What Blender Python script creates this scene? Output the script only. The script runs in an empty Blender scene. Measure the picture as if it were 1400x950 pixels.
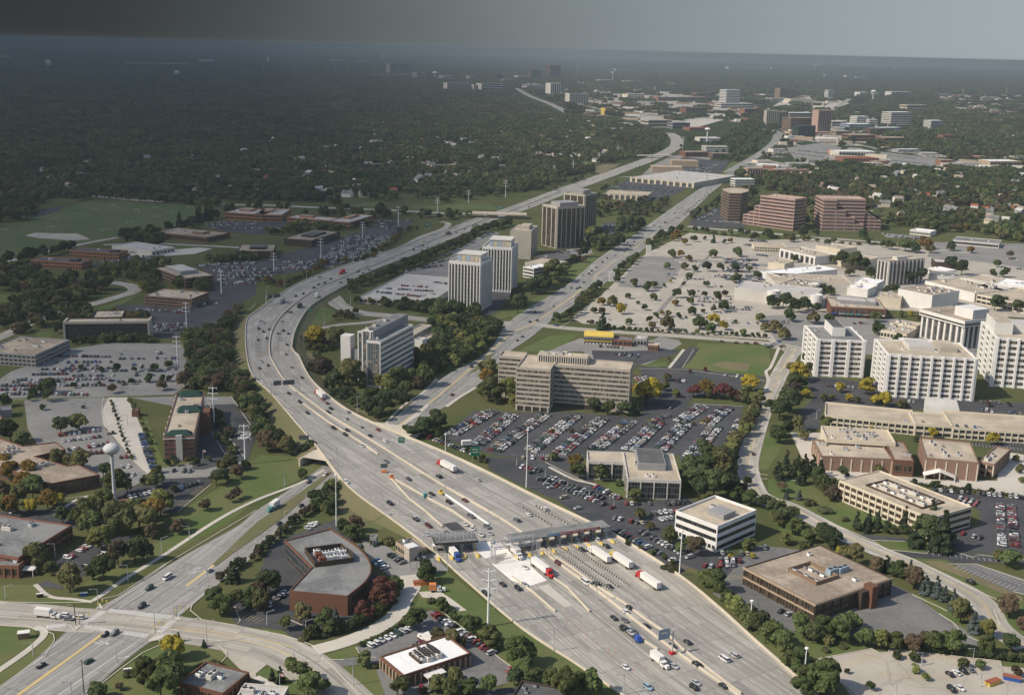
import bpy, math, random
import numpy as np
from mathutils import Vector, Matrix
from mathutils.geometry import tessellate_polygon
R = random.Random(7)
sc = bpy.context.scene
COL = sc.collection
# ------------------------------------------------------------------ camera
CAMH, F, PITCH, ROLL = 240.0, 1600.0, math.atan(409 / 1600), math.radians(1.39)
cp, sp = math.cos(PITCH), math.sin(PITCH)
FWD = Vector((0, cp, -sp)); U0 = Vector((0, sp, cp)); R0 = Vector((1, 0, 0))
RT = R0 * math.cos(ROLL) + U0 * math.sin(ROLL)
UP = -R0 * math.sin(ROLL) + U0 * math.cos(ROLL)
cd = bpy.data.cameras.new('camera'); cam = bpy.data.objects.new('camera', cd); COL.objects.link(cam)
m3 = Matrix((RT, UP, -FWD)).transposed().to_4x4(); m3.translation = (0, 0, CAMH); cam.matrix_world = m3
cd.sensor_width = 36; cd.lens = 36 * F / 1400; cd.clip_start = 1; cd.clip_end = 400000
sc.camera = cam
# ------------------------------------------------------------------ sky, sun, exposure
SUN_AZ, SUN_EL = math.radians(-69), math.radians(41)      # azimuth from straight behind the camera, towards the left
sd = Vector((math.sin(SUN_AZ) * math.cos(SUN_EL), -math.cos(SUN_AZ) * math.cos(SUN_EL), math.sin(SUN_EL)))
w = bpy.data.worlds.new('World'); sc.world = w; w.use_nodes = True
nt = w.node_tree; bg = nt.nodes['Background']
sky = nt.nodes.new('ShaderNodeTexSky'); sky.sky_type = 'NISHITA'; sky.sun_disc = False
sky.sun_elevation = SUN_EL; sky.sun_rotation = math.atan2(sd.x, sd.y)
sky.altitude = 300; sky.air_density = 1.0; sky.dust_density = 2.0; sky.ozone_density = 1.5
# darkening towards the left put into the sky colour by direction, broken by noise
tc = nt.nodes.new('ShaderNodeTexCoord'); sx = nt.nodes.new('ShaderNodeSeparateXYZ')
nt.links.new(tc.outputs['Generated'], sx.inputs[0])
def wm(op, a, b=None, c=None):
    n = nt.nodes.new('ShaderNodeMath'); n.operation = op
    for i, v in enumerate((a, b, c)):
        if v is None: continue
        if isinstance(v, (int, float)): n.inputs[i].default_value = v
        else: nt.links.new(v, n.inputs[i])
    return n.outputs[0]
nz = nt.nodes.new('ShaderNodeTexNoise'); nz.inputs['Scale'].default_value = 5; nz.inputs['Detail'].default_value = 4
nt.links.new(tc.outputs['Generated'], nz.inputs[0])
azi = wm('ARCTAN2', sx.outputs[0], sx.outputs[1])
cov = wm('ADD', azi, wm('MULTIPLY', wm('SUBTRACT', nz.outputs[0], .5), .10))
mr = nt.nodes.new('ShaderNodeMapRange'); mr.interpolation_type = 'SMOOTHERSTEP'
nt.links.new(cov, mr.inputs[0])
SKYL, SKYR, SKYLO, SKYHI = -0.49, 0.56, 0.034, 0.37
for i, v in enumerate((SKYL, SKYR, SKYLO, SKYHI)): mr.inputs[i + 1].default_value = v
low = nt.nodes.new('ShaderNodeMapRange'); nt.links.new(sx.outputs[2], low.inputs[0])      # the darkening fades out overhead
for i, v in enumerate((.1, .6, 0, 1)): low.inputs[i + 1].default_value = v
SKYS = 0.15
veil = nt.nodes.new('ShaderNodeCombineXYZ')                       # grey sky colour carrying that darkening, brightest to the right
for i, k in enumerate((.90, 1.03, 1.07)): nt.links.new(wm('MULTIPLY', mr.outputs[0], k / SKYS), veil.inputs[i])
mx = nt.nodes.new('ShaderNodeMix'); mx.data_type = 'RGBA'
nt.links.new(low.outputs[0], mx.inputs[0]); nt.links.new(veil.outputs[0], mx.inputs[6]); nt.links.new(sky.outputs[0], mx.inputs[7]); nt.links.new(mx.outputs[2], bg.inputs[0])
bg.inputs[1].default_value = SKYS
sl = bpy.data.lights.new('sun', 'SUN'); sl.energy = 4.3; sl.angle = math.radians(.5); sl.color = (1, .90, .76)
so = bpy.data.objects.new('sun', sl); COL.objects.link(so); so.rotation_euler = sd.to_track_quat('Z', 'Y').to_euler(); so.location = (0, 0, 3000)
vs = sc.view_settings; vs.view_transform = 'Standard'; vs.look = 'None'; vs.gamma = 1; vs.exposure = 0.15; vs.use_curve_mapping = False
cy = sc.cycles; cy.max_bounces = 5; cy.diffuse_bounces = 2; cy.glossy_bounces = 2; cy.transmission_bounces = 2; cy.volume_bounces = 1
cy.transparent_max_bounces = 8; cy.use_denoising = True; cy.caustics_reflective = False; cy.caustics_refractive = False
# ------------------------------------------------------------------ reading the map: crop letter + row give a window of the survey picture
X0 = dict(A=0, B=350, C=700, D=1050, F=0); Y0 = {'0': 0, '1': 240, '2': 480, '3': 710}
def pts(s):
    """'B2 10,20 30,40 F 700,50' -> picture coordinates"""
    out = []; ox = oy = 0; k = 1
    for t in s.split():
        if t[0].isalpha():
            if t[0] == 'F': ox = oy = 0; k = 1
            else: ox = X0[t[0]]; oy = Y0[t[1]]; k = 350 / 1385
        else:
            v = t.split(','); out.append((ox + float(v[0]) * k, oy + float(v[1]) * k) + tuple(v[2:]))
    return out
def g(px, py, z=0.0):
    d = RT * ((px - 700) / F) + UP * ((475 - py) / F) + FWD
    t = (z - CAMH) / min(d.z, -1e-4)
    return Vector((d.x * t, d.y * t, z))
def gp(s, z=0.0): return [g(p[0], p[1], z) for p in pts(s)]
def proj(P):
    v = Vector(P) - Vector((0, 0, CAMH)); d = v.dot(FWD)
    return 700 + F * v.dot(RT) / d, 475 - F * v.dot(UP) / d
def depth(P): return (Vector(P) - Vector((0, 0, CAMH))).dot(FWD)
def inside(px, py, poly):
    c = False; j = len(poly) - 1
    for i in range(len(poly)):
        if (poly[i][1] > py) != (poly[j][1] > py) and px < (poly[j][0] - poly[i][0]) * (py - poly[i][1]) / (poly[j][1] - poly[i][1]) + poly[i][0]: c = not c
        j = i
    return c
def spline(P, n=10):
    if len(P) < 3: n = max(n, 10)
    Q = [P[0] * 2 - P[1]] + list(P) + [P[-1] * 2 - P[-2]]; out = []
    for i in range(1, len(Q) - 2):
        a, b, c, d = Q[i - 1:i + 3]
        for k in range(n):
            t = k / n
            out.append(((b * 2) + (c - a) * t + (a * 2 - b * 5 + c * 4 - d) * t * t + (b * 3 - a - c * 3 + d) * t ** 3) / 2)
    out.append(P[-1]); return out
# ------------------------------------------------------------------ materials
MATS = {}
def nodes(name):
    m = bpy.data.materials.new(name); m.use_nodes = True; MATS[name] = m
    return m, m.node_tree, m.node_tree.nodes['Principled BSDF']
def M_(t, op, a, b=None, c=None):
    n = t.nodes.new('ShaderNodeMath'); n.operation = op
    for i, v in enumerate((a, b, c)):
        if v is None: continue
        if isinstance(v, (int, float)): n.inputs[i].default_value = v
        else: t.links.new(v, n.inputs[i])
    return n.outputs[0]
def noise(t, vec, scale, det=3, rough=.55):
    n = t.nodes.new('ShaderNodeTexNoise'); n.inputs['Scale'].default_value = scale; n.inputs['Detail'].default_value = det; n.inputs['Roughness'].default_value = rough
    if vec is not None: t.links.new(vec, n.inputs['Vector'])
    return n.outputs[0]
def mixc(t, f, a, b, bt='MIX'):
    n = t.nodes.new('ShaderNodeMix'); n.data_type = 'RGBA'; n.blend_type = bt
    for i, v in ((0, f), (6, a), (7, b)):
        if isinstance(v, (int, float)): n.inputs[i].default_value = v
        elif isinstance(v, tuple): n.inputs[i].default_value = v + (1,)
        else: t.links.new(v, n.inputs[i])
    return n.outputs[2]
def ramp(t, f, a, b):
    n = t.nodes.new('ShaderNodeMapRange'); t.links.new(f, n.inputs[0]); n.inputs[1].default_value = a; n.inputs[2].default_value = b
    return n.outputs[0]
def surf(name, c, c2=None, scales=(.03, .35), rough=.9, spec=.15, world=True, cracks=0, crackc=(.05, .05, .045), lo=.38, hi=.62):
    """a weathered surface: two scales of blotches and, if asked, a net of cracks and sealed joints"""
    m, t, b = nodes(name)
    if c2 is None: c2 = tuple(v * .72 for v in c)
    if world: vec = t.nodes.new('ShaderNodeNewGeometry').outputs['Position']
    else: vec = t.nodes.new('ShaderNodeTexCoord').outputs['Object']
    f = M_(t, 'MULTIPLY_ADD', ramp(t, noise(t, vec, scales[0], 4), lo, hi), .6, M_(t, 'MULTIPLY', ramp(t, noise(t, vec, scales[1], 3), .3, .7), .4))
    col = mixc(t, f, c, c2)
    if cracks:
        v = t.nodes.new('ShaderNodeTexVoronoi'); v.feature = 'DISTANCE_TO_EDGE'; v.inputs['Scale'].default_value = cracks
        dm = t.nodes.new('ShaderNodeVectorMath'); dm.operation = 'MULTIPLY_ADD'
        nn = t.nodes.new('ShaderNodeTexNoise'); nn.inputs['Scale'].default_value = cracks * 2; t.links.new(vec, nn.inputs['Vector'])
        t.links.new(nn.outputs[1], dm.inputs[0]); dm.inputs[1].default_value = (6, 6, 6); t.links.new(vec, dm.inputs[2]); t.links.new(dm.outputs[0], v.inputs['Vector'])
        col = mixc(t, M_(t, 'MULTIPLY', M_(t, 'LESS_THAN', v.outputs['Distance'], .010), .3), col, crackc)
    t.links.new(col, b.inputs['Base Color']); b.inputs['Roughness'].default_value = rough; b.inputs['Specular IOR Level'].default_value = spec
    return m
def flat(name, c, rough=.6, spec=.3, metal=0):
    return surf(name, c, tuple(v * .85 for v in c), (.2, 1.5), rough, spec, world=False)
def road_mat(name, c, dark=.62, joint=5.0):
    """paving laid in lanes: UV runs in metres across and along"""
    m, t, b = nodes(name); uv = t.nodes.new('ShaderNodeUVMap').outputs[0]
    s = t.nodes.new('ShaderNodeSeparateXYZ'); t.links.new(uv, s.inputs[0])
    st = t.nodes.new('ShaderNodeMapping'); st.inputs['Scale'].default_value = (.8, .02, 1); t.links.new(uv, st.inputs[0])
    pos = t.nodes.new('ShaderNodeNewGeometry').outputs['Position']
    f1 = ramp(t, noise(t, st.outputs[0], 1.0, 3), .35, .65); f2 = ramp(t, noise(t, pos, .03, 4), .35, .65)
    lane = M_(t, 'ABSOLUTE', M_(t, 'SINE', M_(t, 'MULTIPLY', s.outputs[0], math.pi / 3.7)))
    f = M_(t, 'ADD', M_(t, 'MULTIPLY', f1, .45), M_(t, 'MULTIPLY', f2, .3)); f = M_(t, 'ADD', f, M_(t, 'MULTIPLY', lane, .25))
    col = mixc(t, f, c, tuple(v * dark for v in c))
    cl = t.nodes.new('ShaderNodeCombineXYZ'); t.links.new(M_(t, 'FLOOR', M_(t, 'DIVIDE', s.outputs[0], 3.7)), cl.inputs[0]); t.links.new(M_(t, 'FLOOR', M_(t, 'DIVIDE', s.outputs[1], joint * 3)), cl.inputs[1])
    wn = t.nodes.new('ShaderNodeTexWhiteNoise'); t.links.new(cl.outputs[0], wn.inputs[0]); slab = ramp(t, wn.outputs[0], .55, 1.0)
    col = mixc(t, M_(t, 'MULTIPLY', slab, .5), col, tuple(min(v * 1.25, .8) for v in c)); col = mixc(t, M_(t, 'MULTIPLY', ramp(t, wn.outputs[0], .12, 0.0), .5), col, tuple(v * .5 for v in c))
    oil = t.nodes.new('ShaderNodeMapping'); oil.inputs['Scale'].default_value = (.55, .008, 1); t.links.new(uv, oil.inputs[0]); col = mixc(t, M_(t, 'MULTIPLY', ramp(t, noise(t, oil.outputs[0], 1.0, 2), .5, .68), .62), col, tuple(v * .45 for v in c))
    j = M_(t, 'LESS_THAN', M_(t, 'FRACT', M_(t, 'DIVIDE', s.outputs[1], joint * 3)), .022)
    jl = M_(t, 'LESS_THAN', M_(t, 'FRACT', M_(t, 'DIVIDE', s.outputs[0], 3.7)), .055)
    pick = M_(t, 'GREATER_THAN', noise(t, st.outputs[0], .6, 1), .5)
    col = mixc(t, M_(t, 'MULTIPLY', M_(t, 'MULTIPLY', M_(t, 'MAXIMUM', M_(t, 'MULTIPLY', j, .6), jl), M_(t, 'MULTIPLY_ADD', pick, .5, .5)), .75), col, (.08, .08, .075))
    t.links.new(col, b.inputs['Base Color']); b.inputs['Roughness'].default_value = .85; b.inputs['Specular IOR Level'].default_value = .2
    return m
road_mat('freeway_concrete', (.38, .36, .32), .66); road_mat('road_concrete', (.42, .39, .335), .72, 4)
road_mat('road_asphalt', (.31, .30, .275), .74, 8); road_mat('black_asphalt', (.075, .075, .08), .7, 30)
surf('asphalt_lot', (.045, .047, .052), (.085, .085, .087), cracks=.03, crackc=(.12, .12, .12)); surf('old_asphalt', (.12, .12, .12), (.2, .195, .185), cracks=.05)
surf('pale_lot', (.45, .41, .345), (.345, .315, .265), cracks=.045, crackc=(.16, .14, .12)); surf('grey_lot', (.27, .26, .24), (.2, .195, .185), cracks=.04)
surf('concrete_walk', (.55, .51, .44), (.44, .41, .35)); surf('new_concrete', (.86, .84, .79), (.66, .64, .59)); surf('kerb_concrete', (.62, .57, .47), (.5, .46, .38))
surf('lawn', (.07, .118, .03), (.135, .135, .056), (.03, .4)); surf('rough_grass', (.11, .125, .05), (.165, .14, .08), (.03, .3)); surf('dry_earth', (.19, .16, .09), (.14, .125, .07), (.04, .3))
surf('field_grass', (.065, .108, .033), (.115, .122, .055), (.014, .25)); surf('white_paint', (.66, .65, .62), (.48, .47, .44), (.05, .6)); surf('yellow_paint', (.6, .45, .18), (.48, .38, .2))
surf('barrier_concrete', (.62, .55, .43), (.5, .45, .36)); surf('pond', (.05, .07, .08), (.045, .06, .07), rough=.08, spec=.5)
def ground_mat():
    m, t, b = nodes('ground_cover'); pos = t.nodes.new('ShaderNodeNewGeometry').outputs['Position']
    near = mixc(t, ramp(t, noise(t, pos, .012, 4), .35, .65), (.075, .09, .035), (.11, .11, .05))
    far = mixc(t, ramp(t, noise(t, pos, .006, 5, .65), .35, .65), (.028, .042, .018), (.055, .068, .03))
    st = t.nodes.new('ShaderNodeMapping'); st.inputs['Scale'].default_value = (.0016, .0007, 1); t.links.new(pos, st.inputs[0])
    patch = M_(t, 'MULTIPLY', M_(t, 'GREATER_THAN', noise(t, st.outputs[0], 1, 3), .66), M_(t, 'GREATER_THAN', noise(t, pos, .011, 2), .56))
    far = mixc(t, M_(t, 'MULTIPLY', patch, .8), far, (.3, .28, .24))
    s = t.nodes.new('ShaderNodeSeparateXYZ'); t.links.new(pos, s.inputs[0])
    t.links.new(mixc(t, ramp(t, s.outputs[1], 1800, 3000), near, far), b.inputs['Base Color']); b.inputs['Roughness'].default_value = 1; b.inputs['Specular IOR Level'].default_value = 0
ground_mat()
WALL = {}
def wall(name, c, **k):
    surf(name, c, tuple(v * .86 for v in c), (.08, .9), k.get('rough', .85), k.get('spec', .15), world=False)
for n, c in dict(tan_concrete=(.455, .415, .35), bright_white=(.79, .775, .745), pale_concrete=(.60, .57, .52), white_panel=(.72, .70, .66), muted_brick=(.27, .175, .13), cream_panel=(.66, .59, .46), brown_brick=(.17, .085, .055), red_brick=(.25, .125, .085),
                 pink_granite=(.43, .285, .245), dark_panel=(.055, .05, .045), tan_brick=(.40, .31, .22), grey_panel=(.30, .30, .30), blue_concrete=(.36, .40, .47), orange_brick=(.36, .17, .09),
                 brown_panel=(.24, .165, .115), bronze_dark=(.075, .055, .04), steel=(.5, .5, .5), white_metal=(.82, .82, .8), dark_metal=(.06, .06, .06), rust_red=(.3, .1, .06), green_roof=(.025, .06, .05),
                 yellow_metal=(.62, .46, .10), road_sign_green=(.0, .16, .10), orange_paint=(.6, .22, .07), blue_paint=(.04, .1, .35), bark=(.07, .05, .035), tyre_black=(.02, .02, .02), sign_back=(.10, .11, .12),
                 blue_grey=(.3, .38, .45), red_paint=(.5, .03, .03), banner_blue=(.06, .22, .42), banner_red=(.42, .10, .10), teal_panel=(.1, .3, .28), panel_blue=(.34, .43, .52), panel_gold=(.55, .48, .32), panel_rose=(.5, .42, .4), tank_grey=(.55, .56, .56)).items(): wall(n, c)
for n, c, c2 in (('tan_gravel', (.52, .445, .34), (.34, .29, .22)), ('grey_membrane', (.13, .135, .135), (.25, .25, .24)), ('white_membrane', (.85, .85, .83), (.74, .74, .72)), ('pale_membrane', (.5, .48, .45), (.4, .385, .35)),
                 ('dark_membrane', (.085, .085, .09), (.13, .13, .13)), ('brown_gravel', (.42, .35, .27), (.22, .18, .14))):
    surf(n, c, c2, (.07, .55), world=False, lo=.42, hi=.58, cracks=.06, crackc=tuple(v * .6 for v in c))
def glass(name, c, grid=(1.6, 3.7), frame=(.12, .12, .12), rough=.12, fw=.1, warm=None):
    m, t, b = nodes(name); o = t.nodes.new('ShaderNodeTexCoord').outputs['Object']; s = t.nodes.new('ShaderNodeSeparateXYZ'); t.links.new(o, s.inputs[0])
    u = M_(t, 'DIVIDE', M_(t, 'ADD', s.outputs[0], s.outputs[1]), grid[0]); v = M_(t, 'ADD', M_(t, 'DIVIDE', s.outputs[2], grid[1]), .5)
    cl = t.nodes.new('ShaderNodeCombineXYZ'); t.links.new(M_(t, 'FLOOR', u), cl.inputs[0]); t.links.new(M_(t, 'FLOOR', v), cl.inputs[1])
    oi = t.nodes.new('ShaderNodeObjectInfo'); t.links.new(M_(t, 'MULTIPLY', oi.outputs['Random'], 50), cl.inputs[2])
    wn = t.nodes.new('ShaderNodeTexWhiteNoise'); t.links.new(cl.outputs[0], wn.inputs[0])
    col = mixc(t, M_(t, 'MULTIPLY', ramp(t, wn.outputs[0], .55, 1), .8), c, warm or tuple(x * 2.6 for x in c))      # some blinds drawn, some panes dark
    fr = M_(t, 'MAXIMUM', M_(t, 'LESS_THAN', M_(t, 'FRACT', u), fw), M_(t, 'LESS_THAN', M_(t, 'FRACT', v), fw))
    t.links.new(mixc(t, fr, col, frame), b.inputs['Base Color']); t.links.new(M_(t, 'MULTIPLY_ADD', fr, .5, rough), b.inputs['Roughness']); b.inputs['Specular IOR Level'].default_value = .5
glass('dark_glass', (.022, .025, .028)); glass('brown_glass', (.035, .026, .018), warm=(.12, .08, .045)); glass('grey_glass', (.05, .055, .06), warm=(.16, .15, .13)); glass('office_glass', (.04, .042, .04), (1.3, 50), warm=(.34, .27, .19), frame=(.36, .32, .27))
glass('curtain_glass', (.05, .075, .085), (1.9, 1.75), (.26, .26, .26), .15, .12, (.32, .24, .16)); glass('car_glass', (.02, .022, .025), (9, 9)); glass('strip_glass', (.035, .035, .035), (9, 3.7), (.10, .10, .10), .2, .3)
def blinds():
    glass('louvre_colours', (.45, .45, .5), (2.2, 1.1), (.75, .75, .75), .4, .1, (.6, .5, .25))
blinds()
# ------------------------------------------------------------------ mesh helper
class MB:
    def __init__(s): s.v = []; s.f = []; s.m = []; s.uv = []
    def face(s, P, m=0, uv=None):
        n = len(s.v); s.v += [tuple(p) for p in P]; s.f.append(tuple(range(n, n + len(P)))); s.m.append(m); s.uv += uv or [(0, 0)] * len(P)
    def box(s, x0, x1, y0, y1, z0, z1, m=0):
        a = [(x0, y0), (x1, y0), (x1, y1), (x0, y1)]; s.prism(a, z0, z1, m)
    def prism(s, P, z0, z1, m=0, mt=None, top=None):
        T = top or P; n = len(P)
        for i in range(n):
            j = (i + 1) % n; s.face([(P[i][0], P[i][1], z0), (P[j][0], P[j][1], z0), (T[j][0], T[j][1], z1), (T[i][0], T[i][1], z1)], m)
        s.poly([(p[0], p[1], z1) for p in T], m if mt is None else mt); s.poly([(p[0], p[1], z0) for p in reversed(P)], m)
    def poly(s, P, m=0):
        if len(P) <= 4: s.face(P, m); return
        for t in tessellate_polygon([[Vector(p) for p in P]]):
            q = [P[i] for i in t]; s.face(q, m)
    def bar(s, a, b, r0, r1=None, n=6, m=0):
        a, b = Vector(a), Vector(b); d = (b - a).normalized(); x = d.orthogonal().normalized(); y = d.cross(x); r1 = r0 if r1 is None else r1
        A = [a + (x * math.cos(i * math.tau / n) + y * math.sin(i * math.tau / n)) * r0 for i in range(n)]; B = [b + (x * math.cos(i * math.tau / n) + y * math.sin(i * math.tau / n)) * r1 for i in range(n)]
        for i in range(n): s.face([A[i], A[(i + 1) % n], B[(i + 1) % n], B[i]], m)
        s.face(B, m); s.face(A[::-1], m)
    def lathe(s, prof, n=16, m=0):
        for (r0, z0), (r1, z1) in zip(prof, prof[1:]):
            for i in range(n):
                a, b = i * math.tau / n, (i + 1) * math.tau / n
                s.face([(r0 * math.cos(a), r0 * math.sin(a), z0), (r0 * math.cos(b), r0 * math.sin(b), z0), (r1 * math.cos(b), r1 * math.sin(b), z1), (r1 * math.cos(a), r1 * math.sin(a), z1)], m)
    def mesh(s, name, mats):
        me = bpy.data.meshes.new(name); me.from_pydata(s.v, [], s.f)
        for m in (mats if isinstance(mats, (list, tuple)) else [mats]): me.materials.append(MATS[m])
        me.polygons.foreach_set('material_index', s.m); u = me.uv_layers.new(name='UVMap'); u.data.foreach_set('uv', np.array(s.uv, dtype=np.float32).ravel()); me.update(); return me
    def build(s, name, mats, parent=None, loc=None):
        o = bpy.data.objects.new(name, s.mesh(name, mats)); COL.objects.link(o)
        if parent is not None: o.parent = parent
        if loc is not None: o.location = loc
        return o
def link(name, me, parent=None, loc=(0, 0, 0), rz=0, scale=None):
    o = bpy.data.objects.new(name, me); COL.objects.link(o); o.parent = parent; o.location = loc; o.rotation_euler = (0, 0, rz)
    if scale: o.scale = scale
    return o
def empty(name, loc, rz=0):
    o = bpy.data.objects.new(name, None); COL.objects.link(o); o.location = loc; o.rotation_euler = (0, 0, rz); o.empty_display_size = 2; return o
def tag(o, label=None, cat=None, group=None, kind=None):
    if label: o['label'] = label
    if cat: o['category'] = cat
    if group: o['group'] = group
    if kind: o['kind'] = kind
    return o
def ordn(i): return f"{i}{'th' if 10 <= i % 100 <= 20 else {1: 'st', 2: 'nd', 3: 'rd'}.get(i % 10, 'th')}"
def setting(o): o['kind'] = 'structure'; return o
BOX = {}
def boxmesh(w, d, h, mt):
    k = (round(w, 2), round(d, 2), round(h, 2), mt)
    if k not in BOX:
        b = MB(); b.box(-w / 2, w / 2, -d / 2, d / 2, -h / 2, h / 2); BOX[k] = b.mesh('panel', mt)
    return BOX[k]
# ================================================================== the ground, roads and lots
b = MB(); NR = 48; rad = [0, 300, 900, 2500, 7000, 16000, 32000]
for i in range(len(rad) - 1):
    for k in range(NR):
        a0, a1 = k * math.tau / NR, (k + 1) * math.tau / NR
        P = [(rad[i] * math.cos(a0), rad[i] * math.sin(a0), 0), (rad[i + 1] * math.cos(a0), rad[i + 1] * math.sin(a0), 0), (rad[i + 1] * math.cos(a1), rad[i + 1] * math.sin(a1), 0), (rad[i] * math.cos(a1), rad[i] * math.sin(a1), 0)]
        b.face(P if i else [P[0]] + P[1:3])
setting(b.build('ground', 'ground_cover'))
LZ = [0.02]
def nextz(): LZ[0] += .0015; return LZ[0]
OCC = []                                    # paved or built outlines in world metres, kept clear of random trees
def area(name, s, mt, occ=True, z=None):
    z = nextz() if z is None else z; P = gp(s, z); m = MB(); m.poly(P); o = setting(m.build(name, mt))
    if o.data.polygons[0].normal.z < 0: o.data.flip_normals()
    if occ: OCC.append([(p.x, p.y) for p in P])
    return o
def perp(P, i):
    a = P[max(i - 1, 0)]; c = P[min(i + 1, len(P) - 1)]; d = (c - a); d.z = 0; d.normalize(); return d, Vector((-d.y, d.x, 0))
def hit(p, n, line, default):
    best = None
    for a, c in zip(line, line[1:]):
        ex, ey = c.x - a.x, c.y - a.y; det = n.x * -ey + n.y * ex
        if abs(det) < 1e-9: continue
        wx, wy = a.x - p.x, a.y - p.y; t = (wx * -ey + wy * ex) / det; u = (n.x * wy - n.y * wx) / det
        if -.001 <= u <= 1.001 and t > .5 and (best is None or t < best): best = t
    return 1e9 if best is None or best > default * 4.5 else best
class Road: pass
WHITE, YELLOW = MB(), MB()
def lerp(a, c, t): return a + (c - a) * t
def at_s(rd, s, off, dz=.0):
    S = rd.S; i = min(max(int(np.searchsorted(S, s)) - 1, 0), len(S) - 2); t = (s - S[i]) / (S[i + 1] - S[i] + 1e-9)
    p = lerp(rd.M[i], rd.M[i + 1], t); n = lerp(rd.N[i], rd.N[i + 1], t); n.normalize(); q = p + n * off; q.z = p.z + dz; return q
def wid(rd, s, side):
    W = rd.WL if side > 0 else rd.WR; return float(np.interp(s, rd.S, W))
def stripe(mb, rd, s0, s1, off, wd, dz):
    if s1 - s0 > 6:
        n = int((s1 - s0) / 6) + 1
        for k in range(n): stripe(mb, rd, s0 + (s1 - s0) * k / n, s0 + (s1 - s0) * (k + 1) / n, off, wd, dz)
        return
    o0, o1 = (off(s0), off(s1)) if callable(off) else (off, off)
    mb.face([at_s(rd, s0, o0 - wd / 2, dz), at_s(rd, s0, o0 + wd / 2, dz), at_s(rd, s1, o1 + wd / 2, dz), at_s(rd, s1, o1 - wd / 2, dz)][::-1])
def road(name, mt, M, L=None, Rr=None, w=10, zf=None, n=8):
    z = nextz(); rd = Road(); k = lambda s: [g(p[0], p[1], (zf(p[1]) if zf else z)) for p in pts(s)]
    rd.M = spline(k(M), n); rd.N = [perp(rd.M, i)[1] for i in range(len(rd.M))]
    Ls, Rs = (spline(k(L), 6), spline(k(Rr), 6)) if L else (None, None)
    rd.WL = []; rd.WR = []
    for p, nn in zip(rd.M, rd.N):
        if L:
            a = min(hit(p, nn, Ls, w), hit(p, nn, Rs, w)); c = min(hit(p, -nn, Ls, w), hit(p, -nn, Rs, w))
        else: a = c = w / 2
        rd.WL.append(w if a > 1e8 else a); rd.WR.append(w if c > 1e8 else c)
    if L:
        for A in (rd.WL, rd.WR):
            q = list(A)
            for i in range(len(A)): A[i] = float(np.median(q[max(0, i - 2):i + 3]))
            q = list(A)
            for i in range(len(A)): A[i] = float(np.mean(q[max(0, i - 2):i + 3]))
    rd.S = [0.0]
    for p, q in zip(rd.M, rd.M[1:]): rd.S.append(rd.S[-1] + (q - p).length)
    m = MB(); rd.z = z
    for i in range(len(rd.M) - 1):
        a0 = rd.M[i] + rd.N[i] * rd.WL[i]; a1 = rd.M[i + 1] + rd.N[i + 1] * rd.WL[i + 1]; c0 = rd.M[i] - rd.N[i] * rd.WR[i]; c1 = rd.M[i + 1] - rd.N[i + 1] * rd.WR[i + 1]
        m.face([c0, c1, a1, a0], 0, [(-rd.WR[i], rd.S[i]), (-rd.WR[i + 1], rd.S[i + 1]), (rd.WL[i + 1], rd.S[i + 1]), (rd.WL[i], rd.S[i])])
        OCC.append([(p.x, p.y) for p in (c0, c1, a1, a0)])
    rd.o = setting(m.build(name, mt)); return rd
def lanes(rd, s0=0, s1=None, lane=3.7, inner=1.0, edge=1.5, sides=(1, -1), centre=None, wd=.2):
    s1 = rd.S[-1] if s1 is None else s1
    for sg in sides:
        W = rd.WL if sg > 0 else rd.WR; mxw = max(W)
        k = 1
        while inner + k * lane < mxw - edge - 1:
            off = inner + k * lane; s = s0
            while s < s1 - 3:
                if wid(rd, s, sg) > off + edge + 2: stripe(WHITE, rd, s, s + 3.4, sg * off, wd, .012)
                s += 12.2
            k += 1
        stripe(WHITE, rd, s0, s1, lambda s, sg=sg: sg * (wid(rd, s, sg) - edge), wd, .012)
        if centre: stripe(YELLOW, rd, s0, s1, sg * .45, .3, .012)
KERB = MB()
def kerb(P, wd=.35, h=.13, mb=None):
    mb = mb or KERB
    for i in range(len(P) - 1):
        d, n = perp(P, i); d2, n2 = perp(P, i + 1); a, c = P[i], P[i + 1]
        z0, z1 = a.z, c.z; A = [a + n * wd / 2, a - n * wd / 2, c - n2 * wd / 2, c + n2 * wd / 2]; up = Vector((0, 0, h))
        B = [p + up for p in A]; mb.face([B[0], B[1], B[2], B[3]]); mb.face([A[1], A[2], B[2], B[1]]); mb.face([A[3], A[0], B[0], B[3]]); mb.face([A[0], A[1], B[1], B[0]]); mb.face([A[2], A[3], B[3], B[2]])
def kerbs(s, **k): kerb(spline(gp(s, LZ[0]), 5) if k.pop('smooth', False) else gp(s, LZ[0]), **k)
# ---- lawns and earth
area('mall_plaza', "D1 -60,470 400,420 900,400 1400,400 1400,770 1000,745 600,725 300,765 0,805", 'pale_lot', z=.0205)
area('restaurant_plaza', "C1 370,880 560,905 760,890 800,870 900,890 920,910 C2 870,-10 800,40 720,75 460,60 380,0 C1 180,958 300,905", 'grey_lot', z=.021)
area('store_ground', "C0 700,950 760,895 860,845 1000,828 1080,860 960,905 C1 1000,-20 900,15 560,10", 'grey_lot', False, .0235)
for s in ("C0 640,640 860,640 1100,540 1300,560 1250,620 1000,690 760,690", "D0 0,590 120,520 340,530 440,560 330,600 100,640", "D0 420,650 760,610 780,700 700,780 440,770 350,700"): area('retail_ground', s, 'concrete_walk', False, .022)
for s in ("A1 0,290 160,240 360,170 470,145 900,150 1190,180 1100,235 900,290 650,330 490,355 0,450",):
    area('sports_field', s, 'field_grass')
area('pond', "A1 160,215 200,185 350,163 330,190 250,215 165,232", 'pond')
area('dirt_patch', "A1 135,325 190,310 420,315 490,345 400,352 200,338", 'pale_lot')
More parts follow.
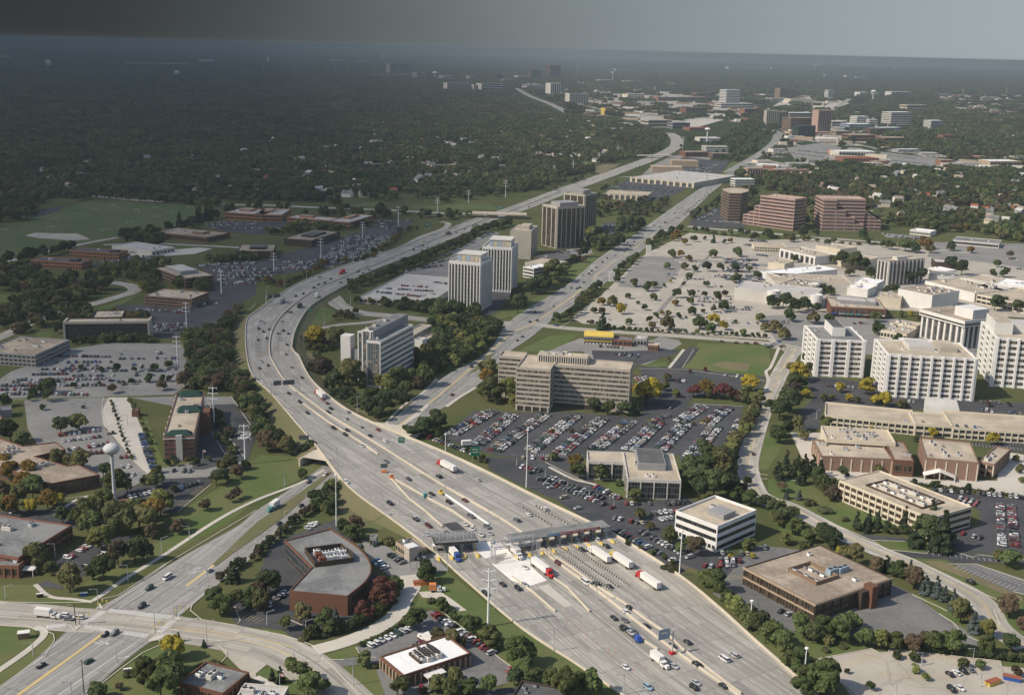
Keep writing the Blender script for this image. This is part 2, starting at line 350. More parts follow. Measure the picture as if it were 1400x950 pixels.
for s, m in (("B2 20,560 190,570 330,540 370,630 230,700 0,800 A3 1270,-10 1100,90 880,210 640,370 500,440 380,400 480,330 600,260 720,220 900,80 1000,20 A2 960,880 1150,760 1250,700", 'lawn'),
             ("A3 -100,360 180,350 270,410 490,445 400,460 -100,440", 'lawn'), ("A3 -200,575 0,570 180,590 205,640 0,790 -200,900", 'lawn'), ("A3 235,595 295,640 240,740 0,890 -100,900 0,830 200,660", 'lawn'),
             ("A3 400,1000 470,950 640,810 760,720 860,680 1000,665 1180,680 1225,720 1180,790 960,870 970,1000", 'lawn'),
             ("B3 425,800 620,775 720,860 700,1000 570,1000", 'lawn'), ("B3 355,740 530,680 560,730 480,755 365,757", 'lawn'), ("B3 0,830 60,800 200,770 330,800 420,950 80,960", 'lawn'), ("B3 30,585 150,580 195,610 170,625 60,605", 'lawn'),
             ("B3 840,300 1030,278 1385,560 C3 300,760 590,952 590,1000 -100,1000 B3 1385,800 1200,640 1050,540 1000,480 860,470 880,420", 'lawn'),
             ("B2 480,740 560,790 740,930 B3 700,40 600,100 500,60 420,0 B2 420,800 430,755", 'rough_grass'), ("B3 620,100 760,120 850,200 820,215 700,150", 'lawn'),
             ("C2 500,725 610,700 640,785 590,800", 'lawn'), ("C2 780,800 960,800 960,825 800,825", 'lawn'), ("C2 920,95 985,-10 C1 1010,905 1385,920 C2 1400,60 1375,135", 'lawn'), ("C2 705,75 840,55 840,80 760,90", 'lawn'),
             ("D2 0,690 150,690 390,800 440,835 800,960 310,960 150,850 0,765", 'lawn'), ("D2 -120,420 30,430 110,460 0,640 -60,640 -80,560", 'lawn'), ("D3 565,115 740,118 900,180 870,183 645,163", 'lawn'), ("D3 780,208 960,215 1100,300 1385,440 1385,500 1280,450 1000,330", 'lawn'),
             ("D3 780,390 950,470 1000,510 1130,610 1140,650 1060,620 950,520 790,420", 'lawn'), ("D3 1225,490 1320,500 1400,560 1385,630 1300,610 1255,570", 'lawn'), ("D3 -60,560 130,600 560,690 270,750 400,880 490,1000 300,1000 -60,690", 'lawn'), ("D3 1265,765 1400,770 1400,800 1270,795", 'lawn'),
             ("D3 655,697 1050,680 1260,760 900,725", 'lawn'), ("D3 0,-40 130,-10 320,170 250,140 60,60", 'lawn'),
             ("C1 300,450 440,430 490,450 430,510 330,575 250,560", 'lawn'), ("C1 30,950 200,870 370,855 300,905 180,955", 'lawn'), ("C1 0,775 0,740 150,650 240,640 130,715", 'lawn'), ("B1 1250,790 1330,735 1400,735 1385,760", 'lawn'), ("B1 215,860 250,770 330,690 430,740 440,770 360,810 250,840", 'lawn'), ("B1 700,750 880,740 880,755 790,770", 'lawn'), ("B1 1000,765 1190,770 1200,785 1030,780", 'lawn'),
             ("C1 870,165 980,110 1110,20 1140,20 1000,110 900,165", 'lawn'), ("C1 960,290 1250,305 1385,320 1385,335 960,305", 'lawn'), ("C0 1120,950 1190,875 1240,880 1160,950", 'lawn'), ("C0 330,900 400,870 440,890 380,920", 'lawn'),
             ("A1 1240,900 1270,800 1385,680 1385,700 1335,760 1325,960 A2 1240,0 1320,0 B2 0,150 -60,100", 'rough_grass'), ("B2 0,170 90,250 340,540 200,560 60,350 0,300", 'rough_grass'), ("B2 240,0 300,130 420,245 640,380 690,400 600,330 420,180 330,60 300,0", 'rough_grass'),
             ("A1 680,560 760,590 760,640 620,720 520,720 640,680 740,640 720,600", 'lawn'), ("A1 0,640 100,640 90,690 0,720", 'lawn'), ("A1 190,850 280,840 270,880 200,880", 'lawn'), ("B1 480,155 700,140 700,165 500,170", 'lawn'), ("B1 800,170 1250,150 1320,185 1000,185", 'lawn'), ("A1 900,375 1100,390 1000,405 880,400", 'lawn'),
             ("A2 0,260 560,245 780,235 780,245 560,255 0,275", 'lawn'), ("A2 240,450 320,440 330,460 260,475", 'lawn'), ("A2 740,360 790,350 880,590 1050,600 1100,600 1080,640 870,630 800,540", 'lawn'), ("A2 1060,265 1110,260 1130,320 1090,325", 'lawn')):
    area('lawn' if m == 'lawn' else 'rough_grass', s, m)
area('dry_patch', "C2 1070,70 1160,55 1290,65 1270,110 1130,90", 'dry_earth'); area('mulch_bed', "D3 850,220 940,225 1100,290 1380,420 1380,445 1080,320 880,245", 'dry_earth')
area('earth_bank', "C0 460,900 520,885 590,880 560,905 480,940 440,950", 'dry_earth'); area('dirt_track', "B3 880,390 990,385 1060,430 1140,490 1100,495 1010,430 900,420", 'concrete_walk')
# ---- parking lots
for nm, s, m in (('parking_lot', "C2 -40,330 330,330 700,360 760,390 980,280 1250,295 1230,400 1160,520 1130,600 920,605 900,560 690,555 400,550 400,580 160,590 -100,560 B2 1000,470 1120,370 1180,320", 'asphalt_lot'),
                 ('parking_lot', "C2 -150,570 380,590 430,700 650,820 930,790 990,810 1000,840 890,850 890,940 C3 960,110 1100,180 1400,200 1400,330 1160,330 1060,290 960,260 900,300 740,170 560,85 C2 430,930 250,810 0,700 -120,640", 'asphalt_lot'),
                 ('parking_lot', "C1 440,945 600,950 900,940 C2 900,10 700,70 620,110 450,70 430,0", 'asphalt_lot'), ('parking_lot', "C2 700,100 940,100 1370,165 1320,215 980,250 690,250", 'asphalt_lot'),
                 ('parking_lot', "C2 730,250 980,235 950,290 800,375 690,360", 'asphalt_lot'),
                 ('parking_lot', "C1 -10,895 0,880", 'asphalt_lot'),
                 ('mall_lot', "C1 320,770 480,650 700,440 770,400 960,310 1385,350 D1 260,340 820,400 1385,400 1385,520 1100,530 600,640 300,760 0,800 100,960 C1 1385,890 850,850 380,800", 'pale_lot'),
                 ('mall_lot', "D1 -50,760 300,745 600,760 860,800 1400,830 D2 1400,30 1100,30 560,20 120,20 D1 100,960 50,900", 'grey_lot'),
                 ('drive_lane', "C1 690,440 760,435 960,450 1385,480 1385,495 960,465 690,452", 'grey_lot'), ('drive_lane', "C1 770,750 940,560 1060,430 1080,430 960,560 800,750", 'grey_lot'),
                 ('old_lot', "C1 700,445 880,455 930,490 800,620 640,605 570,600 640,510", 'grey_lot'),
                 ('parking_lot', "D2 190,130 640,180 1110,270 1385,280 1385,330 1300,350 900,320 300,290 280,420 190,430 130,370 250,250", 'asphalt_lot'), ('parking_lot', "D2 760,470 1210,500 1385,490 1385,545 1230,540 1210,520 850,490", 'asphalt_lot'),
                 ('plaza', "D2 120,440 300,440 300,620 560,640 850,690 1240,700 1260,550 1330,550 1385,560 1385,780 1000,750 740,700 300,690 180,570", 'concrete_walk'),
                 ('parking_lot', "D2 870,745 1385,800 D3 1400,190 1260,190 1000,165 1000,120 940,100 1000,40 D2 1145,950 1145,860 1000,800", 'asphalt_lot'), ('parking_lot', "D3 460,75 570,85 740,100 860,175 1000,168 1250,195 1400,220 1400,235 1000,235 960,215 780,205 650,165 900,180 740,117 560,110", 'asphalt_lot'),
                 ('parking_lot', "D3 985,235 1130,240 1400,325 1400,410 1320,390", 'old_asphalt'),
                 ('parking_lot', "D3 -300,400 -150,220 -60,140 60,150 300,180 780,400 930,510 1060,590 1130,650 1135,690 1040,660 1000,620 700,650 130,600 -60,570", 'old_asphalt'),
                 ('pale_lot', "D3 275,752 560,697 600,718 652,716 655,697 1260,765 1265,795 1400,805 1400,1000 490,1000 385,870", 'pale_lot'),
                 ('parking_lot', "B3 570,110 640,140 700,140 820,215 960,180 1040,275 850,300 740,310 640,250 590,170", 'grey_lot'),
                 ('parking_lot', "B3 540,690 760,580 880,560 880,510 950,490 1060,570 1300,740 1400,800 1400,870 1300,900 900,930 880,960 700,950 640,780", 'old_asphalt'), ('drive_lane', "B3 375,765 560,740 660,745 700,790 620,775 420,800", 'old_asphalt'),
                 ('parking_lot', "A3 1385,330 B3 80,130 160,115 240,300 190,390 180,520 350,580 270,640 200,640 150,600 0,580 A3 1290,580 1240,510 1260,470 1230,440", 'asphalt_lot'),
                 ('parking_lot', "B3 100,120 430,0 540,140 700,380 600,560 400,620 150,500", 'asphalt_lot'),
                 ('driveway', "A3 1180,690 1385,690 B3 0,725 80,765 0,830 A3 1385,870 1320,825 1290,800", 'pale_lot'), ('parking_lot', "C3 -250,930 170,890 350,1000 -250,1000", 'asphalt_lot'),
                 ('parking_lot', "A3 300,220 520,90 760,90 640,210 480,290 430,310 330,290", 'asphalt_lot'), ('driveway', "A3 190,350 260,330 350,365 330,378 240,365 200,372", 'asphalt_lot'),
                 ('parking_lot', "A2 330,840 700,740 870,690 1120,670 1150,700 960,870 760,890 500,960 300,900", 'asphalt_lot'), ('parking_lot', "A2 0,870 380,840 600,950 0,960", 'asphalt_lot'),
                 ('parking_lot', "A2 130,265 590,250 560,340 570,420 720,590 820,680 700,740 560,730 350,560 200,500 150,420", 'grey_lot'), ('parking_lot', "A2 590,250 690,250 770,420 830,640 820,680 730,600 560,400 550,320", 'concrete_walk'),
                 ('parking_lot', "A2 700,250 940,245 1250,245 1290,290 1365,420 1330,600 1200,650 1120,680 870,690 830,640 1050,600 1060,460 950,300", 'grey_lot'), ('parking_lot', "A2 1120,290 1280,285 1400,420 1340,590 1220,610 1100,640 1040,640 1050,450 1020,330", 'asphalt_lot'),
                 ('overflow_lot', "A1 330,945 600,905 1005,910 A2 1010,130 1020,180 940,235 560,245 0,255 -60,190 60,110 260,40 330,0", 'grey_lot'),
                 ('parking_lot', "A1 620,700 1100,700 1240,700 1330,690 1180,850 1000,880 780,880 800,770 640,760", 'asphalt_lot'), ('parking_lot', "A1 1100,480 1400,460 B1 480,330 720,240 860,245 780,300 640,380 470,480 100,540 0,580 A1 1385,640 1290,700 1110,690 1160,560 1050,480", 'asphalt_lot'),
                 ('parking_lot', "A1 500,480 700,430 830,430 860,470 600,500 520,520", 'asphalt_lot'), ('yard', "A1 700,420 1080,390 1150,395 1050,425 720,445", 'concrete_walk'), ('parking_lot', "A1 1100,270 1215,245 1385,255 B1 170,240 200,290 0,320 A1 1200,300", 'asphalt_lot'),
                 ('parking_lot', "B1 800,520 1050,440 1090,400 1260,300 1320,310 1230,380 1050,560 800,545", 'grey_lot'), ('parking_lot', "C1 500,90 540,60 660,15 970,50 870,110 760,140 760,100", 'asphalt_lot'), ('parking_lot', "C1 960,250 1080,180 1150,170 1150,240 1260,260 1260,285 960,285", 'asphalt_lot'),
                 ('parking_lot', "C1 490,260 600,240 700,290 560,310 480,330", 'asphalt_lot'), ('parking_lot', "B1 1290,600 1385,600 1385,640 1240,790 1200,785", 'asphalt_lot'), ('parking_lot', "C1 180,420 290,400 420,390 440,420 300,460 200,470", 'grey_lot'),
                 ('parking_lot', "C0 780,930 930,850 1100,870 1180,870 1120,950 860,950", 'asphalt_lot'), ('parking_lot', "D0 100,800 300,770 400,800 330,880 150,870", 'grey_lot'), ('parking_lot', "D0 600,820 760,840 960,860 940,920 700,910", 'grey_lot'),
                 ('retail_ground', "C0 280,510 420,440 560,440 720,460 900,500 1100,530 1140,590 1050,640 860,650 700,640 500,600 330,560", 'pale_lot'),
                 ('parking_lot', "D1 610,310 830,330 830,345 640,335", 'grey_lot'), ('parking_lot', "C1 100,930 190,950 C2 60,40 -60,80 B2 1300,0", 'grey_lot') if 0 else ('parking_lot', "D1 900,360 1385,370 1385,500 1180,470 860,440", 'grey_lot')):
    if len(pts(s)) > 2: area(nm, s, m, nm != 'retail_ground')
# ---- the tollway: carried on a bank over the lower road, then down to the toll plaza
def ztoll(py): return float(np.interp(py, [150, 300, 330, 400, 470, 600, 632, 712, 2000], [.3, .3, 1.5, 3.0, 5, 5.6, 5.6, .3, .3]))
TM = "C0 850,720 885,745 890,785 840,822 720,872 560,930 C1 510,0 300,75 30,178 B1 1260,232 1170,268 940,358 720,450 520,532 330,615 190,710 110,795 78,870 73,960 B2 95,65 160,165 270,255 400,350 560,445 760,570 1000,720 B3 1385,35 C3 220,215 470,395 720,590 900,725 1250,970 1400,1090"
TL = "B1 1240,222 1160,240 1000,305 880,350 720,410 640,430 400,515 280,560 200,600 100,660 0,740 A1 1345,740 1330,800 1325,900 B2 -30,120 60,210 100,255 280,465 340,535 490,745 700,910 B3 960,180 C3 0,555 300,755 590,950 900,1160"
TR = "B1 1280,255 1100,330 900,415 620,520 500,590 370,660 290,715 220,830 195,950 B2 220,0 290,140 400,250 540,345 800,460 1200,620 C2 0,710 430,930 C3 560,85 900,300 1100,460 1385,715 D3 260,950 400,1090"
toll = road('tollway', 'freeway_concrete', TM, TL, TR, 17, ztoll, 8)
TMn = np.array([(p.x, p.y) for p in toll.M])
def deckz(x, y, pad=2):
    i = int(np.argmin((TMn[:, 0] - x) ** 2 + (TMn[:, 1] - y) ** 2)); n = toll.N[i]; lat = (x - TMn[i, 0]) * n.x + (y - TMn[i, 1]) * n.y
    al = (x - TMn[i, 0]) * n.y - (y - TMn[i, 1]) * n.x
    return toll.M[i].z if -toll.WR[i] - pad < lat < toll.WL[i] + pad and abs(al) < 40 else 0.0
def gz(px, py):
    z = 5.6 if 380 < py < 700 else .3
    P = g(px, py, z); z2 = deckz(P.x, P.y)
    for _ in range(3): P = g(px, py, z2); z2 = deckz(P.x, P.y) or (0 if z2 == 0 else z2)
    if z2 == 0: P = g(px, py, 0)
    return P
i0 = next(i for i, p in enumerate(toll.M) if proj(p)[1] > 290 and p.y < 2600 and i > 40)
lanes(toll, toll.S[0], toll.S[-1])
low = road('lower_road', 'road_asphalt', "B2 430,625 150,858 A3 1385,55 1150,252 800,505 560,665 100,965 -200,1170", "B2 380,625 0,860 A3 1300,30 1000,190 720,370 590,450 300,640 270,690 150,790 0,900 -300,1090", "B2 480,690 400,740 200,940 A3 1385,190 1200,330 1070,440 940,545 850,640 700,740 470,950 200,1160", 18)
diag = road('diagonal_road', 'road_asphalt', "B2 720,440 930,285 1060,180 1160,95 1240,30 C1 0,850 130,790 400,600 480,520 650,400 900,220 1170,0 C0 1200,920 1385,790 D0 40,740 60,725 20,705 -40,700", "B2 680,420 1000,150 1260,0 C1 0,775 300,590 500,420 620,350 900,150 1130,0 C0 1160,950 1385,780 D0 30,735", "B2 780,450 1190,190 1290,90 C1 -30,960 100,880 240,760 520,570 720,390 940,240 1030,130 1200,0 C0 1260,920 1400,800 D0 90,745", 14)
under = road('under_road', 'road_asphalt', "B2 430,625 720,440", w=36)
lanes(low, 12, 150, inner=2.5); lanes(low, 150, low.S[-1], inner=.6)
lanes(diag, 0, diag.S[-1] * .8, inner=.6)
stripe(YELLOW, low, 95, 165, 0, 1.4, .02); stripe(YELLOW, diag, 0, 500, 0, 1.2, .02); stripe(YELLOW, diag, 560, 900, 0, .8, .02)
cross = road('cross_street', 'road_concrete', "A3 -300,470 0,505 200,520 400,540 640,550 860,575 1000,598 1150,620 1385,668 B3 110,700 250,775 350,850 450,940 520,1010", w=21)
spring = road('side_road', 'road_concrete', "C1 1385,925 D2 140,-20 110,40 60,130 10,240 C2 1350,340 1300,500 1275,620 1310,740 1370,810 D2 90,830 D3 250,0 410,85 600,170 760,235 920,310 1080,390 1170,460 1225,560 1300,630 1400,690", w=13)
mallst = road('mall_street', 'road_concrete', "C1 120,805 300,826 600,848 900,868 1385,908 D1 60,930 D2 130,-30", w=13)
lanes(spring, 0, 900, inner=.3, edge=.8, centre=True); lanes(mallst, inner=.3, edge=.8, centre=True)
stripe(YELLOW, cross, 110, cross.S[-1], 0, .5, .02)
drv = road('driveway', 'concrete_walk', "B3 320,705 480,660 650,590 760,510 800,430 845,360 820,300", w=8)
for nm, s, wd, m in (('loop_ramp', "B1 390,640 420,665 450,700 540,738 700,757 850,772 1000,788 1250,800 1385,800", 17, 'road_concrete'), ('slip_ramp', "B1 200,965 225,890 330,832 450,808 600,795 720,772", 8, 'road_concrete'), ('frontage_road', "A1 1200,160 B1 40,160 300,172 700,187 1000,203 1200,208 1385,212 C1 60,205", 16, 'road_concrete'),
                     ('slip_ramp', "B1 1000,250 1040,260 1010,290 900,330 780,390 640,425", 9, 'road_concrete'),
                     ('winding_road', "A1 -150,930 0,875 180,790 350,735 520,690 640,655 725,625 700,595 570,572", 13, 'road_concrete'), ('park_road', "A1 -100,510 0,480 140,440 380,385 500,360 640,335", 10, 'road_concrete'), ('park_road', "A1 560,375 800,368 1100,380 1300,390", 9, 'road_concrete'), ('creek_road', "A1 340,105 500,112 700,130 880,142", 14, 'road_concrete'),
                     ('mall_access', "C1 950,275 1100,290 1250,300 D1 0,312 200,330 600,362 900,400 1100,420", 14, 'road_concrete'), ('far_tollway', "C0 300,610 200,560 100,522 30,483 -10,474", 34, 'freeway_concrete'), ('far_road', "C0 260,505 330,470 420,440", 26, 'road_concrete'), ('far_road', "D0 340,605 440,535", 26, 'road_concrete'), ('far_road', "C0 560,655 640,670 740,705 790,722", 16, 'road_concrete'),
                     ('residential_street', "A0 -20,900 400,862 800,872 1385,832", 9, 'road_concrete'), ('residential_street', "A0 300,700 700,775 1385,758 B0 500,742", 9, 'road_concrete'), ('residential_street', "B0 200,930 700,885 1200,902", 9, 'road_concrete'), ('residential_street', "B0 900,700 1100,820 1000,950", 9, 'road_concrete'), ('residential_street', "D1 700,15 900,120 1385,150", 9, 'road_concrete'), ('residential_street', "A0 900,600 1385,640 B0 600,620 1100,560", 10, 'road_concrete'), ('field_road', "D0 520,790 640,815 740,830", 14, 'road_concrete'), ('lot_lane', "C2 840,100 920,60 985,-20", 9, 'black_asphalt'), ('lot_lane', "C2 690,92 940,100 1370,150", 8, 'black_asphalt'), ('footpath', "D2 60,-20 15,85 -10,110 C2 1385,170 1340,260", 2.5, 'concrete_walk'),
                     ('footpath', "B2 370,640 240,712 0,805 A3 1180,0 880,195 690,310 560,400 500,440", 2.4, 'concrete_walk'), ('footpath', "A3 190,350 270,415 400,430 500,445", 2.2, 'concrete_walk'), ('footpath', "A3 -100,880 0,810 130,720 225,640 235,600 190,580", 3, 'concrete_walk'), ('footpath', "A2 300,890 400,810 540,765", 2.2, 'concrete_walk'), ('footpath', "C2 200,625 330,690 430,715 470,730", 2.5, 'concrete_walk'), ('footpath', "C2 930,-10 850,90", 2.5, 'concrete_walk'),
                     ('footpath', "B2 690,405 790,300 900,225 980,150", 2, 'concrete_walk'), ('footpath', "B2 1030,300 1100,250 1190,195", 2.5, 'concrete_walk'), ('footpath', "B3 0,850 80,890 150,950", 3, 'concrete_walk')):
    r_ = road(nm, m, s, w=wd)
    if wd in (14, 16) and m == 'road_concrete': stripe(WHITE, r_, 0, r_.S[-1], 0, .3, .012)
# crossings and turn arrows at the junction
def zebra(s, n, wd=.7):
    a, c = gp(s, LZ[0] + .02)
    d = (c - a).normalized(); nrm = Vector((-d.y, d.x, 0))
    for k in range(n):
        p = lerp(a, c, (k + .5) / n); WHITE.face([p - d * wd / 2 - nrm * 1.6, p + d * wd / 2 - nrm * 1.6, p + d * wd / 2 + nrm * 1.6, p - d * wd / 2 + nrm * 1.6])
for s, n in (("A3 590,490 930,528", 26), ("A3 460,580 800,628", 26), ("A3 450,568 560,495", 12), ("A3 860,610 940,545", 10), ("A3 250,580 360,568", 9)): zebra(s, n)
def line(mb, s, wd=.3):
    P = gp(s, LZ[0] + .024)
    for a, c in zip(P, P[1:]):
        d = (c - a).normalized(); n = Vector((-d.y, d.x, 0)) * wd / 2; mb.face([a - n, c - n, c + n, a + n])
for s in ("A3 430,570 790,636", "A3 580,482 940,520", "A3 530,480 640,420 760,340 900,240", "A3 640,480 800,380 960,290", "A3 150,945 600,640", "A3 320,945 740,660", "A3 1000,630 1200,655", "A3 370,565 405,600", "A3 850,645 880,670", "A3 990,545 1085,530", "A3 0,495 190,510"): line(WHITE, s, .35)
def arrow(s):
    a, c = gp(s, LZ[0] + .024); d = (c - a).normalized(); n = Vector((-d.y, d.x, 0))
    WHITE.face([a - n * .2, c - n * .2, c + n * .2, a + n * .2][::-1]); WHITE.face([c - n * .8, c + d * 1.6, c + n * .8])
for s in ("A3 1045,270 1075,262", "A3 1020,290 1050,282", "A3 1070,282 1100,274", "A3 540,655 575,668", "A3 505,660 545,672", "A3 830,460 800,455", "A3 640,750 680,742", "B2 1160,130 1180,110", "B2 990,245 1010,232"): arrow(s)
line(YELLOW, "A3 575,603 330,780 100,945 -60,1060", 1.5)
line(YELLOW, "A3 920,580 1385,630 B3 0,640 200,690", .5)
# stall lines on the lots one can see empty
def stalls(s0, s1, n, L, mb, skew=0):
    a, c = gp(s0, LZ[0] + .02)[0], gp(s1, LZ[0] + .02)[0]; d = (c - a).normalized(); nn = Vector((-d.y, d.x, 0))
    for k in range(n + 1):
        p = lerp(a, c, k / n); q = p + nn * L; e = d * .09; mb.face([p - e, p + e, q + e, q - e])
for x in (("D3 700,735", "D3 1240,790", 20, 5, YELLOW), ("D3 300,800", "D3 560,715", 18, -5, YELLOW), ("D3 620,850", "D3 1000,880", 14, 5, YELLOW), ("D3 1010,265", "D3 1330,385", 14, 5, WHITE), ("D3 1130,240", "D3 1385,340", 14, -5, WHITE), ("D3 890,175", "D3 1260,215", 12, -4, WHITE),
          ("C3 850,240", "C3 1000,300", 12, 5, YELLOW), ("C3 1180,330", "C3 1385,300", 12, 5, YELLOW), ("A3 1240,500", "A3 1380,560", 8, 5, YELLOW), ("A2 1000,830", "A2 1120,740", 10, 5, YELLOW), ("C2 730,165", "C2 900,110", 12, 5, YELLOW), ("C2 1040,180", "C2 1300,215", 14, -5, YELLOW), ("D2 900,480", "D2 1385,525", 26, -5, WHITE),
          ("A1 420,930", "A1 980,930", 30, -5, WHITE), ("A2 560,190", "A2 960,190", 24, 5, WHITE), ("A2 500,120", "A2 900,100", 22, 5, WHITE), ("C2 100,565", "C2 380,575", 20, 5, WHITE)): stalls(*x)
for i, (x0, x1, y) in enumerate(((420, 700, 790), (470, 740, 755), (500, 760, 715), (540, 780, 680), (590, 800, 640), (820, 1180, 770), (860, 1200, 735), (880, 1190, 700), (900, 1180, 660), (930, 1340, 620), (980, 1385, 580), (1020, 1380, 540), (1060, 1385, 500), (1080, 1330, 470), (800, 1000, 400), (840, 1100, 370), (1150, 1380, 800))):
    stalls(f"C1 {x0},{y}", f"C1 {x1},{y + 5}", 44, 5, WHITE); stalls(f"C1 {x0},{y}", f"C1 {x1},{y + 5}", 44, -5, WHITE)
    P = gp(f"C1 {x0 - 6},{y} {x0 + 14},{y} {x1 - 14},{y + 5} {x1 + 6},{y + 5}", LZ[0] + .02)
    for a, c in ((P[0], P[1]), (P[2], P[3])): kerb([a, c], 4, .14)
# painted bays of the patches laid on the tollway
def patch(nm, s, mt, dz=.02):
    P = [gz(p[0], p[1]) + Vector((0, 0, dz)) for p in pts(s)]; m = MB(); m.poly(P); o = setting(m.build(nm, mt))
    if o.data.polygons[0].normal.z < 0: o.data.flip_normals()
    i = int(np.argmin([(q - P[0]).length for q in toll.M])); d, n = perp(toll.M, i); u = o.data.uv_layers[0].data
    for l_ in o.data.loops: q = o.data.vertices[l_.vertex_index].co - toll.M[i]; u[l_.index].uv = (q.dot(n), q.dot(d))
patch('new_concrete', "F 648,740 688,741 699,749 699,754 725,764 725,773 748,793 723,801 699,793 676,774 654,755", 'new_concrete'); patch('new_concrete', "F 749,798 783,827 772,830 735,802", 'concrete_walk'); patch('asphalt_patch', "F 605,716 624,713 655,739 642,744", 'black_asphalt', .03)
patch('toll_apron', "F 845,733 926,786 978,826 915,829 855,790 800,760", 'road_concrete', .015)
# bank of the tollway, bridge sides and abutments
UM = [p for p in under.M]; udir = (UM[-1] - UM[0]).normalized(); unrm = Vector((-udir.y, udir.x, 0))
def in_gap(p): q = p - UM[0]; return abs(q.dot(unrm)) < 19 and -60 < q.dot(udir) < (UM[-1] - UM[0]).length + 60
bank, bridge = MB(), MB()
for sg, W in ((1, toll.WL), (-1, toll.WR)):
    for i in range(len(toll.M) - 1):
        e0 = toll.M[i] + toll.N[i] * sg * W[i]; e1 = toll.M[i + 1] + toll.N[i + 1] * sg * W[i + 1]
        K = 4
        for k in range(K):
            a = lerp(e0, e1, k / K); c = lerp(e0, e1, (k + 1) / K); n0 = lerp(toll.N[i], toll.N[i + 1], k / K) * sg; n1 = lerp(toll.N[i], toll.N[i + 1], (k + 1) / K) * sg
            if in_gap((a + c) / 2):
                bridge.face([a, c, c - Vector((0, 0, 1.3)), a - Vector((0, 0, 1.3))][::sg]); continue
            if max(a.z, c.z) < .5: continue
            f0 = a + n0 * a.z * 2.2; f1 = c + n1 * c.z * 2.2; f0.z = f1.z = -.05; bank.face([a, c, f1, f0][::-sg])
setting(bank.build('embankment', 'rough_grass'))
for sg in (1, -1):
    A = UM[0] + unrm * 19 * sg - udir * 8; C = UM[-1] + unrm * 19 * sg + udir * 8
    bridge.prism([(A.x, A.y), (C.x, C.y), (C.x + unrm.x * sg, C.y + unrm.y * sg), (A.x + unrm.x * sg, A.y + unrm.y * sg)], 0, 4.6)
P_ = [UM[0] + unrm * 19 - udir * 4, UM[-1] + unrm * 19 + udir * 4, UM[-1] - unrm * 19 + udir * 4, UM[0] - unrm * 19 - udir * 4]
bridge.poly([(p.x, p.y, 4.5) for p in P_])
mid = (UM[0] + UM[-1]) / 2
for k in (-14, -5, 5, 14):
    p = mid + udir * k * 1.3; bridge.prism([(p.x + a, p.y + c) for a, c in ((-.5, -.5), (.5, -.5), (.5, .5), (-.5, .5))], 0, 4.5)
tag(bridge.build('road_bridge', 'barrier_concrete'), 'concrete bridge carrying the tollway over the lower road', 'bridge')
# overpass deck of the frontage road
ov = MB(); P = spline(gp("B1 1150,200 1385,208 C1 80,210", 6.5), 6)
for i in range(len(P) - 1):
    d, n = perp(P, i); d2, n2 = perp(P, i + 1)
    for s_ in (1, -1):
        a, c = P[i] + n * 9 * s_, P[i + 1] + n2 * 9 * s_; up = Vector((0, 0, 1)); ov.face([a + up, c + up, c - up * 1.2, a - up * 1.2][::s_])
    ov.face([P[i] - n * 9, P[i + 1] - n2 * 9, P[i + 1] + n2 * 9, P[i] + n * 9])
for q in (3, 6, 9):
    p = P[min(q, len(P) - 1)]; ov.prism([(p.x + a, p.y + c) for a, c in ((-8, -.6), (8, -.6), (8, .6), (-8, .6))], 0, 6.2)
tag(ov.build('overpass', 'barrier_concrete'), 'long concrete overpass crossing the tollway beyond the towers', 'overpass')
fm = MB(); P = gp("C0 650,842 860,842", 6)
for a, c in zip(P, P[1:]):
    d = (c - a).normalized(); n = Vector((-d.y, d.x, 0)) * 7; fm.prism([(a - n).to_2d(), (c - n).to_2d(), (c + n).to_2d(), (a + n).to_2d()], 5, 7)
    for t in (.15, .5, .85):
        p = lerp(a, c, t); fm.prism([(p.x + u, p.y + v) for u, v in ((-1, -6), (1, -6), (1, 6), (-1, 6))], 0, 5)
tag(fm.build('overpass', 'barrier_concrete'), 'short concrete overpass at the distant bend of the tollway', 'overpass')
setting(WHITE.build('white_markings', 'white_paint')); setting(YELLOW.build('yellow_markings', 'yellow_paint'))
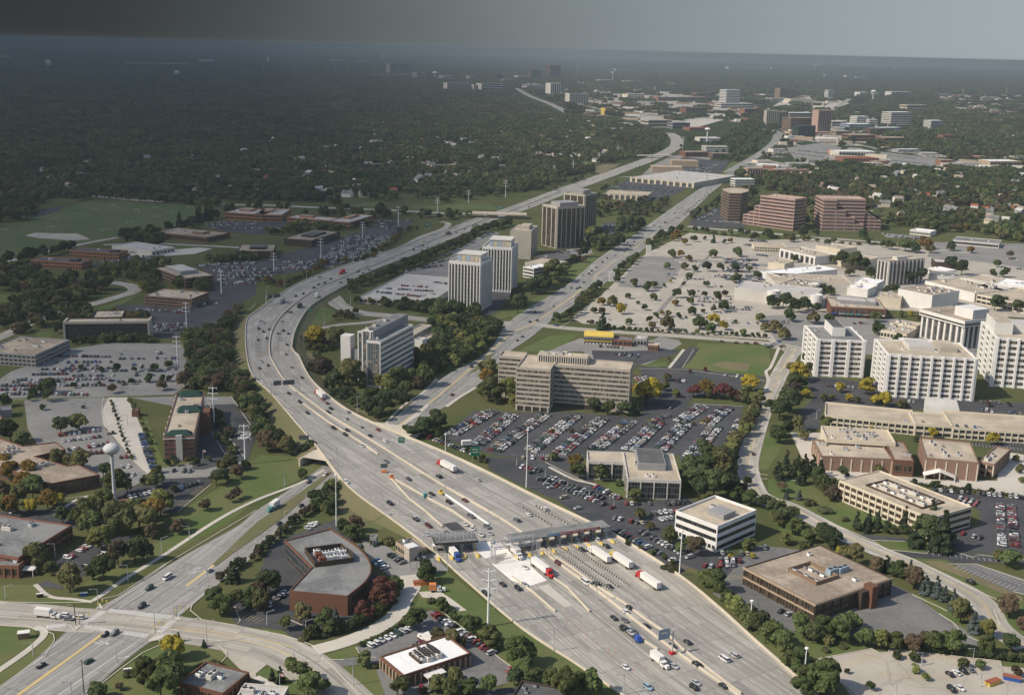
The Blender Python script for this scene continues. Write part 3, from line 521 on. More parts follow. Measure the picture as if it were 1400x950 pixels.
# medians, kerbs
area('grass_median', "B2 408,655 165,885 0,1005 A3 1385,92 1165,252 1150,240 1385,18 B2 0,925 130,840 400,648", 'rough_grass', z=LZ[0] + .12)
area('median', "B2 745,425 800,385 900,305 935,280 930,300 880,350 780,415", 'concrete_walk', z=LZ[0] + .1); area('grass_median', "B2 1140,132 1260,20 1300,10 C1 -90,960 B2 1220,90", 'rough_grass', z=LZ[0] + .1)
for s, m in (("A3 400,560 410,600 440,572 390,555", 'concrete_walk'), ("A3 800,650 850,625 900,620 870,645 810,660", 'concrete_walk'), ("A3 520,480 560,480 540,450", 'concrete_walk'), ("A3 940,545 985,540 960,515", 'concrete_walk')): area('traffic_island', s, m, z=LZ[0] + .13)
for s in ("A3 0,445 250,450 490,447", "A3 0,570 150,575 200,600 235,595 290,620 295,650 240,745 0,900", "A3 500,440 640,410 880,250 1200,60 1385,-50", "A3 470,950 640,815 770,720 860,680", "A3 1180,680 1225,715 1225,740 1180,790", "A3 1110,400 1040,460 1030,490 1090,540 1280,572 1300,545 1270,470", "B3 30,600 150,625 230,650 330,690", "B3 345,735 420,800 560,950", "B3 345,735 365,758 480,757", "B3 180,540 260,575",
          "D3 270,752 560,697 600,718 652,716 655,697 1260,765 1265,795 1385,805", "D3 275,752 400,885 490,950", "D3 925,508 1000,555 1060,625 1140,655", "D3 780,405 920,470 970,495", "D3 300,0 560,112 590,130 650,165 780,210 1040,340 1275,450 1225,490 1255,570", "D3 560,112 740,118", "D3 645,163 860,183 870,170 1000,170 1110,205 1140,190 1385,218", "D3 980,240 1130,240 1170,255 1385,330", "D3 1330,390 1385,405",
          "C2 690,95 940,100 1375,160", "C2 920,92 985,-10", "C2 980,285 1250,298", "C2 180,600 360,690 430,720", "C2 1310,640 1345,665 1385,670", "C2 1330,690 1385,690", "D2 0,770 150,850 310,945", "D2 40,690 160,700", "A2 560,250 550,330 580,420 730,600 820,680", "A2 740,360 840,600", "A2 1060,265 1110,380 1220,560 1240,640", "A2 1130,280 1210,430 1320,570", "A2 1250,245 1370,420", "A2 350,800 540,770", "A2 960,870 1140,720", "A2 0,262 560,247", "A2 830,680 1120,665",
          "B3 540,690 570,740 650,745", "B3 1000,490 1300,735 1400,810", "B3 0,850 70,890 110,940", "C1 380,800 850,852 1385,890", "C1 240,830 300,800 330,770"):
    kerbs(s)
setting(KERB.build('kerb', 'kerb_concrete'))
# ---- concrete barriers and walls of the tollway
def side_line(sg, s0, s1, off=0, step=6):
    out = []; s = s0
    while s <= s1: out.append(at_s(toll, s, sg * (wid(toll, s, sg) + off))); s += step
    return out
def barrier(P, label, h=.9, wd=.5, mt='barrier_concrete', name='concrete_barrier', cat='barrier'):
    m = MB(); kerb(P, wd, h, m); return tag(m.build(name, mt), label, cat)
sB = float(toll.S[i0]); sE = toll.S[-1]
sgL = 1 if proj(toll.M[-20] + toll.N[-20] * 10)[0] < proj(toll.M[-20])[0] else -1
barrier(side_line(sgL, sB, sE, -.4), 'pale concrete parapet along the left edge of the curving tollway'); barrier(side_line(-sgL, sB + 30, sE, -.4), 'pale concrete wall along the right edge of the tollway', 1.3)
barrier([at_s(toll, s, 0) for s in np.arange(sB - 300, sE, 5)], 'long concrete median barrier winding down the middle of the tollway', 1.0, .7)
def zl(s): return [gz(p[0], p[1]) for p in pts(s)]
for s, l in (("C3 160,155 320,260 470,370 600,450 720,540 840,620 920,700 1240,945", 'yellowish barrier right of the median past the toll gantry'), ("C3 160,275 300,370 420,500", 'short barrier beside the red-cabbed truck on new concrete'), ("C3 0,312 120,400 235,500", 'short barrier at the lower edge of the new concrete'), ("C3 620,600 700,650 790,705", 'short barrier in front of the car carrier truck'),
             ("B2 730,690 830,800 920,870 1010,950", 'temporary barrier splitting off the left toll lanes'), ("B2 740,690 900,780 1070,870 1180,950", 'temporary barrier along the closed middle lanes'), ("B2 1020,775 1130,850 1260,940", 'bright white barrier before the toll plaza'), ("B2 255,285 400,390 560,490 660,560", 'low barrier beside the dark lane at the start of widening')):
    barrier(zl(s), l, .9, .6, 'white_membrane' if 'white' in l else 'barrier_concrete')
# ================================================================== buildings
def hgt(base, top):
    """height of something whose foot and top are seen at these two places"""
    P = g(base[0], base[1], 0); lo, hi = 0, 200
    for _ in range(40):
        z = (lo + hi) / 2
        if proj((P.x, P.y, z))[1] > top: lo = z
        else: hi = z
    return lo
BLD = []
def windows(root, items):
    """items: (w, d, h, x, y, z, mat, part name) local boxes, one part each; past 100 of a name the rest is one part"""
    cnt = {}
    rest = {}
    for w_, d_, h_, x, y, z, mt, nm in items:
        cnt[nm] = cnt.get(nm, 0) + 1
        if cnt[nm] <= 99: link(nm, boxmesh(w_, d_, h_, mt), root, (x, y, z))
        else: rest.setdefault((nm, mt), MB()).box(x - w_ / 2, x + w_ / 2, y - d_ / 2, y + d_ / 2, z - h_ / 2, z + h_ / 2)
    for (nm, mt), m in rest.items(): m.build(nm, mt, root)['kind'] = 'stuff'
def facade(W, D, H, side, style, gm, pm, items, z0=0.0, wide=None):
    """style: 'r3' ribbons, 'p8x12' piers with glass strips, 'g8x6' separate windows, 'c3' curtain wall panels, 'b5x3' ribbons between piers"""
    L = W if side in 'fb' else D; k = style[0]; nums = [int(v) for v in style[1:].split('x')]
    def put(u, z, ln, h, th, out, mt, nm):
        o = {'f': (0, -1), 'b': (0, 1), 'r': (1, 0), 'l': (-1, 0)}[side]; c = (D if side in 'fb' else W) / 2 + out - th / 2 + .004
        if side in 'fb': items.append((ln, th, h, u, o[1] * c, z, mt, nm))
        else: items.append((th, ln, h, o[0] * c, u, z, mt, nm))
    if k == 'r':
        n = nums[0]; fh = (H - z0) / n
        for i in range(n): put(0, z0 + fh * (i + .52), L - 1.2, fh * .46, .5, .06, gm, 'window_band')
    elif k == 'b':
        nb, n = nums; fh = (H - z0) / n; bw = L / nb
        for i in range(n):
            for j in range(nb): put(-L / 2 + bw * (j + .5), z0 + fh * (i + .52), bw - .9, fh * .55, .5, .06, gm, 'window')
        for j in range(nb + 1): put(max(-L / 2 + .35, min(L / 2 - .35, -L / 2 + bw * j)), H / 2 - .3, .7, H - .6, .9, .35, pm, 'pier')
    elif k == 'p':
        nb = nums[0]; bw = L / nb
        for j in range(nb): put(-L / 2 + bw * (j + .5), z0 / 2 + H / 2 - .5, bw * (.62 if wide is None else .84), H - z0 - 2.4, .5, .05, gm, 'window_strip')
        for j in range(nb + 1): put(max(-L / 2 + bw * .15, min(L / 2 - bw * .15, -L / 2 + bw * j)), H / 2 - .2, bw * (.3 if wide is None else .15), H - .4, 1.1, .7, pm, 'pier')
    elif k == 'g':
        nb, n = nums; fh = (H - z0) / n; bw = L / nb
        for i in range(n):
            for j in range(nb): put(-L / 2 + bw * (j + .5), z0 + fh * (i + .5), bw * .74, fh * .5, .5, .05, gm, 'window')
    elif k == 'c':
        nb = nums[0]; bw = L / nb
        for j in range(nb): put(-L / 2 + bw * (j + .5), (H + z0) / 2 - .3, bw - .5, H - z0 - 1.4, .5, .06, gm, 'glass_panel')
        for j in range(nb + 1): put(max(-L / 2 + .3, min(L / 2 - .3, -L / 2 + bw * j)), H / 2 - .2, .6, H - .4, .9, .4, pm, 'pier')
def roofing(root, P, H, wm, rm, par=.7, wall='wall'):
    """walls with a parapet, and the roof between as a part"""
    m = MB(); n = len(P)
    area_ = sum(P[i][0] * P[(i + 1) % n][1] - P[(i + 1) % n][0] * P[i][1] for i in range(n))
    if area_ < 0: P = P[::-1]
    I = []
    for i in range(n):
        a, p, c = Vector(P[i - 1][:2]), Vector(P[i][:2]), Vector(P[(i + 1) % n][:2]); d1 = (p - a).normalized(); d2 = (c - p).normalized()
        n1 = Vector((-d1.y, d1.x)); n2 = Vector((-d2.y, d2.x)); k = (n1 + n2); k = k / max(k.dot(n1), .3); I.append(p + k * .45)
    for i in range(n):
        j = (i + 1) % n; a, c, e, f = P[i], P[j], I[j], I[i]
        m.face([(a[0], a[1], -.3), (c[0], c[1], -.3), (c[0], c[1], H + par), (a[0], a[1], H + par)]); m.face([(a[0], a[1], H + par), (c[0], c[1], H + par), (e.x, e.y, H + par), (f.x, f.y, H + par)])
        m.face([(e.x, e.y, H + par), (e.x, e.y, H - .2), (f.x, f.y, H - .2), (f.x, f.y, H + par)])
    w_ = m.build(wall, wm, root); r = MB(); r.poly([(p.x, p.y, H) for p in I]); o = r.build('roof', rm, root)
    for f in o.data.polygons:
        if f.normal.z < 0: o.data.flip_normals(); break
    return o, I
UNITM = None
def unit_mesh(w_, d_, h_, mt='steel'):
    m = MB(); m.box(-w_ / 2, w_ / 2, -d_ / 2, d_ / 2, 0, h_); m.box(-w_ / 2 - .1, w_ / 2 + .1, -d_ / 2 - .1, d_ / 2 + .1, h_ * .75, h_ * .82)
    for k in (-.25, .25):
        q = [(w_ * k + .28 * w_ * .7 * math.cos(t * math.tau / 8), .3 * d_ * math.sin(t * math.tau / 8)) for t in range(8)]; m.prism(q, h_, h_ + .3, 1)
    return m.mesh('roof_unit', [mt, 'dark_metal'])
UM_ = [unit_mesh(3.2, 2, 1.6), unit_mesh(2, 1.6, 1.2, 'white_metal'), unit_mesh(5, 2.4, 2, 'pale_concrete'), unit_mesh(1.4, 1.4, .8, 'grey_panel')]
def units(root, W, D, H, n, big=0, x0=0, y0=0, fx=.8, fy=.7):
    for i in range(n):
        link('roof_unit', UM_[R.randrange(4) if not big else R.randrange(3)], root, (x0 + (R.random() - .5) * W * fx, y0 + (R.random() - .5) * D * fy, H), R.choice([0, math.pi / 2]))
def B(name, label, FL, FR, C, H, wm, rm, gm='dark_glass', pm=None, f=None, l=None, r=None, b=None, ph=(), nu=4, cat='office building', par=.7, z0=0.0, wide=None, group=None):
    """a box building read from the picture: front roof corners FL, FR, a third corner C, height H"""
    FL, FR, C = (gp(q, H)[0] if isinstance(q, str) else Vector(q) for q in (FL, FR, C)); d = FR - FL; W = d.length; d.normalize(); n = Vector((-d.y, d.x, 0))
    D = max(abs((C - FL).dot(n)), 4); ctr = (FL + FR) / 2 + n * D / 2; ctr.z = 0; rz = math.atan2(d.y, d.x)
    root = empty(name, ctr, rz); tag(root, label, cat, group)
    P = [(-W / 2, -D / 2), (W / 2, -D / 2), (W / 2, D / 2), (-W / 2, D / 2)]; roofing(root, P, H, wm, rm, par)
    items = []; pm = pm or wm
    view = Vector((0, 0, 0)) - ctr; view.z = 0
    for sd_, st, nn in (('f', f, -n), ('r', r, d), ('l', l, -d), ('b', b, n)):
        if st and (view - nn * (D if sd_ in 'fb' else W) / 2).dot(nn) > -60: facade(W, D, H, sd_, st, gm, pm, items, z0, wide)
    windows(root, items)
    for u0, u1, v0, v1, h, mt, rt in ph:
        x0, x1, y0, y1 = [(q - .5) * s for q, s in ((u0, W), (u1, W), (v0, D), (v1, D))]; m = MB()
        m.box(x0, x1, y0, y1, H - .1, H + h, 0); m.box(x0 + .5, x1 - .5, y0 + .5, y1 - .5, H + h, H + h + .15, 1); m.build('penthouse', [mt, rt], root)
    if nu: units(root, W, D, H + .03, nu)
    OCC.append([(p.x, p.y) for p in (FL, FR, FR + n * D, FL + n * D)])
    root['dims'] = (W, D, H); BLD.append(root); return root
def poly_bld(name, label, s, H, wm, rm, gm=None, bands=(), cat='office building', par=.6, edges=None, nu=0, sm=None):
    P3 = [gp(t, H) for t in [s]][0]
    if sm: P3 = sm(P3)
    c = sum(P3, Vector()) / len(P3); c.z = 0; root = empty(name, c); tag(root, label, cat); P = [((p - c).x, (p - c).y) for p in P3]
    roofing(root, P, H, wm, rm, par); n = len(P)
    ar = sum(P[i][0] * P[(i + 1) % n][1] - P[(i + 1) % n][0] * P[i][1] for i in range(n))
    for i in range(n):
        if edges is not None and i not in edges: continue
        a, e = Vector(P[i]), Vector(P[(i + 1) % n]); d = (e - a); L = d.length; d.normalize(); nn = Vector((d.y, -d.x)) * (1 if ar > 0 else -1)
        for z_0, z_1, mt, nm, *only in bands:
            if L < 2 or (only and i not in only[0]): continue
            o = link(nm, boxmesh(L - (.6 if L > 5 else 0), .4, z_1 - z_0, mt), root, ((a + e).x / 2 + nn.x * -.13, (a + e).y / 2 + nn.y * -.13, (z_0 + z_1) / 2), math.atan2(d.y, d.x))
    OCC.append([(p.x, p.y) for p in P3]); root['dims'] = (0, 0, H); BLD.append(root); return root
def sub(root, name, mt, x0, x1, y0, y1, z0, z1):
    m = MB(); m.box(x0, x1, y0, y1, z0, z1); return m.build(name, mt, root)
# ---- the near ones
o = B('office_building', 'low brown office with a bright white flat roof and sunken fan well', 'B3 672,745', 'B3 797,850', 'B3 1212,765', 5, 'brown_brick', 'white_membrane', 'brown_glass', 'tan_brick', f='b7x1', r='b12x1', ph=(), nu=0)
W, D, H = o['dims']
for i in range(4):
    for j in range(4): link('roof_unit', UM_[j % 2 * 2], o, (-W * .15 + i * W * .1, -D * .1 + j * D * .07, H + .05), 0)
for a in ((-W * .24, W * .24, -D * .17, -D * .16), (-W * .24, W * .24, D * .17, D * .18), (-W * .24, -W * .23, -D * .16, D * .17), (W * .23, W * .24, -D * .16, D * .17)): sub(o, 'roof_screen', 'bronze_dark', a[0], a[1], a[2], a[3], H, H + 1.2)
sub(o, 'entrance_canopy', 'white_panel', W / 2, W / 2 + 4, -D * .22, D * .05, 3.1, 3.6)
for y in (-D * .2, D * .03): sub(o, 'canopy_post', 'steel', W / 2 + 3.3, W / 2 + 3.6, y - .15, y + .15, 0, 3.1)
def curved(P):
    A = spline(P[2:7], 6); return [P[0], P[1]] + A[1:-1] + P[6:]
o = poly_bld('office_building', 'curving dark brick office with a stained grey roof and rooftop machinery', 'B3 155,118 405,55 405,56 560,160 622,250 600,330 495,420 180,390 300,262', 9, 'brown_brick', 'grey_membrane', bands=((1.0, 3.4, 'brown_glass', 'window_band', range(24)), (5, 7.9, 'brown_glass', 'window_band', range(24)), (.6, 8.3, 'dark_glass', 'glass_panel', (26, 27))), sm=lambda P: [P[0]] + spline(P[1:7], 5)[1:-1] + P[6:])
def world_parts(root, name, s, H, z0, z1, mt, th=.4):
    P = gp(s, H); m = MB(); c = root.location
    for a, e in zip(P, P[1:]):
        d = (e - a).normalized(); n = Vector((-d.y, d.x, 0)) * th / 2; m.prism([((p - c).x, (p - c).y) for p in (a - n, e - n, e + n, a + n)], z0, z1)
    return m.build(name, mt, root)
world_parts(o, 'roof_screen', 'B3 265,180 460,155 525,210 525,232 405,248 320,258 265,180', 9, 8.9, 11.6, 'bronze_dark')
c = o.location
for i, (x, y) in enumerate(((340, 205), (375, 200), (410, 195), (445, 185), (360, 228), (400, 222), (440, 215), (480, 215), (330, 190), (470, 190))):
    p = gp(f'B3 {x},{y}', 9)[0] - c; u = link('roof_unit', unit_mesh(3, 2.4, 2.6, 'rust_red' if i in (0, 4) else 'white_metal'), o, (p.x, p.y, 9.02), .3)
o = B('pump_house', 'small grey service building on the lawn beside the tollway', 'B3 615,103', 'B3 650,105', 'B3 690,92', 4, 'grey_panel', 'grey_membrane', f='g2x1', nu=0, cat='service building')
o = B('toll_office', 'tan brick toll office with a small tower beside the toll lanes', 'B3 755,125', 'B3 832,178', 'B3 925,155', 4.5, 'tan_brick', 'grey_membrane', 'dark_glass', f='g6x1', r='g4x1', nu=3, cat='toll office')
W, D, H = o['dims']; sub(o, 'stair_tower', 'tan_concrete', W / 2 - 4, W / 2 + .8, -D / 2 - .8, -D / 2 + 4, 0, H + 2.4); sub(o, 'tower_cap', 'white_panel', W / 2 - 4.2, W / 2 + 1, -D / 2 - 1, -D / 2 + 4.2, H + 2.4, H + 2.8)
o = B('office_building', 'single storey building with a grey patched roof by the yellow tree', 'A3 968,885', 'A3 1205,948', 'A3 1322,825', 5, 'brown_brick', 'grey_membrane', 'brown_glass', f='b6x1', r='b6x1', nu=5)
o = B('office_annex', 'low flat annex with a pale roof cut by the bottom of the picture', 'A3 1250,1010', 'B3 110,1030', 'B3 60,900', 4, 'pale_concrete', 'pale_membrane', nu=5, r='g6x1')
o = B('flat_building', 'dark flat roofed shed at the bottom edge beside the tollway verge', 'C3 0,960', 'C3 250,1010', 'C3 170,897', 4, 'bronze_dark', 'dark_membrane', nu=3, cat='building')
o = B('office_building', 'brick office with a wide streaked grey roof at the left edge', 'A3 100,212', 'A3 388,36', 'A3 -150,30', 7.5, 'red_brick', 'grey_membrane', 'brown_glass', 'brown_brick', f='b9x2', l='b4x2', nu=8)
o = B('brick_wing', 'small red brick wing with a white porch at the left edge', 'A3 -60,252', 'A3 100,257', 'A3 150,225', 5.5, 'red_brick', 'grey_membrane', 'brown_glass', f='b4x1', nu=1, cat='building wing')
W, D, H = o['dims']; sub(o, 'porch_roof', 'white_panel', W / 2 + .5, W / 2 + 6, -1.5, 3, 3, 3.4)
for y in (-1.2, 2.6): sub(o, 'porch_post', 'white_panel', W / 2 + 5.2, W / 2 + 5.5, y, y + .3, 0, 3)
o = poly_bld('office_building', 'long low brown office with a pale gravel roof beside the water tower', 'A2 -100,440 120,515 305,495 355,535 190,572 360,622 420,615 540,672 265,722 -100,590', 6.8, 'brown_brick', 'brown_gravel', bands=((1.2, 5.6, 'brown_glass', 'window_band'),), edges=[7, 6, 8, 9, 2, 3])
for x, y in ((215, 625), (250, 615), (60, 530), (90, 545), (40, 560)):
    p = gp(f'A2 {x},{y}', 7)[0] - o.location; link('roof_unit', UM_[2], o, (p.x, p.y, 6.85), .5)
o = B('brick_building', 'small brick building with a dark roof and white doors at left edge', 'A2 -60,395', 'A2 20,385', 'A2 150,305', 6, 'red_brick', 'grey_membrane', r='b4x1', f='g4x1', nu=2, cat='building')
o = B('flat_building', 'narrow grey building under the slate office at the left edge', 'A2 -60,330', 'A2 60,320', 'A2 145,290', 5, 'grey_panel', 'grey_membrane', nu=2, cat='building')
# hotel
o = B('hotel', 'red brick hotel with cream bands and three dark green hipped roof caps', 'A2 885,468', 'A2 1050,462', 'A2 935,232', 14.5, 'red_brick', 'tan_gravel', 'grey_glass', 'pale_concrete', f='g6x5', l='g22x5', r='g22x5', nu=6, cat='hotel')
W, D, H = o['dims']
for y0, y1, x0, x1 in ((-.5, -.42, -.42, .42), (.02, .14, -.3, .56), (.40, .5, -.42, .46)):
    m = MB(); a = [(x0 * W, y0 * D), (x1 * W, y0 * D), (x1 * W, y1 * D), (x0 * W, y1 * D)]; xm = [(x0 * W + 3, (y0 + y1) / 2 * D - .3), (x1 * W - 3, (y0 + y1) / 2 * D - .3), (x1 * W - 3, (y0 + y1) / 2 * D + .3), (x0 * W + 3, (y0 + y1) / 2 * D + .3)]
    m.prism(a, H + .7, H + 3.4, top=xm); m.build('hip_roof', 'green_roof', o)
sub(o, 'centre_bay', 'pale_concrete', -1.8, 1.8, -D / 2 - 1.2, -D / 2, 0, H + 1.4); sub(o, 'side_wing', 'brown_brick', W / 2, W / 2 + 6, .03 * D, .13 * D, 0, H)
for k in range(8): sub(o, 'bay_strip', 'pale_concrete', -W / 2 - .5, -W / 2 - .02, -D / 2 + D * (k + .35) / 8, -D / 2 + D * (k + .55) / 8, 0, H + .8)
sub(o, 'cornice', 'pale_concrete', -W / 2 - .35, W / 2 + .35, -D / 2 - .35, D / 2 + .35, H - 1.2, H - .6)
m = MB(); p = gp('A2 730,350', 0)[0]
o = B('service_hut', 'small brown brick hut west of the red brick hotel', 'A2 712,325', 'A2 748,325', 'A2 752,312', 4, 'brown_brick', 'grey_membrane', nu=0, cat='hut')
o = B('office_building', 'slate grey office with a jagged mansard at the left edge by the big car park', 'A1 -100,955', 'A1 190,975', 'A1 320,888', 9, 'grey_panel', 'brown_gravel', 'dark_glass', 'brown_brick', f='g12x3', r='g14x3', nu=7)
o = B('office_building', 'black glass office slab with a tan flat roof above the car park', 'A1 345,800', 'A1 802,795', 'A1 780,772', 14, 'dark_panel', 'tan_gravel', 'dark_glass', 'bronze_dark', f='r4', r='r4', nu=2, par=1.2)
W, D, H = o['dims']
for s_ in (-1, 1): sub(o, 'end_pier', 'tan_concrete', s_ * W / 2 - .8, s_ * W / 2 + .8, -D / 2 - .6, D / 2, 0, H + 1.3)
sub(o, 'roof_fascia', 'tan_concrete', -W / 2 - .6, W / 2 + .6, -D / 2 - .6, -D / 2 - .1, H - .6, H + 1.3)
o = B('office_wing', 'square rear wing with a tan roof behind the black glass slab', 'A1 500,772', 'A1 662,768', 'A1 645,732', 13, 'dark_panel', 'tan_gravel', f='r3', nu=4, cat='office wing')
o = B('office_building', 'brown banded three storey office beside the winding road', 'A1 780,652', 'A1 1035,672', 'A1 1112,632', 8.5, 'brown_panel', 'tan_gravel', 'brown_glass', f='r3', r='r3', nu=9)
o = B('office_building', 'brown office with a stepped grey penthouse beside the parked rows', 'A1 840,502', 'A1 1000,560', 'A1 1165,545', 10, 'brown_panel', 'tan_gravel', 'dark_glass', f='b8x3', r='r3', ph=((.2, .72, .15, .75, 4, 'grey_panel', 'pale_membrane'),), nu=2)
o = B('office_building', 'orange brick two storey office behind the creek trees', 'A1 375,408', 'A1 640,424', 'A1 705,408', 7, 'orange_brick', 'dark_membrane', 'dark_glass', f='g16x2', r='g8x2', ph=((.75, .9, .3, .7, 2, 'dark_panel', 'dark_membrane'),), nu=2)
o = B('office_building', 'orange brick two storey office nearest the sports field road', 'A1 165,458', 'A1 440,476', 'A1 507,458', 7, 'orange_brick', 'dark_membrane', 'dark_glass', f='g16x2', r='g8x2', ph=((.7, .85, .3, .7, 2, 'dark_panel', 'dark_membrane'),), nu=2)
o = B('warehouse', 'long low pale roofed depot beside rows of white vans', 'A1 605,382', 'A1 822,412', 'A1 885,382', 5, 'pale_concrete', 'pale_membrane', 'dark_glass', r='g6x1', nu=3, cat='warehouse')
o = B('office_building', 'low brown building with a flat earth coloured roof by the sports field', 'A1 830,308', 'A1 1120,338', 'A1 1190,306', 6, 'brown_brick', 'brown_gravel', 'dark_glass', f='r1', r='r1', ph=((.55, .75, .4, .7, 2.5, 'brown_panel', 'brown_gravel'),), nu=3)
for i, (a, e, c_, lb) in enumerate((('A1 1215,200', 'A1 1420,214', 'B1 90,188', 'nearest the sports field'), ('B1 -10,212', 'B1 140,216', 'B1 280,186', 'in the middle of the brick campus'), ('B1 168,228', 'B1 402,246', 'B1 440,232', 'with a long zigzag front'), ('B1 398,248', 'B1 506,256', 'B1 642,218', 'at the right end of the brick campus'))):
    o = B('brick_office', 'long brick office wing with white roof edges ' + lb, a, e, c_, 9, 'orange_brick', 'pale_membrane', 'dark_glass', f='r2', r='r2', ph=((.2, .5, .4, .8, 2.5, 'orange_brick', 'rust_red' if 0 else 'brown_gravel'),), nu=2, group='brick office wings behind the car rows')
o = B('office_building', 'low black office with a tan roof, upper of the two by the freeway', 'B1 150,342', 'B1 300,354', 'B1 452,306', 8, 'bronze_dark', 'brown_gravel', 'brown_glass', f='r2', r='r2', ph=((.3, .75, .3, .75, 2.4, 'dark_panel', 'dark_membrane'),), nu=0)
o = B('office_building', 'low black office with a tan roof, lower of the two by the freeway', 'A1 1285,412', 'B1 95,412', 'B1 238,374', 8, 'bronze_dark', 'brown_gravel', 'brown_glass', f='r2', r='r2', ph=((.3, .75, .3, .75, 2.4, 'dark_panel', 'dark_membrane'),), nu=0)
# ---- the towers inside the bend
hT = hgt(pts('B1 1212,735')[0], pts('B1 1215,480')[0][1])
for a, e, c_, lb in (('B1 1043,468', 'B1 1215,482', 'B1 1290,452', 'white ribbed office tower with coloured rooftop panels, nearer the freeway curve'), ('B1 1225,390', 'C1 0,398', 'C1 66,368', 'white ribbed office tower with coloured rooftop panels, standing behind its twin')):
    o = B('office_tower', lb, a, e, c_, hT, 'white_panel', 'pale_membrane', 'strip_glass', 'white_panel', f='p10x12', r='p9x12', nu=0, cat='office tower', par=1.5, z0=2)
    W, D, H = o['dims']
    m = MB(); m.box(-W * .3, W * .42, -D * .3, D * .34, H, H + 7, 0); m.box(-W * .32, W * .44, -D * .32, D * .36, H + 7, H + 7.8, 0); ph_ = m.build('penthouse', 'pale_concrete', o)
    for k in range(5): link('coloured_panel', boxmesh(W * .115, .3, 4.6, ('panel_blue', 'panel_gold', 'panel_blue', 'panel_rose', 'panel_gold')[k]), ph_, (-W * .24 + k * W * .135, -D * .3 - .16, H + 3.4))
o = B('garage', 'pale concrete parking deck full of cars beside the white tower', 'B1 558,662', 'B1 935,692', 'B1 1060,556', 5, 'pale_concrete', 'pale_membrane', 'dark_glass', f='b16x1', nu=0, cat='parking deck', par=1.0)
GAR = o
o = B('office_building', 'tan concrete hotel block behind the two white towers', 'C1 -10,298', 'C1 105,304', 'C1 175,275', 33, 'tan_concrete', 'tan_gravel', 'dark_glass', 'brown_panel', r='g8x9', nu=2, cat='hotel', ph=((.35, .8, .3, .8, 4, 'tan_concrete', 'tan_gravel'),))
o = B('hotel_podium', 'dark flat canopy building at the foot of the tan hotel', 'C1 110,440', 'C1 270,462', 'C1 300,425', 6, 'bronze_dark', 'dark_membrane', 'dark_glass', f='r1', nu=1, cat='podium')
o = B('hotel_podium', 'low tan podium with a flat roof below the tan hotel', 'C1 70,470', 'C1 215,490', 'C1 230,458', 6, 'tan_concrete', 'tan_gravel', nu=2, cat='podium')
o = B('office_building', 'small white ribbon windowed office right of the white towers', 'C1 60,495', 'C1 118,506', 'C1 152,482', 11, 'white_panel', 'white_membrane', 'dark_glass', f='r3', r='r3', nu=2)
hB = hgt(pts('C1 250,392')[0], pts('C1 245,172')[0][1])
for a, e, c_, lb, hh in (('C1 165,158', 'C1 245,176', 'C1 388,165', 'dark brown apartment tower with tan end wall, nearer of the pair', hB), ('C1 280,97', 'C1 395,108', 'C1 497,99', 'dark brown apartment tower with tan end wall, rear of the pair', hB)):
    o = B('apartment_tower', lb, a, e, c_, hh, 'tan_concrete', 'tan_gravel', 'brown_glass', 'tan_concrete', f='p3x14', r='p6x14', nu=0, cat='apartment tower', par=1, wide=1)
    W, D, H = o['dims']; sub(o, 'penthouse', 'grey_panel', -W * .3, W * .3, -D * .3, D * .35, H, H + 5)
    for k in range(12): sub(o, 'balcony_band', 'bronze_dark', W / 2 - .2, W / 2 + .35, -D / 2 + 2, D / 2 - 2, 4 + k * (H - 8) / 12, 5.2 + k * (H - 8) / 12)
o = B('store', 'wide store with a pale striped roof beyond its car park', 'C1 640,10', 'C1 985,42', 'C1 1040,-12', 9, 'tan_concrete', 'pale_membrane', 'grey_glass', 'cream_panel', f='p10x1', nu=14, cat='store')
o = B('store', 'long tan store with tall wall bays behind the brown towers', 'C1 495,97', 'C1 735,110', 'C1 765,92', 9, 'tan_concrete', 'tan_gravel', 'grey_glass', 'cream_panel', f='p8x1', nu=5, cat='store')
# glass office by the diagonal road
hG = hgt((515.8, 530.5), 468.6)
o = B('office_building', 'glass fronted office with white frames and ribbon windowed long side', 'F 520.2,468.6', 'F 565.2,445', 'F 498,468.2', hG, 'white_panel', 'grey_membrane', 'curtain_glass', 'white_panel', f='r8', l='c1', nu=2, z0=1)
W, D, H = o['dims']; h2 = H + 6; h3 = H + 3; y1, y2 = D / 2 + D * .62, D / 2 + D * 1.2
m = MB(); m.box(-W / 2 + 7, W / 2 + 10, D / 2 - 2, y1, -.3, h2); m.build('tall_block', 'grey_panel', o); sub(o, 'tall_block_roof', 'grey_membrane', -W / 2 + 7.5, W / 2 + 9.5, D / 2 - 1.5, y1 - .5, h2, h2 + .15)
m = MB(); m.box(-W / 2 + 13, W / 2 + 4, y1, y2, -.3, h3); m.build('low_block', 'grey_panel', o); sub(o, 'low_block_roof', 'grey_membrane', -W / 2 + 13.5, W / 2 + 3.5, y1 + .5, y2 - .5, h3, h3 + .15)
link('glass_panel', boxmesh(.5, y1 - D / 2 - 1.2, h2 - 1.6, 'curtain_glass'), o, (-W / 2 + 6.95, (D / 2 + y1) / 2, h2 / 2 - .2)); link('glass_panel', boxmesh(.5, y2 - y1 - 1.4, h3 - 1.6, 'curtain_glass'), o, (-W / 2 + 12.95, (y1 + y2) / 2, h3 / 2 - .2))
for x0, y0, z1 in ((-W / 2 + 6.3, D / 2 - .2, h2 + .6), (-W / 2 + 6.3, y1 - .7, h2 + .6), (-W / 2 + 12.3, y2 - .7, h3 + .6)): sub(o, 'white_fin', 'white_panel', x0, x0 + .9, y0, y0 + .9, 0, z1)
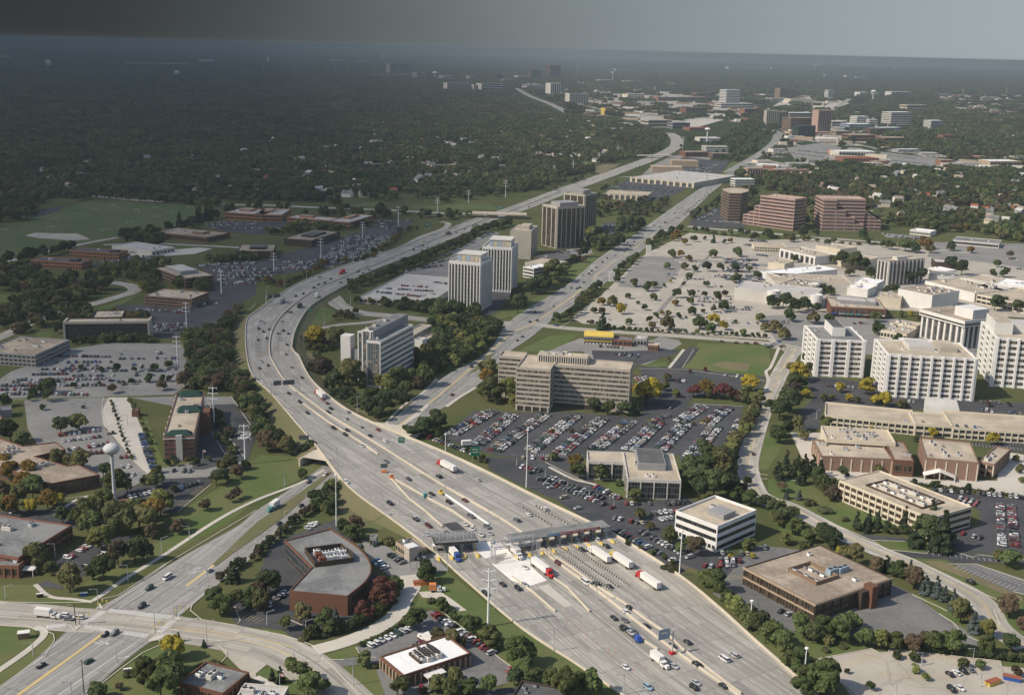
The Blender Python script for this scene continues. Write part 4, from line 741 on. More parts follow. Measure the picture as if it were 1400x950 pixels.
for x0, y0, ya, z1 in ((-W / 2 + 6.4, D / 2 - 1.8, y1, h2), (-W / 2 + 12.4, y1 + .1, y2, h3)): sub(o, 'white_cornice', 'white_panel', x0, x0 + .9, y0, ya, z1 - .7, z1 + .6)
for x in (10, 22, 40): link('roof_unit', UM_[2], o, (-W / 2 + x, (D / 2 + y1) / 2, h2 + .15))
sub(o, 'stair_tower', 'white_panel', -W / 2 + 18, -W / 2 + 26, y2 + 9, y2 + 17, 0, H * .92); sub(o, 'link_bridge', 'grey_panel', -W / 2 + 20, -W / 2 + 24, y2, y2 + 9, H * .3, H * .62)
o = B('garage', 'two level tan parking deck behind the glass fronted office', 'B1 852,868', 'B1 952,815', 'B1 905,800', 6, 'pale_concrete', 'tan_gravel', 'dark_glass', f='r2', nu=0, cat='parking deck', par=1)
o = B('garage', 'narrow tan parking deck ramp right of the glass fronted office', 'B1 900,905', 'B1 1025,840', 'B1 990,833', 4, 'pale_concrete', 'tan_gravel', 'dark_glass', f='r1', nu=0, cat='parking deck', par=1)
o = B('stair_block', 'small white stair block at the end of the parking deck', 'B1 858,890', 'B1 900,895', 'B1 906,880', 13, 'white_panel', 'pale_membrane', nu=0, cat='stair block')
# ---- the big tan office and its neighbours
hO = hgt(pts('C2 205,325')[0], pts('C2 205,100')[0][1])
def banded(o, side='f', n=8, z0=4):
    pass
o = B('office_building', 'big tan office block with eight bands of narrow windows above the car park', 'C2 227,78', 'C2 640,109', 'C2 690,70', hO, 'tan_concrete', 'tan_gravel', 'office_glass', 'tan_concrete', f='r8', r='r8', nu=0, par=1.0, z0=3.5)
W, D, H = o['dims']; MO = o
wD = 14
fl = Vector((-W / 2, -D / 2)); w2 = W * .45
m = MB(); q = [(-w2 - W / 2 + .02, -D / 2 - wD), (-W / 2, -D / 2 - wD), (-W / 2, D / 2), (-w2 - W / 2 + .02, D / 2)]; roofing(o, q, H, 'tan_concrete', 'tan_gravel', 1.0, 'front_wing')
items = []
for k in range(8):
    z = 3.5 + (H - 3.5) / 8 * (k + .52); h_ = (H - 3.5) / 8 * .46
    items += [(w2 - 1, .5, h_, -W / 2 - w2 / 2, -D / 2 - wD + .2, z, 'office_glass', 'window_band'), (.5, wD - 1, h_, -W / 2 - .2, -D / 2 - wD / 2, z, 'office_glass', 'window_band')]
w3 = W * .34; xl = -w2 - W / 2 - w3
roofing(o, [(xl, D * .1), (xl + w3, D * .1), (xl + w3, D / 2 + 6), (xl, D / 2 + 6)], H, 'tan_concrete', 'tan_gravel', 1.0, 'rear_wing')
for k in range(8):
    z = 3.5 + (H - 3.5) / 8 * (k + .52); items.append((w3 - 1, .5, (H - 3.5) / 8 * .46, xl + w3 / 2, D * .1 + .2, z, 'office_glass', 'window_band'))
windows(o, items)
for x0, x1, y in ((-W / 2 - w2 + 1, -W / 2 - 1, -D / 2 - wD - .05),): 
    sub(o, 'ground_void', 'dark_panel', x0, x1, y, y + .3, .1, 3.2)  # dark sheet stands in for the shade of the open ground floor
    for k in range(5): sub(o, 'column', 'tan_concrete', x0 + (x1 - x0) * k / 4 - .5, x0 + (x1 - x0) * k / 4 + .5, y - .7, y + .2, 0, 3.6)
sub(o, 'ground_void', 'dark_panel', -W / 2 + .5, W * .2, -D / 2 - .06, -D / 2 + .3, .1, 3.2)  # same dark sheet for the ground floor shade along the main front
px0, px1, py0, py1 = -W / 2 - w2 * .55, -W / 2 + W * .42, -D * .12, D / 2 - 2
m = MB(); m.box(px0, px1, py0, py1, H - .1, H + 5); ph_ = m.build('penthouse', 'tan_concrete', o); sub(ph_, 'penthouse_roof', 'tan_gravel', px0 + .6, px1 - .6, py0 + .6, py1 - .6, H + 5, H + 5.2)
for k in range(22): link('fin', boxmesh(.6, .8, 5, 'pale_concrete'), ph_, (px0 + (k + .5) * (px1 - px0) / 22, py0 - .3, H + 2.45))
for k in range(22): link('louvre', boxmesh(.9, .2, 3.6, 'dark_panel'), ph_, (px0 + (k + 1) * (px1 - px0) / 22 - .0 if k < 21 else px1 - .6, py0 - .03, H + 2.3))
for k in range(7): link('roof_unit', UM_[k % 4], o, (px0 + 4 + R.random() * (px1 - px0 - 8), py0 + 3 + R.random() * (py1 - py0 - 6), H + 5.2))
hW = hgt(pts('C2 910,803')[0], pts('C2 915,707')[0][1])
o = B('office_building', 'two winged concrete and dark glass office in the middle of the car park', 'C2 625,697', 'C2 915,707', 'C2 885,562', hW, 'pale_concrete', 'tan_gravel', 'dark_glass', 'pale_concrete', f='c4', r='c5', l='c4', nu=5, par=.9)
W, D, H = o['dims']; m = MB(); lw = W * .72
roofing(o, [(-W / 2 - lw, D * .12), (-W / 2 + .02, D * .12), (-W / 2 + .02, D / 2), (-W / 2 - lw, D / 2)], H, 'pale_concrete', 'tan_gravel', .9, 'side_wing')
items = []; bw = lw / 3
for k in range(3): items.append((bw - .8, .5, H - 1.8, -W / 2 - lw + bw * (k + .5), D * .12 + .19, H / 2 - .3, 'dark_glass', 'glass_panel'))
for k in range(4): items.append((.8, 1, H - .3, -W / 2 - lw + bw * k + (.4 if k == 0 else -.4 if k == 3 else 0), D * .12 - .2, H / 2, 'pale_concrete', 'pier'))
windows(o, items); m = MB(); m.box(-W * .27, W * .26, -D * .13, D * .46, H, H + 4.2, 0); m.box(-W * .25, W * .24, -D * .11, D * .44, H + 4.2, H + 4.35, 1); m.build('penthouse', ['grey_panel', 'dark_membrane'], o)
o = B('office_building', 'white office with ribbon windows and a pale flat roof beside the toll plaza', 'C3 885,-38', 'C3 1112,47', 'D3 72,5', 13, 'bright_white', 'tan_gravel', 'dark_glass', f='r3', r='r3', nu=3, par=1.2)
W, D, H = o['dims']
for k in range(11): sub(o, 'ground_column', 'white_panel', -W / 2 + k * W / 10.2, -W / 2 + k * W / 10.2 + .7, -D / 2 - .3, -D / 2 + .3, 0, 3.4)
m = MB(); m.box(-1, 9, -6, 4, H, H + 2.6); m.build('roof_screen', 'grey_panel', o)
o = B('office_building', 'dark framed office with a mottled gravel roof and brown stair tower', 'C3 1256,262', 'D3 256,462', 'D3 780,372', hgt(pts('D3 255,555')[0], pts('D3 255,462')[0][1]), 'bronze_dark', 'brown_gravel', 'brown_glass', 'bronze_dark', f='b8x2', r='b9x2', nu=2, par=.5)
W, D, H = o['dims']
sub(o, 'roof_fascia', 'tan_brick', -W / 2 - .5, W / 2 + .5, -D / 2 - .5, -D / 2 - .05, H - .5, H + .6); sub(o, 'roof_fascia', 'tan_brick', W / 2 + .05, W / 2 + .5, -D / 2, D / 2 + .4, H - .5, H + .6); sub(o, 'balcony_band', 'tan_brick', -W / 2, W / 2, -D / 2 - .4, -D / 2 - .36 + .3, H * .42, H * .52)
sub(o, 'stair_tower', 'brown_brick', W / 2 - .1, W / 2 + 5, D * .12, D * .2, 0, H + 2.5); sub(o, 'elevator_shaft', 'bronze_dark', W / 2 - .1, W / 2 + 3, D * .03, D * .12, 0, H + .2)
for a in ((-W * .2, W * .2, -D * .2, -D * .19), (-W * .2, W * .2, D * .08, D * .09), (-W * .2, -W * .19, -D * .2, D * .09), (W * .19, W * .2, -D * .2, D * .09)): sub(o, 'roof_screen', 'rust_red' if 0 else 'brown_panel', a[0], a[1], a[2], a[3], H, H + 1.8)
for k in range(9): link('roof_unit', UM_[k % 2 * 2 + 1], o, (-W * .16 + (k % 5) * W * .08, -D * .15 + (k // 5) * D * .14, H + .03), .2)
for k in range(2): link('roof_unit', unit_mesh(6, 3, 2.6, 'blue_grey'), o, (W * .08 + k * 1, D * .16 + k * 5.5 - 2, H + .03), 1.57)
# ---- the right hand side
o = B('office_building', 'cream three storey office with ribbon windows and a sunken roof plant well', 'D2 385,702', 'D2 880,908', 'D2 1147,862', 11, 'cream_panel', 'tan_gravel', 'brown_glass', 'cream_panel', f='b14x3', r='r3', nu=0, par=.6)
W, D, H = o['dims']
for a in ((-W * .3, W * .32, -D * .28, -D * .26), (-W * .3, W * .32, D * .24, D * .26), (-W * .3, -W * .29, -D * .28, D * .26), (W * .31, W * .32, -D * .28, D * .26)): sub(o, 'well_curb', 'bronze_dark', a[0], a[1], a[2], a[3], H, H + .9)
for k in range(12): link('roof_unit', UM_[(1, 2)[k % 2]], o, (-W * .25 + (k % 6) * W * .1, -D * .15 + (k // 6) * D * .26, H + .03), .1)
o = B('brick_office', 'long brick and concrete framed building behind the cream office', 'D2 288,572', 'D2 675,590', 'D2 640,500', 8.5, 'muted_brick', 'tan_gravel', 'muted_brick', 'cream_panel', f='b7x2', l='b4x2', nu=4, par=.8)
o = B('brick_office', 'raised rear block with machinery sunk into its roof', 'D2 315,482', 'D2 690,505', 'D2 755,440', 11, 'cream_panel', 'tan_gravel', 'brown_glass', f='r2', nu=12, par=1.3)
o = B('brick_office', 'brick hall with concrete frame and pitched white porch', 'D2 852,582', 'D2 1140,610', 'D2 1125,500', 11, 'muted_brick', 'tan_gravel', 'muted_brick', 'cream_panel', f='b5x2', nu=6, par=.9)
W, D, H = o['dims']; m = MB()
for sx_ in (-1, 1): m.face([(-W * .22, -D / 2 - 6, 6), (-W * .22, -D / 2, 6), (-W * .22 + sx_ * 9, -D / 2, 2.8), (-W * .22 + sx_ * 9, -D / 2 - 6, 2.8)][::sx_]); m.face([(-W * .22, -D / 2 - 6, 5.6), (-W * .22, -D / 2, 5.6), (-W * .22 + sx_ * 9, -D / 2, 2.4), (-W * .22 + sx_ * 9, -D / 2 - 6, 2.4)][::-sx_]); m.face([(-W * .22, -D / 2 - 6, 6), (-W * .22 + sx_ * 9, -D / 2 - 6, 2.8), (-W * .22 + sx_ * 9, -D / 2 - 6, 2.4), (-W * .22, -D / 2 - 6, 5.6)][::-sx_])
m.build('porch_roof', 'white_panel', o)
for x in (-8.5, -.3, 8.1): sub(o, 'porch_post', 'white_panel', -W * .22 + x, -W * .22 + x + .5, -D / 2 - 5.8, -D / 2 - 5.3, 0, 2.6 if abs(x) > 1 else 5.6)
o = B('brick_office', 'brick link block between the two brick halls', 'D2 680,592', 'D2 790,600', 'D2 850,500', 9.5, 'brown_brick', 'brown_gravel', 'brown_glass', f='g2x1', nu=1)
o = B('brick_office', 'small brick end block with a roof frame of pipes', 'D2 1142,600', 'D2 1225,618', 'D2 1215,515', 8, 'muted_brick', 'tan_gravel', 'brown_glass', 'cream_panel', f='b2x2', nu=4)
for nm, a, e, c_, hh, lb in (('garage', 'D2 308,352', 'D2 795,400', 'D2 800,328', 7, 'left half of the long two level parking deck with a tan top'), ('garage', 'D2 796,398', 'D2 1000,412', 'D2 1000,350', 7.6, 'middle part of the long parking deck beside the gabled hut'), ('garage', 'D2 1000,418', 'D2 1500,452', 'D2 1450,360', 7, 'right end of the long two level parking deck, with cars on top')):
    o = B(nm, lb, a, e, c_, hh, 'cream_panel', 'tan_gravel', 'dark_glass', 'cream_panel', f='b14x2' if hh == 7 else 'b4x2', nu=0, cat='parking deck', par=1.1)
o = B('gabled_hut', 'small white hall with a grey pitched roof on the parking deck edge', 'D2 850,300', 'D2 1035,320', 'D2 1040,280', 7.5, 'white_panel', 'grey_membrane', nu=1, cat='hall')
W, D, H = o['dims']; m = MB(); m.prism([(-W / 2, -D / 2), (W / 2, -D / 2), (W / 2, D / 2), (-W / 2, D / 2)], H + .7, H + 4.5, top=[(-W / 2 + 2, -.2), (W / 2 - 2, -.2), (W / 2 - 2, .2), (-W / 2 + 2, .2)]); m.build('pitched_roof', 'pale_membrane', o)
hS = hgt(pts('D2 1110,268')[0], pts('D2 1125,45')[0][1])
def ribbed(lb, a, e, c_, hh, nb, nf, nr, ph=(), rm='tan_gravel'):
    o = B('office_block', lb, a, e, c_, hh, 'bright_white', rm, 'office_glass', 'bright_white', f=f'g{nb}x{nf}', r=f'g{nr}x{nf}', l=f'g{nr}x{nf}', nu=2, par=1.2, ph=ph, z0=1)
    W, D, H = o['dims']
    for j in range(nb + 1): link('pier', boxmesh(W / nb * .2, 1.6, H + 1, 'bright_white'), o, (max(-W / 2 + .8, min(W / 2 - .8, -W / 2 + j * W / nb)), -D / 2 - .5, H / 2 + .4))
    for j in range(nr + 1):
        for s_ in (-1, 1): link('pier', boxmesh(1.6, D / nr * .2, H + 1, 'bright_white'), o, (s_ * (W / 2 + .5), max(-D / 2 + .8, min(D / 2 - .8, -D / 2 + j * D / nr)), H / 2 + .4))
    return o
ribbed('white ribbed office block with a tall square penthouse, left of the three', 'D1 270,892', 'D1 525,900', 'D1 540,828', hgt(pts('D2 262,135')[0], pts('D1 270,892')[0][1]), 3, 7, 3, ph=((.4, .68, .35, .95, 7, 'white_panel', 'dark_membrane'),), rm='grey_membrane')
ribbed('widest white ribbed office block with eight window bays', 'D2 652,24', 'D2 1128,47', 'D1 1105,915', hS, 8, 8, 3, ph=((.3, .6, .4, .9, 3, 'pale_concrete', 'pale_membrane'), (.66, .86, .4, .9, 3.5, 'tan_concrete', 'tan_gravel')))
ribbed('white ribbed office block cut by the right edge', 'D1 1240,882', 'D1 1600,905', 'D1 1560,820', hgt(pts('D2 1225,190')[0], pts('D1 1240,882')[0][1]), 6, 8, 3, ph=((.02, .3, .3, .9, 9, 'white_panel', 'tan_gravel'), (.3, .7, .5, .95, 5, 'white_panel', 'pale_membrane')))
hH = hgt(pts('D1 1060,935')[0], pts('D1 1065,785')[0][1])
o = B('hotel', 'white hotel tower with an overhanging top band and a square penthouse', 'D1 838,728', 'D1 1065,790', 'D1 1205,768', hH, 'pale_concrete', 'brown_gravel', 'grey_glass', 'white_panel', f='p7x8', r='p6x8', nu=2, cat='hotel', par=.6)
W, D, H = o['dims']
m = MB(); m.box(-W / 2 - 2, W / 2 + 2, -D / 2 - 2, D / 2 + 2, H - 4.6, H + .9); m.build('top_band', 'white_panel', o)
for a in ((W + 3, .4, 0, -D / 2 - 2), ): link('band_window', boxmesh(a[0], .4, 1.4, 'brown_glass'), o, (0, a[3], H - 2.6))
link('band_window', boxmesh(.4, D + 3, 1.4, 'brown_glass'), o, (W / 2 + 2, 0, H - 2.6)); sub(o, 'top_roof', 'brown_gravel', -W / 2 - 1.4, W / 2 + 1.4, -D / 2 - 1.4, D / 2 + 1.4, H + .9, H + 1.0)
sub(o, 'penthouse', 'white_panel', W * .08, W * .5, -D * .25, D * .3, H + .9, H + 9)
# mall
for nm, lb, a, e, c_, hh, wm_, rm_, kw in (
    ('store', 'white department store with a tan roof, upper left of the mall', 'D1 65,398', 'D1 258,442', 'D1 375,432', 10, 'white_panel', 'tan_gravel', dict(f='p7x1', nu=6)),
    ('store', 'tall tan mall block with a plain roof', 'D1 258,378', 'D1 390,402', 'D1 515,396', 14, 'cream_panel', 'tan_gravel', dict(nu=4)),
    ('store', 'low tan mall block next to the tall tan one', 'D1 380,440', 'D1 540,462', 'D1 600,445', 11, 'cream_panel', 'tan_gravel', dict(nu=3)),
    ('store', 'small tan mall block with square openings', 'D1 385,438', 'D1 440,446', 'D1 500,440', 10, 'cream_panel', 'tan_gravel', dict(f='g3x1', nu=1)),
    ('store', 'white roofed mall wing at the left of the shops', 'D1 -40,520', 'D1 65,545', 'D1 385,512', 8, 'white_panel', 'white_membrane', dict(nu=5)),
    ('store', 'wide mall hall with a tan roof and dark vents', 'D1 30,600', 'D1 200,625', 'D1 470,605', 9, 'grey_panel', 'brown_gravel', dict(nu=14)),
    ('store', 'white roofed mall lobby beside the glass office', 'D1 430,605', 'D1 540,620', 'D1 630,602', 8, 'white_panel', 'white_membrane', dict(nu=1)),
    ('store', 'long shop row with coloured fronts facing the hotel', 'D1 340,712', 'D1 640,728', 'D1 870,690', 9, 'brown_brick', 'tan_gravel', dict(f='p9x1', gm='grey_glass', nu=12)),
    ('store', 'pale upper shop block on the shop row', 'D1 368,675', 'D1 585,690', 'D1 590,668', 12, 'grey_panel', 'pale_membrane', dict(nu=2)),
    ('store', 'big white department store with a gravel roof beside the hotel', 'D1 705,615', 'D1 890,652', 'D1 1125,642', 15, 'white_panel', 'brown_gravel', dict(nu=16)),
    ('store', 'white walled store right of the glass office', 'D1 850,572', 'D1 1120,640', 'D1 1240,605', 9, 'white_panel', 'tan_gravel', dict(nu=7)),
    ('store', 'pale mall wing with a ridge at the right edge', 'D1 1060,555', 'D1 1390,612', 'D1 1400,580', 10, 'pale_concrete', 'tan_gravel', dict(nu=6)),
    ('store', 'dark walled store with a pale roof behind the glass office', 'D1 905,470', 'D1 1060,478', 'D1 1185,465', 8, 'bronze_dark', 'pale_membrane', dict(nu=4)),
    ('store', 'small white pavilion beside the dark walled store', 'D1 870,500', 'D1 965,520', 'D1 980,506', 6, 'white_panel', 'white_membrane', dict(f='g4x1', nu=1)),
    ('garage', 'open parking deck with a tan top beside the mall at the right edge', 'D1 1130,645', 'D1 1420,705', 'D1 1500,640', 9, 'cream_panel', 'tan_gravel', dict(f='b10x2', nu=0, cat='parking deck')),
    ('shop', 'low tan shops in front of the hotel', 'D1 610,840', 'D1 750,862', 'D1 850,835', 6, 'cream_panel', 'tan_gravel', dict(f='g8x1', nu=8)),
    ('shop', 'small stepped tan shop above the low shops', 'D1 660,800', 'D1 800,822', 'D1 845,805', 7, 'cream_panel', 'tan_gravel', dict(nu=6)),
    ('bank', 'low white building with a flat roof at the far right of the mall', 'D1 1000,350', 'D1 1250,372', 'D1 1258,352', 6, 'pale_concrete', 'grey_membrane', dict(f='r1', nu=3)),
    ('motel', 'low white building at the wood edge right of the pink offices', 'D1 768,295', 'D1 880,308', 'D1 905,298', 6, 'white_panel', 'white_membrane', dict(f='g10x1', nu=1)),
    ('garage', 'low concrete parking deck at the top of the mall lot', 'C1 1310,385', 'D1 100,392', 'D1 120,372', 6, 'cream_panel', 'tan_gravel', dict(f='b12x2', nu=0, cat='parking deck')),
    ('hotel_lobby', 'long white flat lobby roof between the hotel and the shops', 'D1 725,925', 'D1 1000,945', 'D1 1060,905', 6, 'white_panel', 'white_membrane', dict(nu=2, cat='lobby')),
    ('store', 'long tan mall spine running behind the round cornered store', 'D1 40,588', 'D1 475,602', 'D1 330,540', 8, 'pale_concrete', 'tan_gravel', dict(nu=12)), ('store', 'square white mall block in front of the glass office', 'D1 470,575', 'D1 590,590', 'D1 600,565', 10, 'white_panel', 'white_membrane', dict(nu=2)),
    ('store', 'tan mall block joining the shop row to the department store', 'D1 590,660', 'D1 720,672', 'D1 700,640', 9, 'cream_panel', 'tan_gravel', dict(nu=5)), ('store', 'grey flat mall roof right of the hotel side store', 'D1 1120,600', 'D1 1260,625', 'D1 1290,600', 9, 'grey_panel', 'pale_membrane', dict(nu=5)),
    ('store', 'white mall block at the right edge above the deck', 'D1 1230,585', 'D1 1420,610', 'D1 1400,575', 11, 'white_panel', 'white_membrane', dict(nu=3)), ('store', 'tan mall wing left of the tall tan block', 'D1 0,470', 'D1 90,482', 'D1 120,462', 8, 'cream_panel', 'tan_gravel', dict(nu=3)),
    ('store', 'low grey mall wing behind the glass office', 'D1 870,540', 'D1 1010,552', 'D1 1060,530', 7, 'pale_concrete', 'grey_membrane', dict(nu=4)),
    ('store', 'round cornered grey department store with cylinder towers', 'C1 1205,612', 'D1 262,655', 'D1 150,600', 11.5, 'pale_concrete', 'pale_membrane', dict(nu=4))):
    kw.setdefault('cat', 'store' if nm == 'store' else nm); o = B(nm, lb, a, e, c_, hh, wm_, rm_, kw.pop('gm', 'dark_glass'), None, **kw)
    if 'round cornered' in lb:
        W, D, H = o['dims']
        for x in (-W * .02, W / 2): m = MB(); m.lathe([(6, -.2), (6, H + 2), (5.2, H + 2), (5.2, H + 1.4), (0, H + 1.4)], 18); m.build('corner_tower', 'white_panel', o, (x, -D / 2 + 1, 0))
    if 'coloured fronts' in lb:
        W, D, H = o['dims']
        for k, mt in enumerate(('blue_paint', 'blue_grey', 'teal_panel', 'teal_panel', 'grey_panel', 'red_paint', 'white_panel')): sub(o, 'awning', mt, -W / 2 + k * W / 7 + .5, -W / 2 + (k + .85) * W / 7, -D / 2 - 2.2, -D / 2 - .05, 3.2, 3.8)
o = B('office_building', 'grey glass office cube with white piers among the mall roofs', 'D1 597,452', 'D1 657,466', 'D1 868,456', hgt(pts('D1 655,598')[0], pts('D1 655,466')[0][1]), 'grey_panel', 'tan_gravel', 'dark_glass', 'pale_concrete', f='p3x7', r='p9x7', nu=2, ph=((.3, .7, .3, .6, 3, 'pale_concrete', 'pale_membrane'),))
# yellow roofed diner group
o = B('restaurant', 'diner with a bright yellow barrel roof beside the car park', 'C1 393,872', 'C1 545,880', 'C1 550,862', 6, 'white_panel', 'white_membrane', 'grey_glass', 'dark_metal', f='b8x1', nu=0, cat='restaurant')
W, D, H = o['dims']; m = MB(); n_ = 8
for k in range(n_):
    a0, a1 = math.pi * k / n_, math.pi * (k + 1) / n_; y0, y1 = -math.cos(a0) * (D / 2 + 1), -math.cos(a1) * (D / 2 + 1); z_0, z_1 = H + .7 + math.sin(a0) * 3.2, H + .7 + math.sin(a1) * 3.2
    m.face([(-W / 2 - .6, y0, z_0), (W / 2 + .6, y0, z_0), (W / 2 + .6, y1, z_1), (-W / 2 - .6, y1, z_1)])
for sx_ in (-1, 1): m.poly([(sx_ * (W / 2 + .55), -math.cos(math.pi * k / n_) * (D / 2 + 1), H + .7 + math.sin(math.pi * k / n_) * 3.2) for k in range(n_ + 1)])
m.build('barrel_roof', 'yellow_metal', o); sub(o, 'yellow_band', 'yellow_metal', -W / 2, W / 2, -D / 2 - .8, -D / 2 - .05, 2.6, 3.3)
for lb, a, e, c_, hh, wm_, rm_ in (('red brick restaurant right of the yellow roofed diner', 'C1 550,890', 'C1 650,895', 'C1 655,875', 5, 'red_brick', 'grey_membrane'), ('restaurant with a grey metal roof right of the brick one', 'C1 660,885', 'C1 730,890', 'C1 715,868', 6, 'grey_panel', 'pale_membrane'), ('small brick kiosk at the corner of the restaurant row', 'C1 735,920', 'C1 790,925', 'C1 795,912', 4, 'red_brick', 'tan_gravel')):
    B('restaurant', lb, a, e, c_, hh, wm_, rm_, f='g4x1', nu=2, cat='restaurant')
# pink stepped offices
def stepped(lb, a, e, c_, hh, steps, right):
    o = B('stepped_office', lb, a, e, c_, hh, 'pink_granite', 'tan_gravel', 'dark_glass', 'pink_granite', f='r9' if not right else 'r9', r='r9', l='r9', nu=2, par=1.5)
    W, D, H = o['dims']; sg = 1 if right else -1; fh = H / 9; x = sg * W / 2
    for n_, ww in steps:
        h_ = fh * n_; m = MB(); x0, x1 = sorted((x, x + sg * ww)); m.box(x0, x1, -D / 2 + (2 if right else .5), D / 2 - 1, -.2, h_); t = m.build('terrace_block', 'pink_granite', o)
        for k in range(n_):
            link('window_band', boxmesh(ww - 1.2, .5, fh * .46, 'dark_glass'), t, ((x0 + x1) / 2, -D / 2 + (2 if right else .5) + .19, fh * (k + .52)))
        x += sg * ww
    return o
hp = hgt(pts('D1 150,297')[0], pts('D1 145,132')[0][1])
stepped('pink granite stepped office stepping down to the left', 'C1 1345,112', 'D1 147,134', 'D1 208,124', hp, ((6, 9), (4, 9), (3, 9)), False)
o2_ = stepped('pink granite stepped office stepping down to the right', 'D1 292,128', 'D1 530,134', 'D1 560,118', hp, ((5, 8), (4, 8), (3, 9)), True)
W, D, H = o2_['dims']
for x0, x1, k_ in ((0, .3, 9), (.3, .52, 6), (.52, .74, 4), (.74, .95, 2)):
    h_ = H / 9 * k_; t = sub(o2_, 'front_block', 'pink_granite', -W / 2 + x0 * W, -W / 2 + x1 * W - .05, -D / 2 - 11, -D / 2 + .3, 0, h_ + .6)
    for q_ in range(k_): link('window_band', boxmesh((x1 - x0) * W - 1.4, .5, H / 9 * .46, 'grey_glass'), t, (-W / 2 + (x0 + x1) / 2 * W, -D / 2 - 10.8, H / 9 * (q_ + .52)))
    if x0 == 0:
        for q_ in range(k_): link('window_band', boxmesh(.5, 9, H / 9 * .46, 'dark_glass'), t, (-W / 2 + .19, -D / 2 - 5.5, H / 9 * (q_ + .52)))
hd = hgt(pts('C1 1165,232')[0], pts('C1 1165,85')[0][1])
poly_bld('office_tower', 'dark banded eight sided office tower beside the stepped offices', 'C1 1135,72 1140,82 1175,98 1240,100 1278,90 1285,78 1240,70 1180,66', hd, 'brown_panel', 'tan_gravel', bands=[(hd * (k + .3) / 10, hd * (k + .85) / 10, 'dark_glass', 'window_band') for k in range(10)], cat='office tower', par=1)
# ================================================================== far buildings, towers on the horizon
def FB(label, crop, x0, x1, yt, yb, mt, rm='pale_membrane', f=None, dep=None, gm='dark_glass', name='far_building', cat='building', pm=None, rot=0, group=None, nu=0):
    a, e = gp(f'{crop} {x0},{yb}')[0], gp(f'{crop} {x1},{yb}')[0]; q = pts(f'{crop} {(x0 + x1) / 2},{yb} {(x0 + x1) / 2},{yt}'); H = max(hgt(q[0], q[1][1]), 4)
    d = (e - a); n = Vector((-d.y, d.x, 0)).normalized(); W = d.length; D = dep or max(12, min(W * .6, 50)); md = (a + e) / 2
    if rot:
        c_, s_ = math.cos(rot), math.sin(rot); k = 1 / (abs(c_) + D / W * abs(s_)); d = Vector((d.x * c_ - d.y * s_, d.x * s_ + d.y * c_, 0)) * k; D *= k; n = Vector((-d.y, d.x, 0)).normalized(); a, e = md - d / 2, md + d / 2
    a.z = e.z = H
    return B(name, label, a, e, a + n * D, H, mt, rm, gm, pm, f=f, r=f if f and f[0] == 'r' else None, l=f if f and f[0] == 'r' else None, nu=nu, cat=cat, par=.6, group=group)
